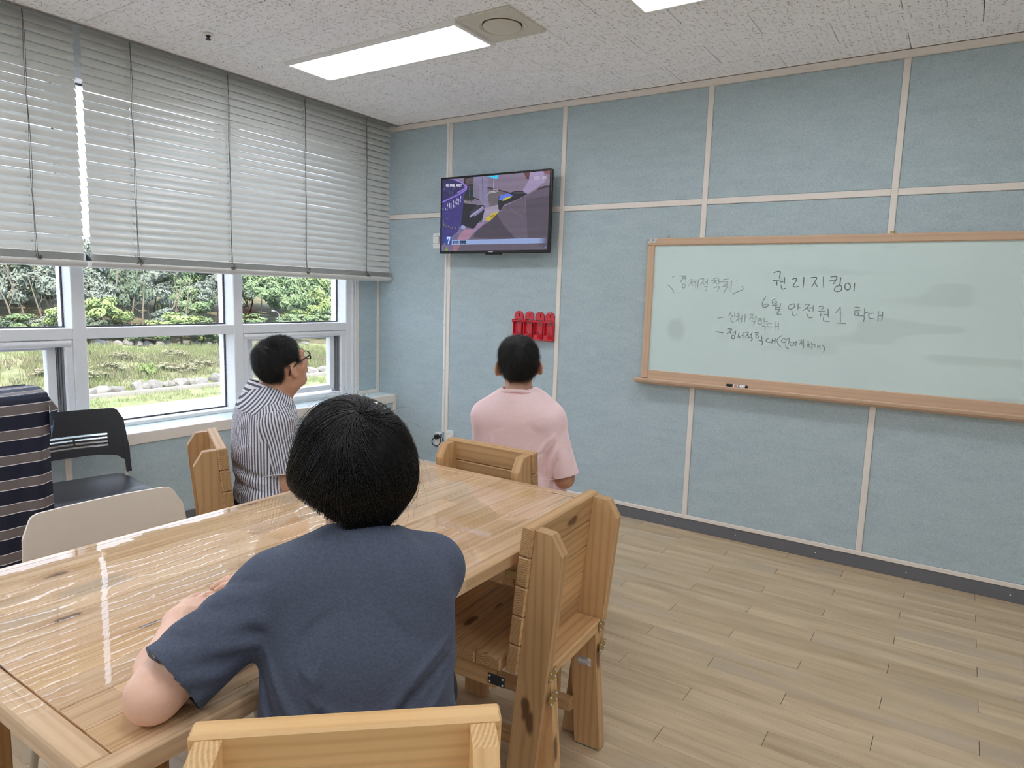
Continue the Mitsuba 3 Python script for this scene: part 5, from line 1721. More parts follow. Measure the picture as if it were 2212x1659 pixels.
def hand_parts(wrist, direction, normal, side, curl=0.5, s=1.0):
    """Palm, four fingers and a thumb. direction: from wrist to knuckles; normal: out of the back of the hand; side: +1 when the thumb is on the direction x normal side."""
    d = unit(direction)
    n = unit(np.asarray(normal) - d * np.dot(normal, d))
    t = np.cross(d, n) * side
    w = np.asarray(wrist, float)
    P = [('c', w, w + d * 0.022 * s, 0.026 * s, 0.024 * s, 0.02)]
    for o, l in ((0.026, 0.083), (0.009, 0.088), (-0.009, 0.085), (-0.025, 0.076)):
        P.append(('c', w + d * 0.02 * s + t * o * 0.6 * s, w + d * l * s + t * o * s, 0.017 * s, 0.0115 * s, 0.012))
    for o, l, ln in ((0.027, 0.084, 0.94), (0.009, 0.090, 1.06), (-0.009, 0.087, 1.0), (-0.026, 0.078, 0.78)):
        p = w + d * l * s + t * o * s
        a = 0.0
        for seg, r0, r1 in ((0.042, 0.0100, 0.0090), (0.027, 0.0090, 0.0082), (0.022, 0.0082, 0.0068)):
            a += curl * (0.55 if seg > 0.04 else 0.85)
            q = p + (d * math.cos(a) - n * math.sin(a) + t * o * 1.2) * seg * ln * s
            P.append(('c', p, q, r0 * s, r1 * s, 0.004))
            p = q
    p = w + d * 0.028 * s + t * 0.026 * s
    for v, seg, r0, r1 in ((d * 0.62 + t * 0.72 - n * 0.25, 0.040, 0.0155, 0.0120), (d * 0.85 + t * 0.42 - n * 0.25, 0.030, 0.0115, 0.0105), (d * 0.95 + t * 0.10 - n * 0.25, 0.026, 0.0105, 0.0080)):
        q = p + unit(v) * seg * s
        P.append(('c', p, q, r0 * s, r1 * s, 0.006))
        p = q
    return P


def evaluate(P):
    def one(q, p):
        return d_cone(p, q[1], q[2], q[3], q[4]) if q[0] == 'c' else d_ell(p, q[1], q[2], q[3])

    def fn(p):
        cs = 0.05
        key = np.floor(p / cs).astype(np.int64)
        code = (key[:, 0] + 5000) * 100000000 + (key[:, 1] + 5000) * 10000 + key[:, 2] + 5000
        u, inv = np.unique(code, return_inverse=True)
        cen = np.stack([u // 100000000 - 5000, u // 10000 % 10000 - 5000, u % 10000 - 5000], 1) * cs + cs / 2
        order = np.argsort(inv, kind='stable')
        st = np.concatenate([[0], np.cumsum(np.bincount(inv, minlength=len(u)))])
        d = np.full(len(p), 9.0)
        for q in P:
            k = q[-1]
            near = np.nonzero(one(q, cen) < 0.0435 + 0.05 + k)[0]
            if not len(near):
                continue
            i = np.concatenate([order[st[c]:st[c + 1]] for c in near])
            x = one(q, p[i])
            d[i] = -smin(-d[i], x, k) if q[0] == '-e' else smin(d[i], x, k)
        return d
    return fn


def bounds(P, pad=0.03):
    lo, hi = np.full(3, 1e9), np.full(3, -1e9)
    for q in P:
        if q[0] == 'c':
            pts, r = [q[1], q[2]], max(q[3], q[4])
        else:
            pts, r = [q[1]], float(np.max(q[2]))
        for x in pts:
            lo, hi = np.minimum(lo, np.asarray(x) - r - pad), np.maximum(hi, np.asarray(x) + r + pad)
    return lo, hi


def surface(P, h, extra=None):
    f = evaluate(P)
    fn = f if extra is None else (lambda p: extra(p, f(p)))
    lo, hi = bounds(P)
    V, F = isosurf(fn, lo, hi, h)
    m = trimesh.Trimesh(V, F, process=False)
    if m.volume < 0:
        m.faces = m.faces[:, ::-1]
    return m


def open_cut(m, plane_fns, eps):
    """Drop the flat caps that plane cuts left, so that a garment's ends are open."""
    on = np.zeros(len(m.vertices), bool)
    for f in plane_fns:
        on |= np.abs(f(m.vertices)) < eps
    keep = ~on[m.faces].all(1)
    k = trimesh.Trimesh(m.vertices, m.faces[keep], process=False)
    k.remove_unreferenced_vertices()
    return k


def arm_parts(sh, el, wr, r=(0.048, 0.038, 0.026)):
    sh, el, wr = (np.asarray(x, float) for x in (sh, el, wr))
    d = el - sh
    e = wr - el
    return [('c', sh, sh + d * 0.5, r[0], r[0] * 0.94, 0.03), ('c', sh + d * 0.5, el, r[0] * 0.94, r[1], 0.03),
            ('c', el, el + e * 0.35, r[1], r[1] * 1.04, 0.025), ('c', el + e * 0.35, wr, r[1] * 1.04, r[2], 0.025)]


def torso_parts(J, grow=0.0):
    c7, shl, shr, pel, f = J['c7'], J['shL'], J['shR'], J['pelvis'], J['facing']
    f = np.array([f[0], f[1], 0.0])
    mid = (shl + shr) / 2
    spine = pel - c7
    M = frame(f, -spine)
    w = J.get('w', 1.0)
    dp = J.get('dp', 1.0)
    ch = c7 * 0.66 + pel * 0.34 + M[1] * J.get('chest_f', 0.035)
    be = c7 * 0.36 + pel * 0.64 + M[1] * J.get('belly_f', 0.03)
    return [('e', ch, np.array([0.160 * w, 0.105 * dp, 0.185]) + grow, M, 0.06),
            ('e', be, np.array([0.150 * w, 0.115 * dp, 0.170]) + grow, M, 0.06),
            ('e', pel + M[1] * 0.02, np.array([0.168 * w, 0.125 * dp, 0.115]) + grow, M, 0.06),
            ('c', shl, mid + (shl - mid) * 0.3, 0.050 + grow, 0.068 + grow, 0.06), ('c', shr, mid + (shr - mid) * 0.3, 0.050 + grow, 0.068 + grow, 0.06),
            ('c', c7 + f * 0.012 + np.array([0, 0, -0.040]), mid + (shl - mid) * 0.55 + np.array([0, 0, 0.012]), 0.052 + grow, 0.044 + grow, 0.05),
            ('c', c7 + f * 0.012 + np.array([0, 0, -0.040]), mid + (shr - mid) * 0.55 + np.array([0, 0, 0.012]), 0.052 + grow, 0.044 + grow, 0.05)]


def legs(J, grow=0.0):
    out = []
    for s in (-1, 1):
        M = frame(np.array([J['facing'][0], J['facing'][1], 0.0]))
        hip = J['pelvis'] + M[0] * s * 0.085 + np.array([0, 0, -0.02])
        knee = np.asarray(J['knees'][(s + 1) // 2], float)
        ank = np.asarray(J['ankles'][(s + 1) // 2], float)
        out.append((hip, knee, ank))
    return out


def leg_parts(J, grow=0.0):
    P = []
    for hip, knee, ank in legs(J):
        P += [('c', hip, knee, 0.076 + grow, 0.054 + grow, 0.04), ('c', knee, knee * 0.6 + ank * 0.4, 0.052 + grow, 0.050 + grow, 0.03), ('c', knee * 0.6 + ank * 0.4, ank, 0.050 + grow, 0.036 + grow, 0.03)]
    return P


def folds_field(specs):
    """Cloth folds: each a ridge or valley along a segment: (a, b, width, depth). Positive depth pushes the cloth out."""
    def fn(p):
        d = np.zeros(len(p))
        for a, b, w, h in specs:
            a, b = np.asarray(a, float), np.asarray(b, float)
            ab = b - a
            t = np.clip((p - a) @ ab / (ab @ ab), 0, 1)
            q = np.linalg.norm(p - a - t[:, None] * ab, axis=1) / w
            d += h * np.exp(-q * q) * np.sqrt(np.clip(np.sin(np.pi * np.clip(t, 0.02, 0.98)), 0, 1))
        return d
    return fn


def back_folds(J, specs):
    """Folds on the back of a shirt, drawn in (sideways, height): (r0, z0, r1, z1, width, depth)."""
    rt = frame(np.array([J['facing'][0], J['facing'][1], 0.0]))[0]
    f = np.array([J['facing'][0], J['facing'][1], 0.0])
    m = J['c7'] * 0.5 + J['pelvis'] * 0.5

    def fn(p):
        r, z, b = (p - m) @ rt, p[:, 2], -(p - m) @ f
        d = np.zeros(len(p))
        for r0, z0, r1, z1, w, h in specs:
            e = np.array([r1 - r0, z1 - z0])
            n2 = e @ e
            t = np.clip(((r - r0) * e[0] + (z - z0) * e[1]) / n2, 0, 1)
            bow = 0.10 * math.sqrt(n2) * np.sin(np.pi * t)
            q = np.hypot(r - r0 - t * e[0] - bow * e[1] / math.sqrt(n2), z - z0 - t * e[1] + bow * e[0] / math.sqrt(n2)) / (w * (0.6 + 0.8 * t))
            d += h * np.exp(-q * q) * np.sin(np.pi * np.clip(t * 0.92 + 0.06, 0, 1)) ** 0.7
        return d * np.clip((b + 0.02) / 0.05, 0, 1)
    return fn


def person(name, label, J, skin, hair_fn, dress_fn):
    t = thing(name, label, 'person')
    P = head_parts(J['head'], J['M'], J.get('hs', 1.0), J.get('ear', 0.0))
    nb = J['head'] + J['M'][1] * -0.022 + J['M'][2] * -0.055
    P.append(('c', nb, J['c7'] + J['nf'], 0.052, 0.056, 0.035))
    P.append(('c', nb + J['M'][1] * 0.025 + J['M'][2] * -0.02, J['c7'] + J['nf'] * 2.2 + np.array([0, 0, -0.03]), 0.046, 0.050, 0.035))
    P += torso_parts(J, -0.014)
    for a, s in (('L', -1), ('R', 1)):
        P += arm_parts(J['sh' + a], J['el' + a], J['wr' + a], J.get('arm', (0.046, 0.037, 0.026)))
        hd, hn, hc = J['hand' + a]
        P += hand_parts(J['wr' + a], hd, hn, -s, hc, J.get('handscale', 0.98))
    P += leg_parts(J, -0.012)
    m = surface(P, 0.0042)
    part(t, 'body', ply(m, skin, True))
    M, c, s = J['M'], J['head'], J.get('hs', 1.0)
    for k in (-1, 1):
        e = c + s * (M[0] * k * 0.031 + M[1] * 0.0755 + M[2] * 0.012)
        ey = part(t, 'eye', ply(trimesh.creation.icosphere(2, 0.0125 * s).apply_translation(e), 'eye_white', True))
        part(ey, 'iris', ply(trimesh.creation.icosphere(2, 0.0062 * s).apply_translation(e + M[1] * 0.0078), 'eye_dark', True))
        b = [c + s * (M[0] * k * x + M[1] * (0.094 - 9 * (x - 0.02) ** 2) + M[2] * z) for x, z in ((0.012, 0.036), (0.026, 0.041), (0.042, 0.037))]
        part(t, 'eyebrow', ply(tube(smooth_line(b, 4), [0.002, 0.0032, 0.0036, 0.0036, 0.0034, 0.0030, 0.0025, 0.0018, 0.001], 6), 'hair_cap', True))
    hair_fn(t, J, P)
    dress_fn(t, J, P)
    for i, (hip, knee, ank) in enumerate(legs(J)):
        fd = unit(np.array([J['facing'][0], J['facing'][1], 0.0]))
        S = [('c', ank + np.array([0, 0, -0.035]), ank + fd * 0.06 + np.array([0, 0, -0.050]), 0.040, 0.036, 0.03), ('c', ank + fd * 0.05 + np.array([0, 0, -0.055]), ank + fd * 0.16 + np.array([0, 0, -0.060]), 0.036, 0.030, 0.03)]
        sole = ank[2] - 0.092
        sm = surface(S, 0.006, lambda p, d, z=sole: np.maximum(d, z - p[:, 2]))
        part(t, 'shoe', ply(sm, 'shoe_dark', True))
    return t


def trousers(t, J, bsdf, waist):
    P = leg_parts(J, 0.010) + [('e', J['pelvis'] + np.array([0, 0, -0.01]), np.array([0.172 * J.get('w', 1.0), 0.135, 0.120]), frame(np.array([J['facing'][0], J['facing'][1], 0.0])), 0.05)]
    m = surface(P, 0.008, lambda p, d: np.maximum(d + 0.003 * np.sin(p @ np.array([31, 27, 60.0])), p[:, 2] - waist))
    part(t, 'trousers', ply(m, bsdf, True))


def neck_hole(c, n, R, off):
    """A round neckline: cuts what lies above the plane and within R of the neck."""
    def fn(p):
        q = p - c
        h = q @ n - off
        rad = np.linalg.norm(q - (q @ n)[:, None] * n, axis=1)
        return np.minimum(h, R - rad)
    return fn


def garment(t, J, base, arms, cuts, hem, fold, h, bsdf, label, uv_torso=None, uv_arm=None, k=0.034):
    """A shirt as one surface, split along the armholes into the torso and its two sleeves; neck, hem and cuffs are open."""
    T_ = evaluate(base)
    info = []
    for A, frac, r0, r1 in arms:
        sh, el = J['sh' + A], J['el' + A]
        ax = unit(el - sh)
        L = np.linalg.norm(el - sh) * frac
        side = unit(np.cross(ax, V3(0, 0, 1) + 0.3 * J['facing']))
        oth = np.cross(side, ax)
        out = frame(J['facing'])[0] * (1 if A == 'R' else -1)
        info.append((sh, ax, L, side, oth, out, r0, r1))

    def arm_d(p, q):
        sh, ax, L, side, oth, out, r0, r1 = q
        x = (p - sh) @ ax
        u, v = (p - sh) @ side, (p - sh) @ oth
        t_ = np.clip(x / L, 0, 1.15)
        an = np.arctan2(u, v)
        rad = r0 + (r1 - r0) * t_
        wob = (0.0030 * np.sin(3 * an + 11 * x + 1.0) + 0.0020 * np.sin(5 * an - 34 * x)) * np.clip(x / L, 0, 1)
        xc = np.clip(x, 0, L * 1.15)
        return np.sqrt((x - xc) ** 2 + u * u + v * v) - rad - wob

    def full(p):
        d = T_(p)
        for q in info:
            ds = arm_d(p, q)
            x = (p - q[0]) @ q[1]
            d = smin(d, np.where(ds < 0.12, np.maximum(ds, x - q[2]), ds), k)
        d = d - fold(p)
        for c in cuts:
            d = np.maximum(d, c(p))
        return np.maximum(d, hem - p[:, 2])
    lo, hi = bounds(base, 0.04)
    for q in info:
        e = q[0] + q[1] * q[2]
        lo, hi = np.minimum(lo, np.minimum(q[0], e) - 0.12), np.maximum(hi, np.maximum(q[0], e) + 0.12)
    V, F = isosurf(full, lo, hi, h)
    m = trimesh.Trimesh(V, F, process=False)
    if m.volume < 0:
        m.faces = m.faces[:, ::-1]
    ends = [lambda p, q=q: np.where(arm_d(p, q) < 0.004, (p - q[0]) @ q[1] - q[2], 1.0) for q in info]
    m = open_cut(m, cuts + [lambda p: hem - p[:, 2]] + ends, 0.0015)
    c = m.vertices[m.faces].mean(1)
    dt = T_(c)
    which = np.zeros(len(c), int)
    for i, q in enumerate(info):
        ds = arm_d(c, q)
        seam = (c - q[0]) @ q[5] * 0.75 + (c - q[0]) @ q[1] * 0.65
        which[(ds < 0.03) & (seam > 0.004) & (ds < dt + np.where((c - q[0]) @ q[1] < 0.07, 0.03, 0.002)) & ((c - q[0]) @ q[1] < q[2] + 0.004)] = i + 1
    key = None
    for i in range(len(info) + 1):
        g = trimesh.Trimesh(m.vertices, m.faces[which == i], process=False)
        g.remove_unreferenced_vertices()
        vn = trimesh.Trimesh(m.vertices, m.faces, process=False)
        uv = None
        if i == 0 and uv_torso is not None:
            uv = uv_torso(g.vertices)
        if i and uv_arm is not None:
            q = info[i - 1]
            uv = uv_arm(np.arctan2((g.vertices - q[0]) @ q[3], (g.vertices - q[0]) @ q[4]), (g.vertices - q[0]) @ q[1], q[7])
        used = np.unique(m.faces[which == i])
        shape = {'type': 'ply', 'filename': meshkit.write_ply((g.vertices, g.faces), False, uv, None, normals=vn.vertex_normals[used]), 'face_normals': False, 'bsdf': {'type': 'ref', 'id': bsdf}}
        if i == 0:
            key = part(t, 'shirt', shape, label=label)
        else:
            sk = part(t, 'sleeve', shape)
            q = info[i - 1]
            a = np.linspace(0, 2 * np.pi, 25)
            end = q[0] + q[1] * (q[2] - 0.003)
            rr = []
            for x in a:
                dv = q[3] * math.cos(x) + q[4] * math.sin(x)
                lo_, hi_ = 0.02, 0.12
                for _ in range(18):
                    mid = (lo_ + hi_) / 2
                    if full((end + dv * mid)[None])[0] < 0:
                        lo_ = mid
                    else:
                        hi_ = mid
                rr.append(end + dv * (lo_ - 0.0008))
            part(sk, 'cuff', ply(tube(rr, 0.0022, 6), bsdf, True, uv=np.zeros((25 * 6 + 2, 2)) + 3.0))
    return key


def strands_on(fn, centre, dirs, rmax=0.24):
    """Radius along each direction at which the distance function crosses zero from inside."""
    lo, hi = np.zeros(len(dirs)), np.full(len(dirs), rmax)
    for _ in range(22):
        mid = (lo + hi) / 2
        ins = fn(centre + dirs * mid[:, None]) < 0
        lo, hi = np.where(ins, mid, lo), np.where(ins, hi, mid)
    return (lo + hi) / 2


def bob_hair(t, J, P):
    """A chin-length black bob: a solid volume with some thousand strands laid over it from the crown."""
    rng = np.random.default_rng(11)
    c, M = J['head'], J['M']
    g = lambda r, f, u: c + M[0] * r + M[1] * f + M[2] * u
    H = [('e', g(0.004, -0.022, 0.014), np.array([0.103, 0.108, 0.096]), M, 0.03),
         ('e', g(0.006, -0.028, -0.034), np.array([0.103, 0.096, 0.062]), M, 0.05),
         ('e', g(0.012, -0.050, -0.078), np.array([0.060, 0.058, 0.050]), M, 0.04),
         ('e', g(-0.010, -0.02, 0.056), np.array([0.060, 0.076, 0.056]), M, 0.04)]
    base = evaluate(H)

    def vol(p):
        q = (p - c) @ M.T
        d = base(p)
        an = np.arctan2(q[:, 0], q[:, 1] + 0.02)
        d = d + 0.0030 * np.sin(an * 17 + 3 * q[:, 2] / 0.1) + 0.0020 * np.sin(an * 41 + 2.0)
        face = np.minimum(0.052 - np.abs(q[:, 0]) + 0.0, q[:, 1] - 0.050)        # opening for the face
        face = np.minimum(face, 0.052 - q[:, 2])
        d = np.maximum(d, face)
        low = -0.122 - 0.22 * (q[:, 1] + 0.05) + np.where(q[:, 0] < 0.025, 0.60, 0.34) * np.abs(q[:, 0] - 0.025) - q[:, 2]
        return np.maximum(d, low)
    lo, hi = bounds(H)
    V, F = isosurf(vol, lo, hi, 0.004)
    m = trimesh.Trimesh(V, F, process=False)
    if m.volume < 0:
        m.faces = m.faces[:, ::-1]
    hr = part(t, 'hair', ply(m, 'hair_cap', True), label='black chin-length bob')
    # strands: meridians from the whorl at the back of the crown
    pole = unit(M[2] * 0.86 - M[1] * 0.48 + M[0] * 0.16)
    a = unit(np.cross(pole, M[0]))
    b = np.cross(pole, a)
    cen = g(0, -0.025, 0.0)
    n, k = 11000, 11
    az = rng.uniform(0, 2 * np.pi, n)
    t0 = np.concatenate([rng.uniform(0.015, 0.12, n // 8), 0.04 + rng.uniform(0, 1.0, n - n // 8) ** 1.2 * 1.3])
    t1 = np.minimum(t0 + rng.uniform(0.7, 1.7, n), 2.75)
    S = np.linspace(0, 1, k)
    th = t0[:, None] + (t1 - t0)[:, None] * S
    azz = az[:, None] + 0.85 * (1 - np.exp(-2.2 * th)) + 0.26 * np.sin(3 * az)[:, None] * (th - t0[:, None]) + rng.normal(0, 0.10, n)[:, None] * S ** 1.5
    d = (np.sin(th)[..., None] * (np.cos(azz)[..., None] * a + np.sin(azz)[..., None] * b) + np.cos(th)[..., None] * pole).reshape(-1, 3)
    smoothvol = lambda p: np.maximum(base(p), 0)
    r = strands_on(lambda p: base(p), cen, d)
    clump = 0.0034 * (0.5 + 0.5 * np.sin(az * 31 + 2 * np.sin(az * 7)))[:, None] * S + 0.0022 * (0.5 + 0.5 * np.sin(az * 67))[:, None]
    lift = (rng.gamma(1.4, 0.0009, n)[:, None] + 0.0030 + clump + 0.0035 * (rng.random(n) < 0.04)[:, None] * S).reshape(-1)
    pts = (cen + d * (r + lift)[:, None]).reshape(n, k, 3)
    q = (pts - c) @ M.T
    low = -0.128 - 0.22 * (q[..., 1] + 0.05) + np.where(q[..., 0] < 0.025, 0.60, 0.34) * np.abs(q[..., 0] - 0.025)
    face = (q[..., 1] > 0.055) & (np.abs(q[..., 0]) < 0.058) & (q[..., 2] < 0.05)
    out = []
    for i in range(n):
        bad = (q[i, :, 2] < low[i]) | face[i]
        e = int(np.argmax(bad)) if bad.any() else k
        if e < 4:
            continue
        rad = 0.00060 * np.clip(np.linspace(1.3, 0.35, e), 0, 1)
        out.append(np.hstack([pts[i, :e], rad[:, None]]))
    # loose flyaway hairs about the outline
    for i in range(130):
        j = int(rng.integers(0, n))
        p0 = pts[j, 2]
        o = unit(p0 - cen)
        tan = unit(pts[j, 6] - pts[j, 2])
        L = rng.uniform(0.03, 0.07)
        w = unit(o * rng.uniform(0.15, 0.7) + tan + rng.normal(0, 0.35, 3))
        ps = np.array([p0 + w * L * x + o * 0.010 * x * (1 - x) * 4 - np.array([0, 0, 0.02]) * x * x for x in np.linspace(0, 1, 6)])
        out.append(np.hstack([ps, np.full((6, 1), 0.00016)]))
    part(hr, 'strands', curves(out, 'hair_strand'), kind='stuff')
    cd = np.array([unit(M[0] * r_ + M[2] * u_ + M[1] * f_) for r_, u_, f_ in ((0.25, 0.97, 0.02), (0.38, 0.93, -0.02), (0.50, 0.86, -0.05))])
    cp = cen + cd * (strands_on(lambda p: base(p), cen, cd) + 0.0035)[:, None]
    hair_clip(t, cp, unit(cd[1] - 0.35 * M[1]))
    return hr


def hair_clip(t, pts, nrm):
    """A flat gold-edged black and white barrette along pts."""
    p = smooth_line(pts, 8)
    tn = np.gradient(p, axis=0)
    tn /= np.linalg.norm(tn, axis=1, keepdims=True)
    sd = np.cross(tn, nrm)
    sd /= np.linalg.norm(sd, axis=1, keepdims=True)
    up = np.cross(sd, tn)

    def slab(w, h, lift):
        ring_ = [(-w, 0), (w, 0), (w, h), (-w, h)]
        V = np.vstack([p + sd * a + up * (b + lift) for a, b in ring_]).reshape(4, len(p), 3).transpose(1, 0, 2).reshape(-1, 3)
        F = []
        for i in range(len(p) - 1):
            for j in range(4):
                a, b = i * 4 + j, i * 4 + (j + 1) % 4
                F += [(a, b, b + 4), (a, b + 4, a + 4)]
        e = (len(p) - 1) * 4
        F += [(0, 2, 1), (0, 3, 2), (e, e + 1, e + 2), (e, e + 2, e + 3)]
        return trimesh.Trimesh(V, F, process=False)
    hc = part(t, 'hair_clip', ply(slab(0.0065, 0.0030, 0.0), 'clip_gold', False), label='gold barrette')
    m = slab(0.0050, 0.0022, 0.0026)
    L = np.linspace(0, 3.5, len(p)).repeat(4)
    part(hc, 'inlay', ply(m, 'clip_bw', False, uv=np.stack([L, L * 0], 1)), label='black and white inlay')


def short_hair(seed, top, length, hairline, n=7000, spike=0.0):
    """Short black hair: a cap a few millimetres thick, with short strands growing from it."""
    def fn(t, J, P):
        rng = np.random.default_rng(seed)
        c, M, s = J['head'], J['M'], J.get('hs', 1.0)
        H = head_parts(c, M, s)[:2]
        base = evaluate(H)

        def vol(p):
            q = (p - c) @ M.T / s
            th = top(q)
            d = base(p) - th
            return np.maximum(d, -hairline(q) * s)
        lo, hi = bounds(H, 0.05)
        V, F = isosurf(vol, lo, hi, 0.0034)
        m = trimesh.Trimesh(V, F, process=False)
        if m.volume < 0:
            m.faces = m.faces[:, ::-1]
        hr = part(t, 'hair', ply(m, 'hair_cap', True), label='short black hair')
        fi = rng.integers(0, len(m.faces), n * 3)
        tri = m.triangles[fi]
        w = rng.dirichlet([1, 1, 1], n * 3)
        p = (tri * w[:, :, None]).sum(1)
        nr = m.face_normals[fi]
        q = (p - c) @ M.T / s
        ok = np.nonzero((hairline(q) > 0.002) & (np.einsum('ij,ij->i', nr, p - c) > 0))[0][:n]
        out = []
        crown = c + s * (M[2] * 0.10 - M[1] * 0.06)
        for i in ok:
            away = p[i] - crown
            away = away - nr[i] * (away @ nr[i])
            away = unit(away + 1e-6)
            L = length * rng.uniform(0.6, 1.25)
            lift = 0.30 + spike + 0.25 * rng.random()
            dr_ = unit(away + nr[i] * lift + rng.normal(0, 0.22, 3))
            x = np.linspace(0, 1, 5)[:, None]
            ps = p[i] - nr[i] * 0.002 + dr_ * L * x + (away - M[2] * 0.3) * L * 0.35 * x * x
            out.append(np.hstack([ps, np.array([[0.00050], [0.00048], [0.00042], [0.0003], [0.00012]])]))
        part(hr, 'strands', curves(out, 'hair_strand'), kind='stuff')
    return fn


def glasses(t, J):
    c, M, s = J['head'], J['M'], J.get('hs', 1.0)
    g = lambda r, f, u: c + s * (M[0] * r + M[1] * f + M[2] * u)
    gl = []
    rims = []
    for k in (-1, 1):
        pts = [g(k * x, 0.108 - 2.2 * (x - 0.03) ** 2 * 4, z) for x, z in ((0.010, 0.022), (0.030, 0.027), (0.052, 0.025), (0.058, 0.016), (0.056, 0.000), (0.040, -0.008), (0.018, -0.007), (0.009, 0.006), (0.010, 0.022))]
        rims.append(tube(smooth_line(pts, 4), 0.0023, 8))
        temple = [g(k * 0.058, 0.104, 0.019), g(k * 0.073, 0.086, 0.019), g(k * 0.081, 0.045, 0.017), g(k * 0.083, 0.000, 0.012), g(k * 0.079, -0.022, 0.000), g(k * 0.076, -0.036, -0.020)]
        gl.append(('temple', tube(smooth_line(temple, 5), 0.0030, 8)))
        ctr = g(k * 0.034, 0.107, 0.010)
        lens = trimesh.Trimesh([ctr] + [p for p in smooth_line(pts, 2)], [(0, i + 1, i + 2) for i in range(len(smooth_line(pts, 2)) - 1)], process=False)
        gl.append(('lens', lens))
    gk = part(t, 'glasses', ply(cat(rims + [tube(smooth_line([g(-0.010, 0.107, 0.016), g(0, 0.112, 0.019), g(0.010, 0.107, 0.016)], 4), 0.0022, 8)]), 'frame_black', True), label='black-rimmed glasses')
    for nm, m in gl:
        part(gk, nm, ply(m, 'glass_pane' if nm == 'lens' else 'frame_black', nm != 'lens'))


V3 = lambda *a: np.array(a, float)


def smooth01(x):
    x = np.clip(x, 0, 1)
    return x * x * (3 - 2 * x)


def hairline(q):
    """Height above the lower edge of a short haircut, in head coordinates."""
    z = np.interp(q[:, 1], [-0.115, -0.062, -0.052, -0.043, 0.016, 0.022, 0.034, 0.044, 0.058, 0.072, 0.085, 0.12], [-0.088, -0.082, -0.040, 0.020, 0.026, 0.002, 0.004, 0.042, 0.062, 0.074, 0.084, 0.16])
    return q[:, 2] - z


def cut_top(back, crown):
    return lambda q: 0.0015 + back * smooth01(hairline(q) / 0.05) * (1 - 0.6 * smooth01((q[:, 1] + 0.05) / 0.04)) + crown * smooth01((q[:, 2] - 0.02) / 0.10)


# ---- woman in the navy T-shirt, leaning on the table
fw = unit(V3(-0.62, 0.78, 0.0))
JW = dict(c7=V3(1.972, -3.288, 1.000), head=V3(1.927, -3.257, 1.143), M=frame(V3(-0.60, 0.795, -0.02), roll=-0.04), nf=fw * 0.028, hs=0.95,
          shL=V3(1.858, -3.392, 0.915), shR=V3(2.048, -3.172, 0.928), pelvis=V3(2.040, -3.345, 0.571), facing=fw, w=1.02, dp=0.80, belly_f=-0.040, chest_f=-0.018,
          elL=V3(1.826, -3.606, 0.796), wrL=V3(1.628, -3.448, 0.799), handL=(V3(-0.50, 0.86, 0.0), V3(0.1, 0.1, 1.0), 0.22),
          elR=V3(1.810, -3.020, 0.802), wrR=V3(1.620, -3.165, 0.800), handR=(V3(-0.72, -0.60, 0.0), V3(0, 0, 1.0), 0.22),
          knees=(V3(1.735, -3.115, 0.535), V3(1.890, -2.985, 0.535)), ankles=(V3(1.715, -3.085, 0.092), V3(1.875, -2.955, 0.092)), arm=(0.050, 0.040, 0.026))


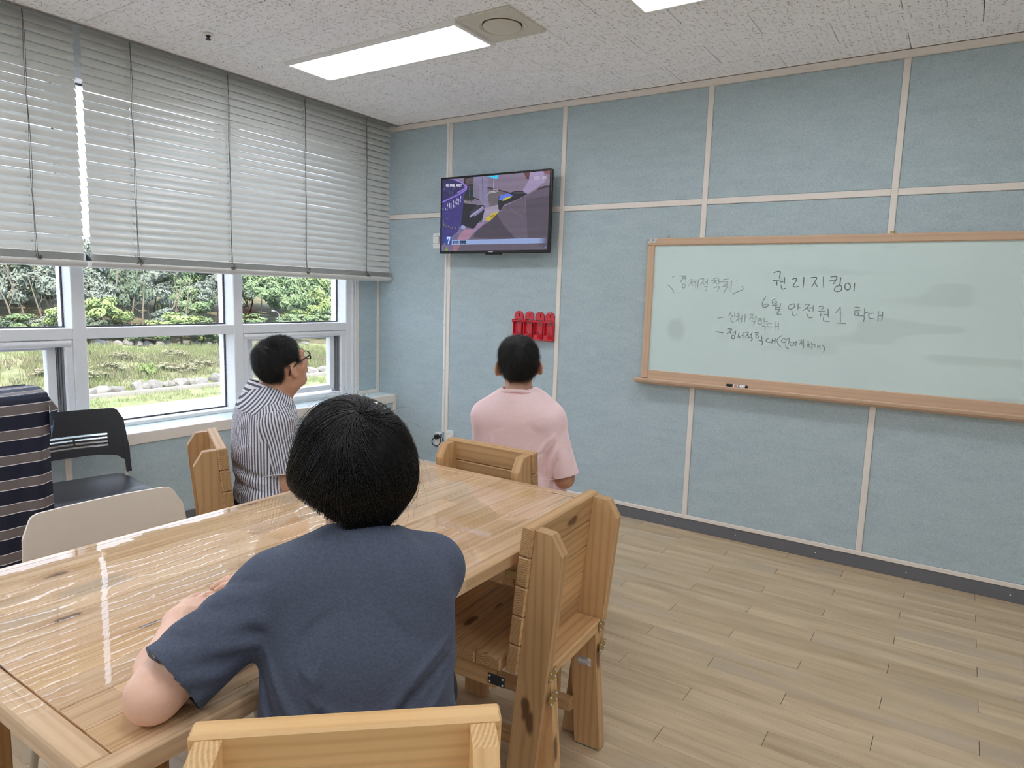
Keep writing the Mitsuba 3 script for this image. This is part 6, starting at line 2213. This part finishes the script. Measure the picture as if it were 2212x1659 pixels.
def dress_woman(t, J, P):
    c7, pel = J['c7'], J['pelvis']
    rt = frame(J['facing'])[0]
    bk = -J['facing']
    pt = lambda r, b, z: V3(*(pel[:2] * 0.5 + c7[:2] * 0.5 + rt[:2] * r + bk[:2] * b), z)
    rng = np.random.default_rng(5)
    S = []
    B = [(-0.150, 0.845, 0.02, 0.700, 0.012, 0.007), (-0.165, 0.820, -0.02, 0.655, 0.010, -0.007), (-0.160, 0.790, -0.04, 0.610, 0.011, 0.007), (-0.150, 0.75, -0.07, 0.575, 0.010, -0.006),
         (0.165, 0.860, 0.05, 0.730, 0.011, 0.006), (0.170, 0.830, 0.03, 0.690, 0.010, -0.007), (0.175, 0.800, 0.07, 0.640, 0.012, 0.007), (0.170, 0.745, 0.02, 0.630, 0.010, -0.006),
         (0.165, 0.700, 0.04, 0.590, 0.011, 0.006), (-0.03, 0.930, -0.10, 0.840, 0.012, -0.004), (0.05, 0.940, 0.13, 0.860, 0.012, -0.004), (-0.06, 0.800, 0.08, 0.765, 0.013, 0.005),
         (-0.07, 0.760, 0.06, 0.720, 0.010, -0.006), (-0.10, 0.690, 0.06, 0.660, 0.012, 0.006), (-0.05, 0.640, 0.10, 0.600, 0.010, -0.006), (0.10, 0.77, 0.15, 0.62, 0.009, 0.005), (-0.13, 0.66, -0.10, 0.56, 0.009, 0.005)]
    for k in range(12):
        r, z = rng.uniform(-0.16, 0.16), rng.uniform(0.58, 0.88)
        B.append((r, z, r + rng.uniform(-0.06, 0.06), z - rng.uniform(0.02, 0.09), rng.uniform(0.006, 0.010), rng.choice([-1, 1]) * rng.uniform(0.002, 0.004)))
    base = torso_parts(J, 0.014) + [('e', pel + bk * 0.02 + V3(0, 0, 0.06), V3(0.180, 0.130, 0.14), frame(J['facing']), 0.06)]
    neckdir = unit(V3(0, 0, 1) + bk * -0.25)
    for sgn, A in ((-1, 'L'), (1, 'R')):
        s_, e_ = J['sh' + A], J['el' + A]
        ax = unit(e_ - s_)
        sd = unit(np.cross(ax, V3(0, 0, 1)))
        up = np.cross(sd, ax)
        for k in range(7):
            x = 0.02 + 0.033 * k
            S.append((s_ + ax * x + up * 0.06 - sd * 0.05, s_ + ax * (x + 0.05) + up * 0.05 + sd * 0.05, 0.010, 0.005 if k % 2 else -0.006))
            S.append((s_ + ax * x - up * 0.02 - sd * 0.07, s_ + ax * (x + 0.06) + up * 0.03 - sd * 0.06, 0.011, -0.005 if k % 2 else 0.006))
    sh = garment(t, J, base, (('L', 0.86, 0.060, 0.070), ('R', 0.86, 0.060, 0.070)), [neck_hole(c7 + J['nf'] * 0.9, neckdir, 0.070, 0.002)], 0.545, lambda p, A=folds_field(S), C=back_folds(J, B): A(p) + C(p), 0.0050, 'shirt_navy', 'navy blue T-shirt')
    a = frame(J['facing'])
    # neckband
    ctr = c7 + J['nf'] * 0.55 + V3(0, 0, 0.006)
    ringp = [ctr + a[0] * 0.067 * math.cos(x) + a[1] * 0.069 * math.sin(x) + V3(0, 0, -0.018 * math.sin(x)) for x in np.linspace(0, 2 * np.pi, 33)]
    part(sh, 'neckband', ply(tube(ringp, 0.0115, 8), 'shirt_navy', True))
    trousers(t, J, 'trousers_dark', 0.60)


person('person', 'woman with a black bob in a navy T-shirt leaning on the table, seen from behind', JW, 'skin_woman', bob_hair, dress_woman)

# ---- man in the pink T-shirt
fp = unit(V3(-0.40, 0.92, 0.0))
JP = dict(c7=V3(1.218, -1.600, 1.018), head=V3(1.192, -1.560, 1.150), M=frame(V3(-0.60, 0.80, 0.26), roll=0.05), nf=fp * 0.024, hs=1.12, ear=0.007,
          shL=V3(1.078, -1.645, 0.912), shR=V3(1.362, -1.540, 0.912), pelvis=V3(1.250, -1.585, 0.568), facing=fp, w=1.12, dp=1.0,
          elL=V3(1.010, -1.545, 0.660), wrL=V3(1.085, -1.330, 0.600), handL=(V3(0.4, 0.9, -0.2), V3(0, 0.2, 1.0), 0.5),
          elR=V3(1.440, -1.530, 0.655), wrR=V3(1.275, -1.335, 0.590), handR=(V3(-0.6, 0.8, -0.1), V3(0, 0.2, 1.0), 0.5),
          knees=(V3(1.015, -1.19, 0.53), V3(1.165, -1.17, 0.53)), ankles=(V3(1.005, -1.15, 0.092), V3(1.165, -1.13, 0.092)), arm=(0.050, 0.041, 0.028))


def dress_pink(t, J, P):
    c7, pel = J['c7'], J['pelvis']
    rt = frame(J['facing'])[0]
    bk = -J['facing']
    pt = lambda r, b, z: V3(*(pel[:2] * 0.5 + c7[:2] * 0.5 + rt[:2] * r + bk[:2] * b), z)
    B = [(-0.12, 0.84, -0.05, 0.70, 0.012, 0.006), (-0.16, 0.80, -0.07, 0.66, 0.011, -0.006), (-0.17, 0.75, -0.10, 0.62, 0.010, 0.005), (0.17, 0.86, 0.09, 0.72, 0.012, 0.006), (0.18, 0.83, 0.12, 0.66, 0.010, -0.009), (0.185, 0.80, 0.15, 0.60, 0.010, 0.008),
         (0.19, 0.76, 0.175, 0.58, 0.008, -0.010), (0.12, 0.78, 0.03, 0.68, 0.013, -0.005), (-0.10, 0.70, 0.06, 0.72, 0.014, 0.005), (-0.08, 0.66, 0.10, 0.67, 0.012, -0.005), (-0.12, 0.62, 0.04, 0.61, 0.012, 0.005), (0.05, 0.90, 0.14, 0.86, 0.016, -0.003), (-0.06, 0.89, -0.13, 0.85, 0.016, -0.003)]
    nd = unit(V3(0, 0, 1) + bk * -0.30)
    sh = garment(t, J, torso_parts(J, 0.018), (('L', 0.96, 0.062, 0.070), ('R', 0.96, 0.062, 0.070)), [neck_hole(c7 + J['nf'], nd, 0.074, 0.006)], 0.52, back_folds(J, B), 0.0058, 'shirt_pink', 'pale pink T-shirt', k=0.022)
    a = frame(J['facing'])
    ctr = c7 + J['nf'] * 0.55 + V3(0, 0, 0.010)
    ringp = [ctr + a[0] * 0.070 * math.cos(x) + a[1] * 0.072 * math.sin(x) + V3(0, 0, -0.022 * math.sin(x) - 0.004) for x in np.linspace(0, 2 * np.pi, 33)]
    part(sh, 'neckband', ply(tube(ringp, 0.0095, 8), 'shirt_pink', True))
    trousers(t, J, 'trousers_dark', 0.60)




person('person', 'man with short black hair in a pale pink T-shirt sitting beyond the table', JP, 'skin_tan', short_hair(3, cut_top(0.009, 0.012), 0.020, hairline), dress_pink)

# ---- man in the striped shirt with glasses
fs = unit(V3(0.463, 0.886, 0.0))
JS = dict(c7=V3(0.436, -2.372, 1.026), head=V3(0.500, -2.318, 1.140), M=frame(V3(0.03, 0.93, 0.34)), nf=fs * 0.026, hs=1.02,
          shL=V3(0.310, -2.272, 0.928), shR=V3(0.580, -2.412, 0.928), pelvis=V3(0.462, -2.386, 0.572), facing=fs, w=1.0, dp=1.08, chest_f=0.0, belly_f=0.015,
          elL=V3(0.315, -2.200, 0.665), wrL=V3(0.450, -2.020, 0.610), handL=(V3(0.75, 0.65, -0.1), V3(0, 0.2, 1.0), 0.5),
          elR=V3(0.622, -2.385, 0.662), wrR=V3(0.655, -2.135, 0.610), handR=(V3(-0.1, 0.95, -0.1), V3(0, 0.2, 1.0), 0.5),
          knees=(V3(0.545, -1.985, 0.535), V3(0.735, -2.085, 0.535)), ankles=(V3(0.545, -1.965, 0.092), V3(0.735, -2.065, 0.092)), arm=(0.047, 0.040, 0.027))


def dress_striped(t, J, P):
    c7, pel = J['c7'], J['pelvis']
    rt = frame(J['facing'])[0]
    f = J['facing']
    bk = -f
    pt = lambda r, b, z: V3(*(pel[:2] * 0.5 + c7[:2] * 0.5 + rt[:2] * r + bk[:2] * b), z)
    S = [(pt(0.16, 0.05, 0.70), pt(0.02, 0.14, 0.74), 0.013, -0.008), (pt(0.16, 0.05, 0.67), pt(0.04, 0.14, 0.70), 0.014, 0.006), (pt(0.15, 0.06, 0.73), pt(0.05, 0.13, 0.79), 0.013, 0.006), (pt(0.16, 0.04, 0.82), pt(0.06, 0.12, 0.76), 0.012, 0.005),
         (pt(0.16, 0.03, 0.64), pt(0.05, 0.14, 0.66), 0.013, -0.006), (pt(0.15, 0.05, 0.60), pt(0.0, 0.15, 0.62), 0.013, 0.005), (pt(0.13, 0.08, 0.90), pt(0.05, 0.13, 0.82), 0.011, -0.004)]
    fold = folds_field(S)
    nd = unit(V3(0, 0, 1) + bk * -0.35)
    nk = neck_hole(c7 + J['nf'], nd, 0.076, 0.014)

    def around(v):
        ax = pel[None] * 0.5 + c7[None] * 0.5
        return np.stack([np.arctan2((v - ax) @ rt, -((v - ax) @ f)) * 0.150 + 4.0, v[:, 2]], 1)
    for k in range(4):
        s_, e_ = J['shR'], J['elR']
        S.append((s_ + (e_ - s_) * (0.2 + 0.2 * k) + bk * 0.07, s_ + (e_ - s_) * (0.4 + 0.15 * k) + rt * 0.07, 0.012, 0.003 if k % 2 else -0.003))
    B = [(0.17, 0.70, 0.0, 0.735, 0.010, -0.008), (0.17, 0.675, -0.02, 0.70, 0.012, 0.007), (0.17, 0.64, -0.03, 0.665, 0.010, -0.007), (0.16, 0.61, -0.02, 0.625, 0.012, 0.006), (0.15, 0.84, 0.06, 0.76, 0.011, 0.005), (0.12, 0.90, 0.05, 0.83, 0.011, -0.004)]
    fold = lambda p, A=folds_field(S), C=back_folds(J, B): A(p) + C(p)
    sh = garment(t, J, torso_parts(J, 0.015), (('L', 0.78, 0.058, 0.066), ('R', 0.78, 0.058, 0.066)), [nk], 0.52, fold, 0.0055, 'shirt_striped', 'white and grey striped short-sleeved shirt',
                 around, lambda an, x, r: np.stack([an * r * 0.95 + 3.0, x], 1), k=0.026)
    # yoke: a second layer over the shoulders with its stripes running across
    yb = torso_parts(J, 0.0165)
    low = lambda p: (c7[2] - 0.085) - p[:, 2] - 0.28 * ((p - c7) @ f)
    ym = surface(yb, 0.006, lambda p, d: np.maximum(np.maximum(np.maximum(d - fold(p), nk(p)), low(p)), np.abs((p - c7) @ rt) - 0.162))
    ym = open_cut(ym, [nk, low, lambda p: np.abs((p - c7) @ rt) - 0.162], 0.0014)
    q = ym.vertices - c7
    dist = np.sqrt((q @ f) ** 2 + (q[:, 2] * 1.1) ** 2) * np.sign(q @ f + 0.05)
    part(sh, 'yoke', ply(ym, 'shirt_striped', True, uv=np.stack([-(q[:, 2]) * 0.75 - (q @ f) * -0.75 + 3.0, q @ rt], 1)))
    trousers(t, J, 'trousers_dark', 0.60)
    # collar: stand and fall, lower at the front
    a = frame(f)
    ctr = c7 + J['nf'] * 0.75 + V3(0, 0, 0.030)
    X = np.linspace(-math.pi * 0.93, math.pi * 0.93, 61)
    prof = [(0.068, -0.020), (0.064, 0.006), (0.064, 0.024), (0.069, 0.028), (0.078, 0.016), (0.090, -0.006), (0.098, -0.020)]
    V, UV = [], []
    for x in X:
        fr = (1 - math.cos(x)) / 2            # 0 at the back, 1 at the front
        dirv = a[0] * math.sin(x) * 1.0 + a[1] * (-math.cos(x)) * 1.05
        for k, (r, z) in enumerate(prof):
            zz = z - 0.060 * fr ** 1.3 - (0.030 * fr ** 3 if k > 3 else 0) * (k - 3) / 3
            V.append(ctr + dirv * (r + 0.006 * fr) + V3(0, 0, zz))
            UV.append((k * 0.0095 + 2.0, x * 0.07))
    n = len(prof)
    idx = np.arange(len(X) * n).reshape(len(X), n)
    qd = np.stack([idx[:-1, :-1], idx[1:, :-1], idx[1:, 1:], idx[:-1, 1:]], -1).reshape(-1, 4)
    F = np.vstack([qd[:, [0, 1, 2]], qd[:, [0, 2, 3]]])
    part(sh, 'collar', ply(trimesh.Trimesh(np.array(V), F, process=False), 'shirt_striped', True, uv=np.array(UV)))
    glasses(t, J)


person('person', 'man with black-rimmed glasses in a striped shirt, looking up beside the window', JS, 'skin_man', short_hair(4, cut_top(0.008, 0.014), 0.016, hairline, spike=0.25), dress_striped)


# ------------------------------------------------------------------ outside the windows
def crest(y):
    return np.clip(-0.92 - 0.045 * (y - 5.4), -1.9, -0.6)


def ground_z(x, y):
    c = crest(y)
    z = np.where(x > -18.7, -2.0, np.where(x > -24.3, -2.0 + (c + 2.0) * np.sin(np.clip((-18.7 - x) / 5.6, 0, 1) * np.pi / 2), np.where(x > -26.0, c, c + 0.13 * (-26.0 - x))))
    return z


def terrain(x0, x1, nx, y0, y1, ny, amp, bsdf, seed):
    x, y = np.meshgrid(np.linspace(x0, x1, nx), np.linspace(y0, y1, ny), indexing='ij')
    z = ground_z(x, y)
    z = z + amp * (meshkit.fbm(np.stack([x * 0.8, y * 0.8, z * 0 + seed], -1), 4, seed) - 0.5)
    idx = np.arange(nx * ny).reshape(nx, ny)
    q = np.stack([idx[:-1, :-1], idx[1:, :-1], idx[1:, 1:], idx[:-1, 1:]], -1).reshape(-1, 4)
    m = trimesh.Trimesh(np.stack([x, y, z], -1).reshape(-1, 3), np.vstack([q[:, [0, 1, 2]], q[:, [0, 2, 3]]]), process=False)
    return ply(m, bsdf, True)


def outdoor_ground():
    struct('road', span(-16.55, -1.5, -30, 70, -2.3, -1.99, 'road', 0.0), 'sunlit pale concrete road outside the windows')
    struct('verge', terrain(-18.75, -16.5, 8, -30, 70, 90, 0.06, 'grass_soil', 3), 'weedy grass verge along the road')
    struct('kerb', span(-18.62, -18.45, -30, 70, -2.2, -1.86, 'kerb', 0.02), 'low pale concrete kerb at the foot of the bank')
    struct('bank', terrain(-26.6, -18.6, 40, -30, 70, 240, 0.22, 'grass_soil', 5), 'green grass bank beyond the road')
    struct('hillside', terrain(-70, -26.4, 40, -40, 90, 60, 0.5, 'leaf_litter', 7), 'wooded slope behind the bank')


outdoor_ground()


ORD = ('first second third fourth fifth sixth seventh eighth ninth tenth eleventh twelfth thirteenth fourteenth fifteenth sixteenth seventeenth eighteenth nineteenth twentieth '
       'twenty-first twenty-second twenty-third twenty-fourth twenty-fifth twenty-sixth').split()


def blades(n, x0, x1, y0, y1, h0, h1, w, seed, patch):
    rng = np.random.default_rng(seed)
    x, y = rng.uniform(x0, x1, n), rng.uniform(y0, y1, n)
    k = meshkit.fbm(np.stack([x * patch, y * patch, 0 * x], -1), 3, seed) > 0.42
    x, y = x[k], y[k]
    n = len(x)
    z = ground_z(x, y) - 0.03
    a = rng.uniform(0, 2 * np.pi, n)
    h = rng.uniform(h0, h1, n)
    d = np.stack([np.cos(a), np.sin(a), 0 * a], 1) * w
    b = np.stack([x, y, z], 1)
    tip = b + np.stack([rng.normal(0, 0.25, n) * h, rng.normal(0, 0.25, n) * h, h], 1)
    v = np.stack([b - d, b + d, tip], 1).reshape(-1, 3)
    return trimesh.Trimesh(v, np.arange(3 * n).reshape(-1, 3), process=False)


WEEDS = []
t = thing('bank_grass', 'light green long grass growing over the bank and the verge', 'grass', kind='stuff')
part(t, 'blades', ply(blades(42000, -25.0, -18.7, 0.5, 24, 0.10, 0.34, 0.014, 2, 1.1), 'blade', False), kind='stuff')
part(t, 'verge_blades', ply(blades(9000, -18.4, -16.7, 1.5, 20, 0.05, 0.20, 0.012, 4, 2.0), 'blade', False), kind='stuff')
part(t, 'dry_weeds', ply(blades(12000, -22.4, -18.9, 1.5, 20, 0.12, 0.40, 0.016, 6, 1.6), 'dry_weed', False), kind='stuff')
for i, (y, x, r) in enumerate(((5.2, -20.6, 0.55), (6.4, -20.2, 0.45), (7.2, -20.8, 0.6), (8.9, -20.6, 0.55), (9.6, -20.3, 0.6), (10.4, -20.8, 0.6), (11.3, -20.4, 0.5), (6.0, -21.9, 0.55), (8.2, -22.1, 0.5), (10.2, -22.3, 0.6), (13.0, -20.6, 0.6), (14.4, -20.9, 0.6))):
    WEEDS.append((x, y, r, i))


def leaf_cloud(n, clumps, seed, leaf=0.10, flat=0.35, long=2.2):
    """Leaves of a unit crown: clumps of small folded leaves spread over an ellipsoid's shell."""
    rng = np.random.default_rng(seed)
    c = rng.normal(0, 1, (clumps, 3))
    c /= np.linalg.norm(c, axis=1, keepdims=True)
    c *= (0.35 + 0.55 * rng.random((clumps, 1)) ** 0.5)
    c[:, 2] = np.abs(c[:, 2]) * 0.95 - 0.15
    i = rng.integers(0, clumps, n)
    o = rng.normal(0, 1, (n, 3))
    o /= np.linalg.norm(o, axis=1, keepdims=True)
    p = c[i] + o * (0.26 * rng.random((n, 1)) ** 0.33) * np.array([1, 1, 0.62])
    out = o + 0.6 * unit_rows(p)
    nrm = unit_rows(out + rng.normal(0, 0.5, (n, 3)) + np.array([0, 0, flat]))
    u = unit_rows(np.cross(nrm, rng.normal(0, 1, (n, 3))))
    v = np.cross(nrm, u)
    s = leaf * rng.uniform(0.6, 1.3, (n, 1))
    q = np.stack([p - u * s * long / 2, p - v * s * 0.5 + nrm * s * 0.15, p + u * s * long / 2, p + v * s * 0.5 + nrm * s * 0.15], 1).reshape(-1, 3)
    k = np.arange(n)[:, None] * 4
    f = np.vstack([k + [0, 1, 2], k + [0, 2, 3]])
    return trimesh.Trimesh(q, f, process=False)


def unit_rows(a):
    return a / (np.linalg.norm(a, axis=1, keepdims=True) + 1e-9)


CROWNS = {}
for key, n, cl, lf in (('leaf_dark', 3600, 26, 0.075), ('leaf_mid', 3600, 24, 0.085), ('leaf_bright', 2600, 20, 0.075), ('leaf_grey', 3600, 30, 0.065), ('leaf_weed', 1500, 26, 0.07)):
    CROWNS[key] = [ply(leaf_cloud(n, cl, 10 + 7 * i + len(key), lf), key, False) for i in range(2)]


def tree(name, label, cat, x, y, zc, r, rz, kind, seed, trunk=True, lean=0.0, group=None, bark='bark_dark'):
    rng = np.random.default_rng(seed)
    t = thing(name, label, cat, group)
    part(t, 'foliage', CROWNS[kind][seed % 2], to_world=T().translate([x, y, zc]) @ T().rotate([0, 0, 1], float(rng.uniform(0, 360))) @ T().scale([r, r, rz]))
    if trunk:
        g = float(ground_z(np.array([x]), np.array([y]))[0])
        pts = [(x + lean, y + lean * 0.6, g - 0.1), (x + lean * 0.4 + rng.normal(0, 0.05), y + rng.normal(0, 0.05), g * 0.5 + zc * 0.5), (x, y, zc + rz * 0.4)]
        ms = [tube(smooth_line(pts, 4), np.linspace(0.055, 0.02, 9), 7)]
        for k in range(5):
            a = rng.uniform(0, 2 * np.pi)
            b = np.array(pts[1]) * (0.4 - 0.06 * k) + np.array(pts[2]) * (0.6 + 0.06 * k)
            e = np.array([x + math.cos(a) * r * 0.7, y + math.sin(a) * r * 0.7, zc + rz * rng.uniform(-0.1, 0.6)])
            ms.append(tube(smooth_line([b, b * 0.5 + e * 0.5 + [0, 0, 0.1], e], 4), np.linspace(0.025, 0.008, 9), 5))
        part(t, 'trunk', ply(cat_meshes(ms), bark, True))
    return t


cat_meshes = cat

tree('small_tree', 'bright green flat-topped little tree on the edge of the bank', 'tree', -25.7, 12.62, -0.30, 1.32, 0.78, 'leaf_bright', 3)
tree('small_tree', 'dark green little tree just right of the bright flat-topped one', 'tree', -26.0, 13.75, -0.55, 0.95, 0.80, 'leaf_mid', 4)
tree('small_tree', 'thin dark tree by the window mullion at the left end of the bank', 'tree', -25.7, 8.83, -0.30, 0.70, 0.55, 'leaf_dark', 5)
tree('shrub', 'bright yellow-green bush showing at the left end of the middle window', 'bush', -27.0, 9.95, 0.15, 1.15, 1.15, 'leaf_bright', 6)
tree('shrub', 'bright bush low behind the grass in the left window', 'bush', -26.8, 8.4, -0.05, 0.9, 0.85, 'leaf_bright', 7)
tree('shrub', 'small fresh green sapling among the weeds on the bank', 'bush', -20.1, 8.05, -1.45, 0.28, 0.42, 'leaf_bright', 8, False)
tree('shrub', 'low green bush between the stones and the flat-topped tree', 'bush', -26.4, 11.1, -0.75, 0.62, 0.42, 'leaf_mid', 9, False)
tree('shrub', 'low bush at the right end of the bank seen in the middle window', 'bush', -26.4, 14.9, -0.85, 0.9, 0.55, 'leaf_mid', 10, False)

wd = thing('bank_weeds', 'pale bushy weeds growing all over the grass bank', 'weeds', kind='stuff')
for x, y, r, i in WEEDS:
    part(wd, 'clump', CROWNS['leaf_weed'][i % 2], kind='stuff', to_world=T().translate([x, y, float(ground_z(np.array([x]), np.array([y]))[0]) + 0.10]) @ T().rotate([0, 0, 1], 40.0 * i) @ T().scale([r, r, r * 0.42]))

kinds = ['leaf_grey', 'leaf_grey', 'leaf_dark', 'leaf_grey', 'leaf_dark', 'leaf_grey', 'leaf_mid', 'leaf_grey', 'leaf_dark', 'leaf_mid', 'leaf_mid', 'leaf_bright', 'leaf_mid', 'leaf_mid']
names = {'leaf_grey': 'grey-green', 'leaf_dark': 'dark green', 'leaf_mid': 'fresh green', 'leaf_bright': 'yellow-green'}
RANK = ('front', 'middle', 'back', 'undergrowth')
rng = np.random.default_rng(21)
for row, (x0, dy, zc, r, rz) in enumerate(((-29.6, 1.45, 0.85, 1.25, 1.55), (-33.0, 1.8, 1.75, 1.75, 1.9), (-37.5, 2.4, 1.7, 2.3, 2.5), (-28.0, 1.45, -0.55, 1.0, 0.62))):
    ya, yb = ((5.5, 26.5), (6.5, 30.5), (8.0, 34.5), (6.0, 25.5))[row]
    y, i = ya, 0
    while y < yb:
        s = (y - ya) / (yb - ya)
        k = kinds[min(int(s * len(kinds)), len(kinds) - 1)]
        if row == 3:
            k = ('leaf_dark', 'leaf_mid', 'leaf_grey')[i % 3] if s < 0.5 else ('leaf_mid', 'leaf_bright')[i % 2]
        if row == 2:
            k = 'leaf_dark' if s < 0.5 else 'leaf_mid'
        drop = 0.75 * max(0.0, (s - 0.86) / 0.14)
        tree('wood_tree', f'{ORD[i]} tree from the left in the {RANK[row]} row of the wood, ' + names[k], 'tree', x0 + rng.normal(0, 0.5), y + rng.normal(0, 0.25), zc + rng.normal(0, 0.25) - drop, r * rng.uniform(0.85, 1.2), rz * rng.uniform(0.85, 1.2) * (1 - 0.35 * drop), k, int(rng.integers(0, 999)), row < 2, rng.normal(0, 0.3), 'trees of the wood behind the bank, ' + k.split('_')[1] + ' green', 'bark' if row == 0 else 'bark_dark')
        y += dy * rng.uniform(0.8, 1.15)
        i += 1
# pale slender stems in front of the wood
for i, (y, h, ln, x) in enumerate(((7.3, 3.0, -0.5, -28.4), (7.9, 3.1, -0.55, -28.6), (8.4, 2.6, -0.5, -28.2), (8.9, 3.2, -0.5, -28.8), (9.5, 2.4, -0.35, -28.4), (9.9, 2.8, -0.5, -28.8), (11.1, 3.4, 0.25, -28.6), (12.0, 3.5, 0.3, -28.8), (12.3, 3.0, 0.1, -28.3), (13.6, 2.6, 0.25, -28.4), (13.9, 2.7, 0.35, -28.6), (14.6, 2.9, 0.3, -28.8))):
    rng2 = np.random.default_rng(50 + i)
    t = thing('birch_stem', ORD[i] + ' slender pale stem from the left in front of the wood', 'tree', 'pale slender stems before the wood')
    g = float(ground_z(np.array([x]), np.array([y]))[0])
    p = [(x, y, g - 0.1), (x, y + ln * 0.4 + rng2.normal(0, 0.06), g + h * 0.35), (x, y + ln + rng2.normal(0, 0.08), g + h * 0.7), (x, y + ln * 1.3, g + h)]
    part(t, 'stem', ply(tube(smooth_line(p, 5), np.linspace(0.045, 0.014, 16), 7), 'bark', True))
    for k in range(3):
        b = np.array(p[1 + k % 2]) + [0, 0, 0.2 * k]
        e = b + [0, rng2.normal(0, 0.35), rng2.uniform(0.35, 0.8)]
        part(t, 'branch', ply(tube([b, b * 0.5 + e * 0.5 + [0, 0.05, 0], e], [0.016, 0.012, 0.006], 5), 'bark', True))


def rock(x, y, z, s, seed, label, group):
    t = thing('rock', label, 'rock', group)
    rng = np.random.default_rng(seed)
    m = trimesh.creation.icosphere(2, 1.0)
    v = m.vertices * (0.72 + 0.6 * meshkit.noise(m.vertices * 1.4 + seed * 3.1, seed))[:, None]
    for _ in range(7):
        q = unit(rng.normal(0, 1, 3) + [0, 0, 0.3])
        h = rng.uniform(0.55, 0.85)
        ex = np.maximum(v @ q - h, 0)
        v = v - ex[:, None] * q
    v = v * np.array([0.8, 1.15, 0.72]) * s
    a = rng.uniform(0, 2)
    v = v @ np.array([[math.cos(a), -math.sin(a), 0], [math.sin(a), math.cos(a), 0], [0, 0, 1]])
    part(t, 'stone', ply(trimesh.Trimesh(v + [x, y, z], m.faces, process=False), 'stone', 22))


for i, (y, s) in enumerate(sorted(((5.7, 0.22), (6.07, 0.30), (6.43, 0.24), (7.13, 0.32), (7.35, 0.24), (7.6, 0.30), (8.14, 0.22), (8.5, 0.34), (8.92, 0.24), (9.25, 0.30), (9.94, 0.34), (3.6, 0.3), (4.1, 0.26), (11.65, 0.3), (13.35, 0.4), (14.0, 0.34), (14.75, 0.32)))):
    rock(-18.95, y, -1.85, s * 1.0, i, ORD[i] + ' pale boulder from the left in the row behind the kerb', 'boulders behind the kerb')
for i, y in enumerate((6.3, 6.9, 7.5, 9.45, 9.8, 10.2, 10.6, 11.03, 11.4, 11.93, 12.28, 13.1, 13.65, 14.27, 14.65, 16.4, 18.06, 19.8)):
    rock(-26.35, y, float(crest(np.array(y))) + 0.06, 0.26, 40 + i, ORD[i] + ' grey stone from the left of the low wall under the trees', 'stones of the low wall under the trees')

t = thing('street_lamp', 'thin curved grey street lamp in front of the trees in the right window', 'street lamp')
g = float(ground_z(np.array([-24.2]), np.array([16.55]))[0])
part(t, 'pole', ply(tube(smooth_line([(-24.2, 16.56, g), (-24.2, 16.56, 0.0), (-24.2, 16.52, 0.24), (-24.2, 16.42, 0.33), (-24.2, 16.28, 0.37)], 5), 0.022, 8), 'metal_grey', True))
part(t, 'lamp_head', box_shape((0.06, 0.16, 0.035), 'white_plastic', 0.01, center=(-24.2, 16.22, 0.375)))


def house(x, y, z, w, d, h, roof, label):
    t = thing('house', label, 'house')
    part(t, 'wall', box_shape((d, w, h), 'house_white', 0.02, center=(x, y, z + h / 2)))
    m = prism([(-w / 2 - 0.3, 0), (w / 2 + 0.3, 0), (0, h * 0.45)], d + 0.5, None, 'x', x - d / 2 - 0.25)
    m.apply_translation([0, y, z + h])
    part(t, 'roof', ply(m, roof, False))
    for i in range(3):
        f = part(t, 'window', box_shape((0.06, 0.9, 1.0), 'window_white', 0.01, center=(x + d / 2 + 0.02, y - w / 3 + i * w / 3, z + h * 0.58)))
        part(f, 'pane', box_shape((0.03, 0.75, 0.85), 'glass_dark', 0.005, center=(x + d / 2 + 0.05, y - w / 3 + i * w / 3, z + h * 0.58)))


house(-52, 17.6, 0.2, 3.0, 4, 1.75, 'roof_blue', 'blue-roofed house glimpsed through the trees in the left window')
house(-52, 21.3, 0.0, 2.6, 4, 1.5, 'roof_blue', 'blue-roofed house glimpsed beside the left mullion')
house(-66, 55.5, 0.0, 6.0, 6, 4.2, 'house_white', 'white house above the trees at the top right of the windows')
t = thing('utility_pole', 'dark utility pole in front of the white house', 'pole')
part(t, 'pole', ply(tube([(-58, 48.2, -1), (-58, 48.2, 3.6)], 0.14, 8), 'metal_grey', True))
part(t, 'transformer', ply(tube([(-58.2, 48.2, 2.0), (-58.2, 48.2, 2.75)], 0.24, 10), 'metal_grey', True))
part(t, 'cross_arm', box_shape((0.1, 1.5, 0.1), 'metal_grey', 0.01, center=(-58, 48.2, 3.2)))
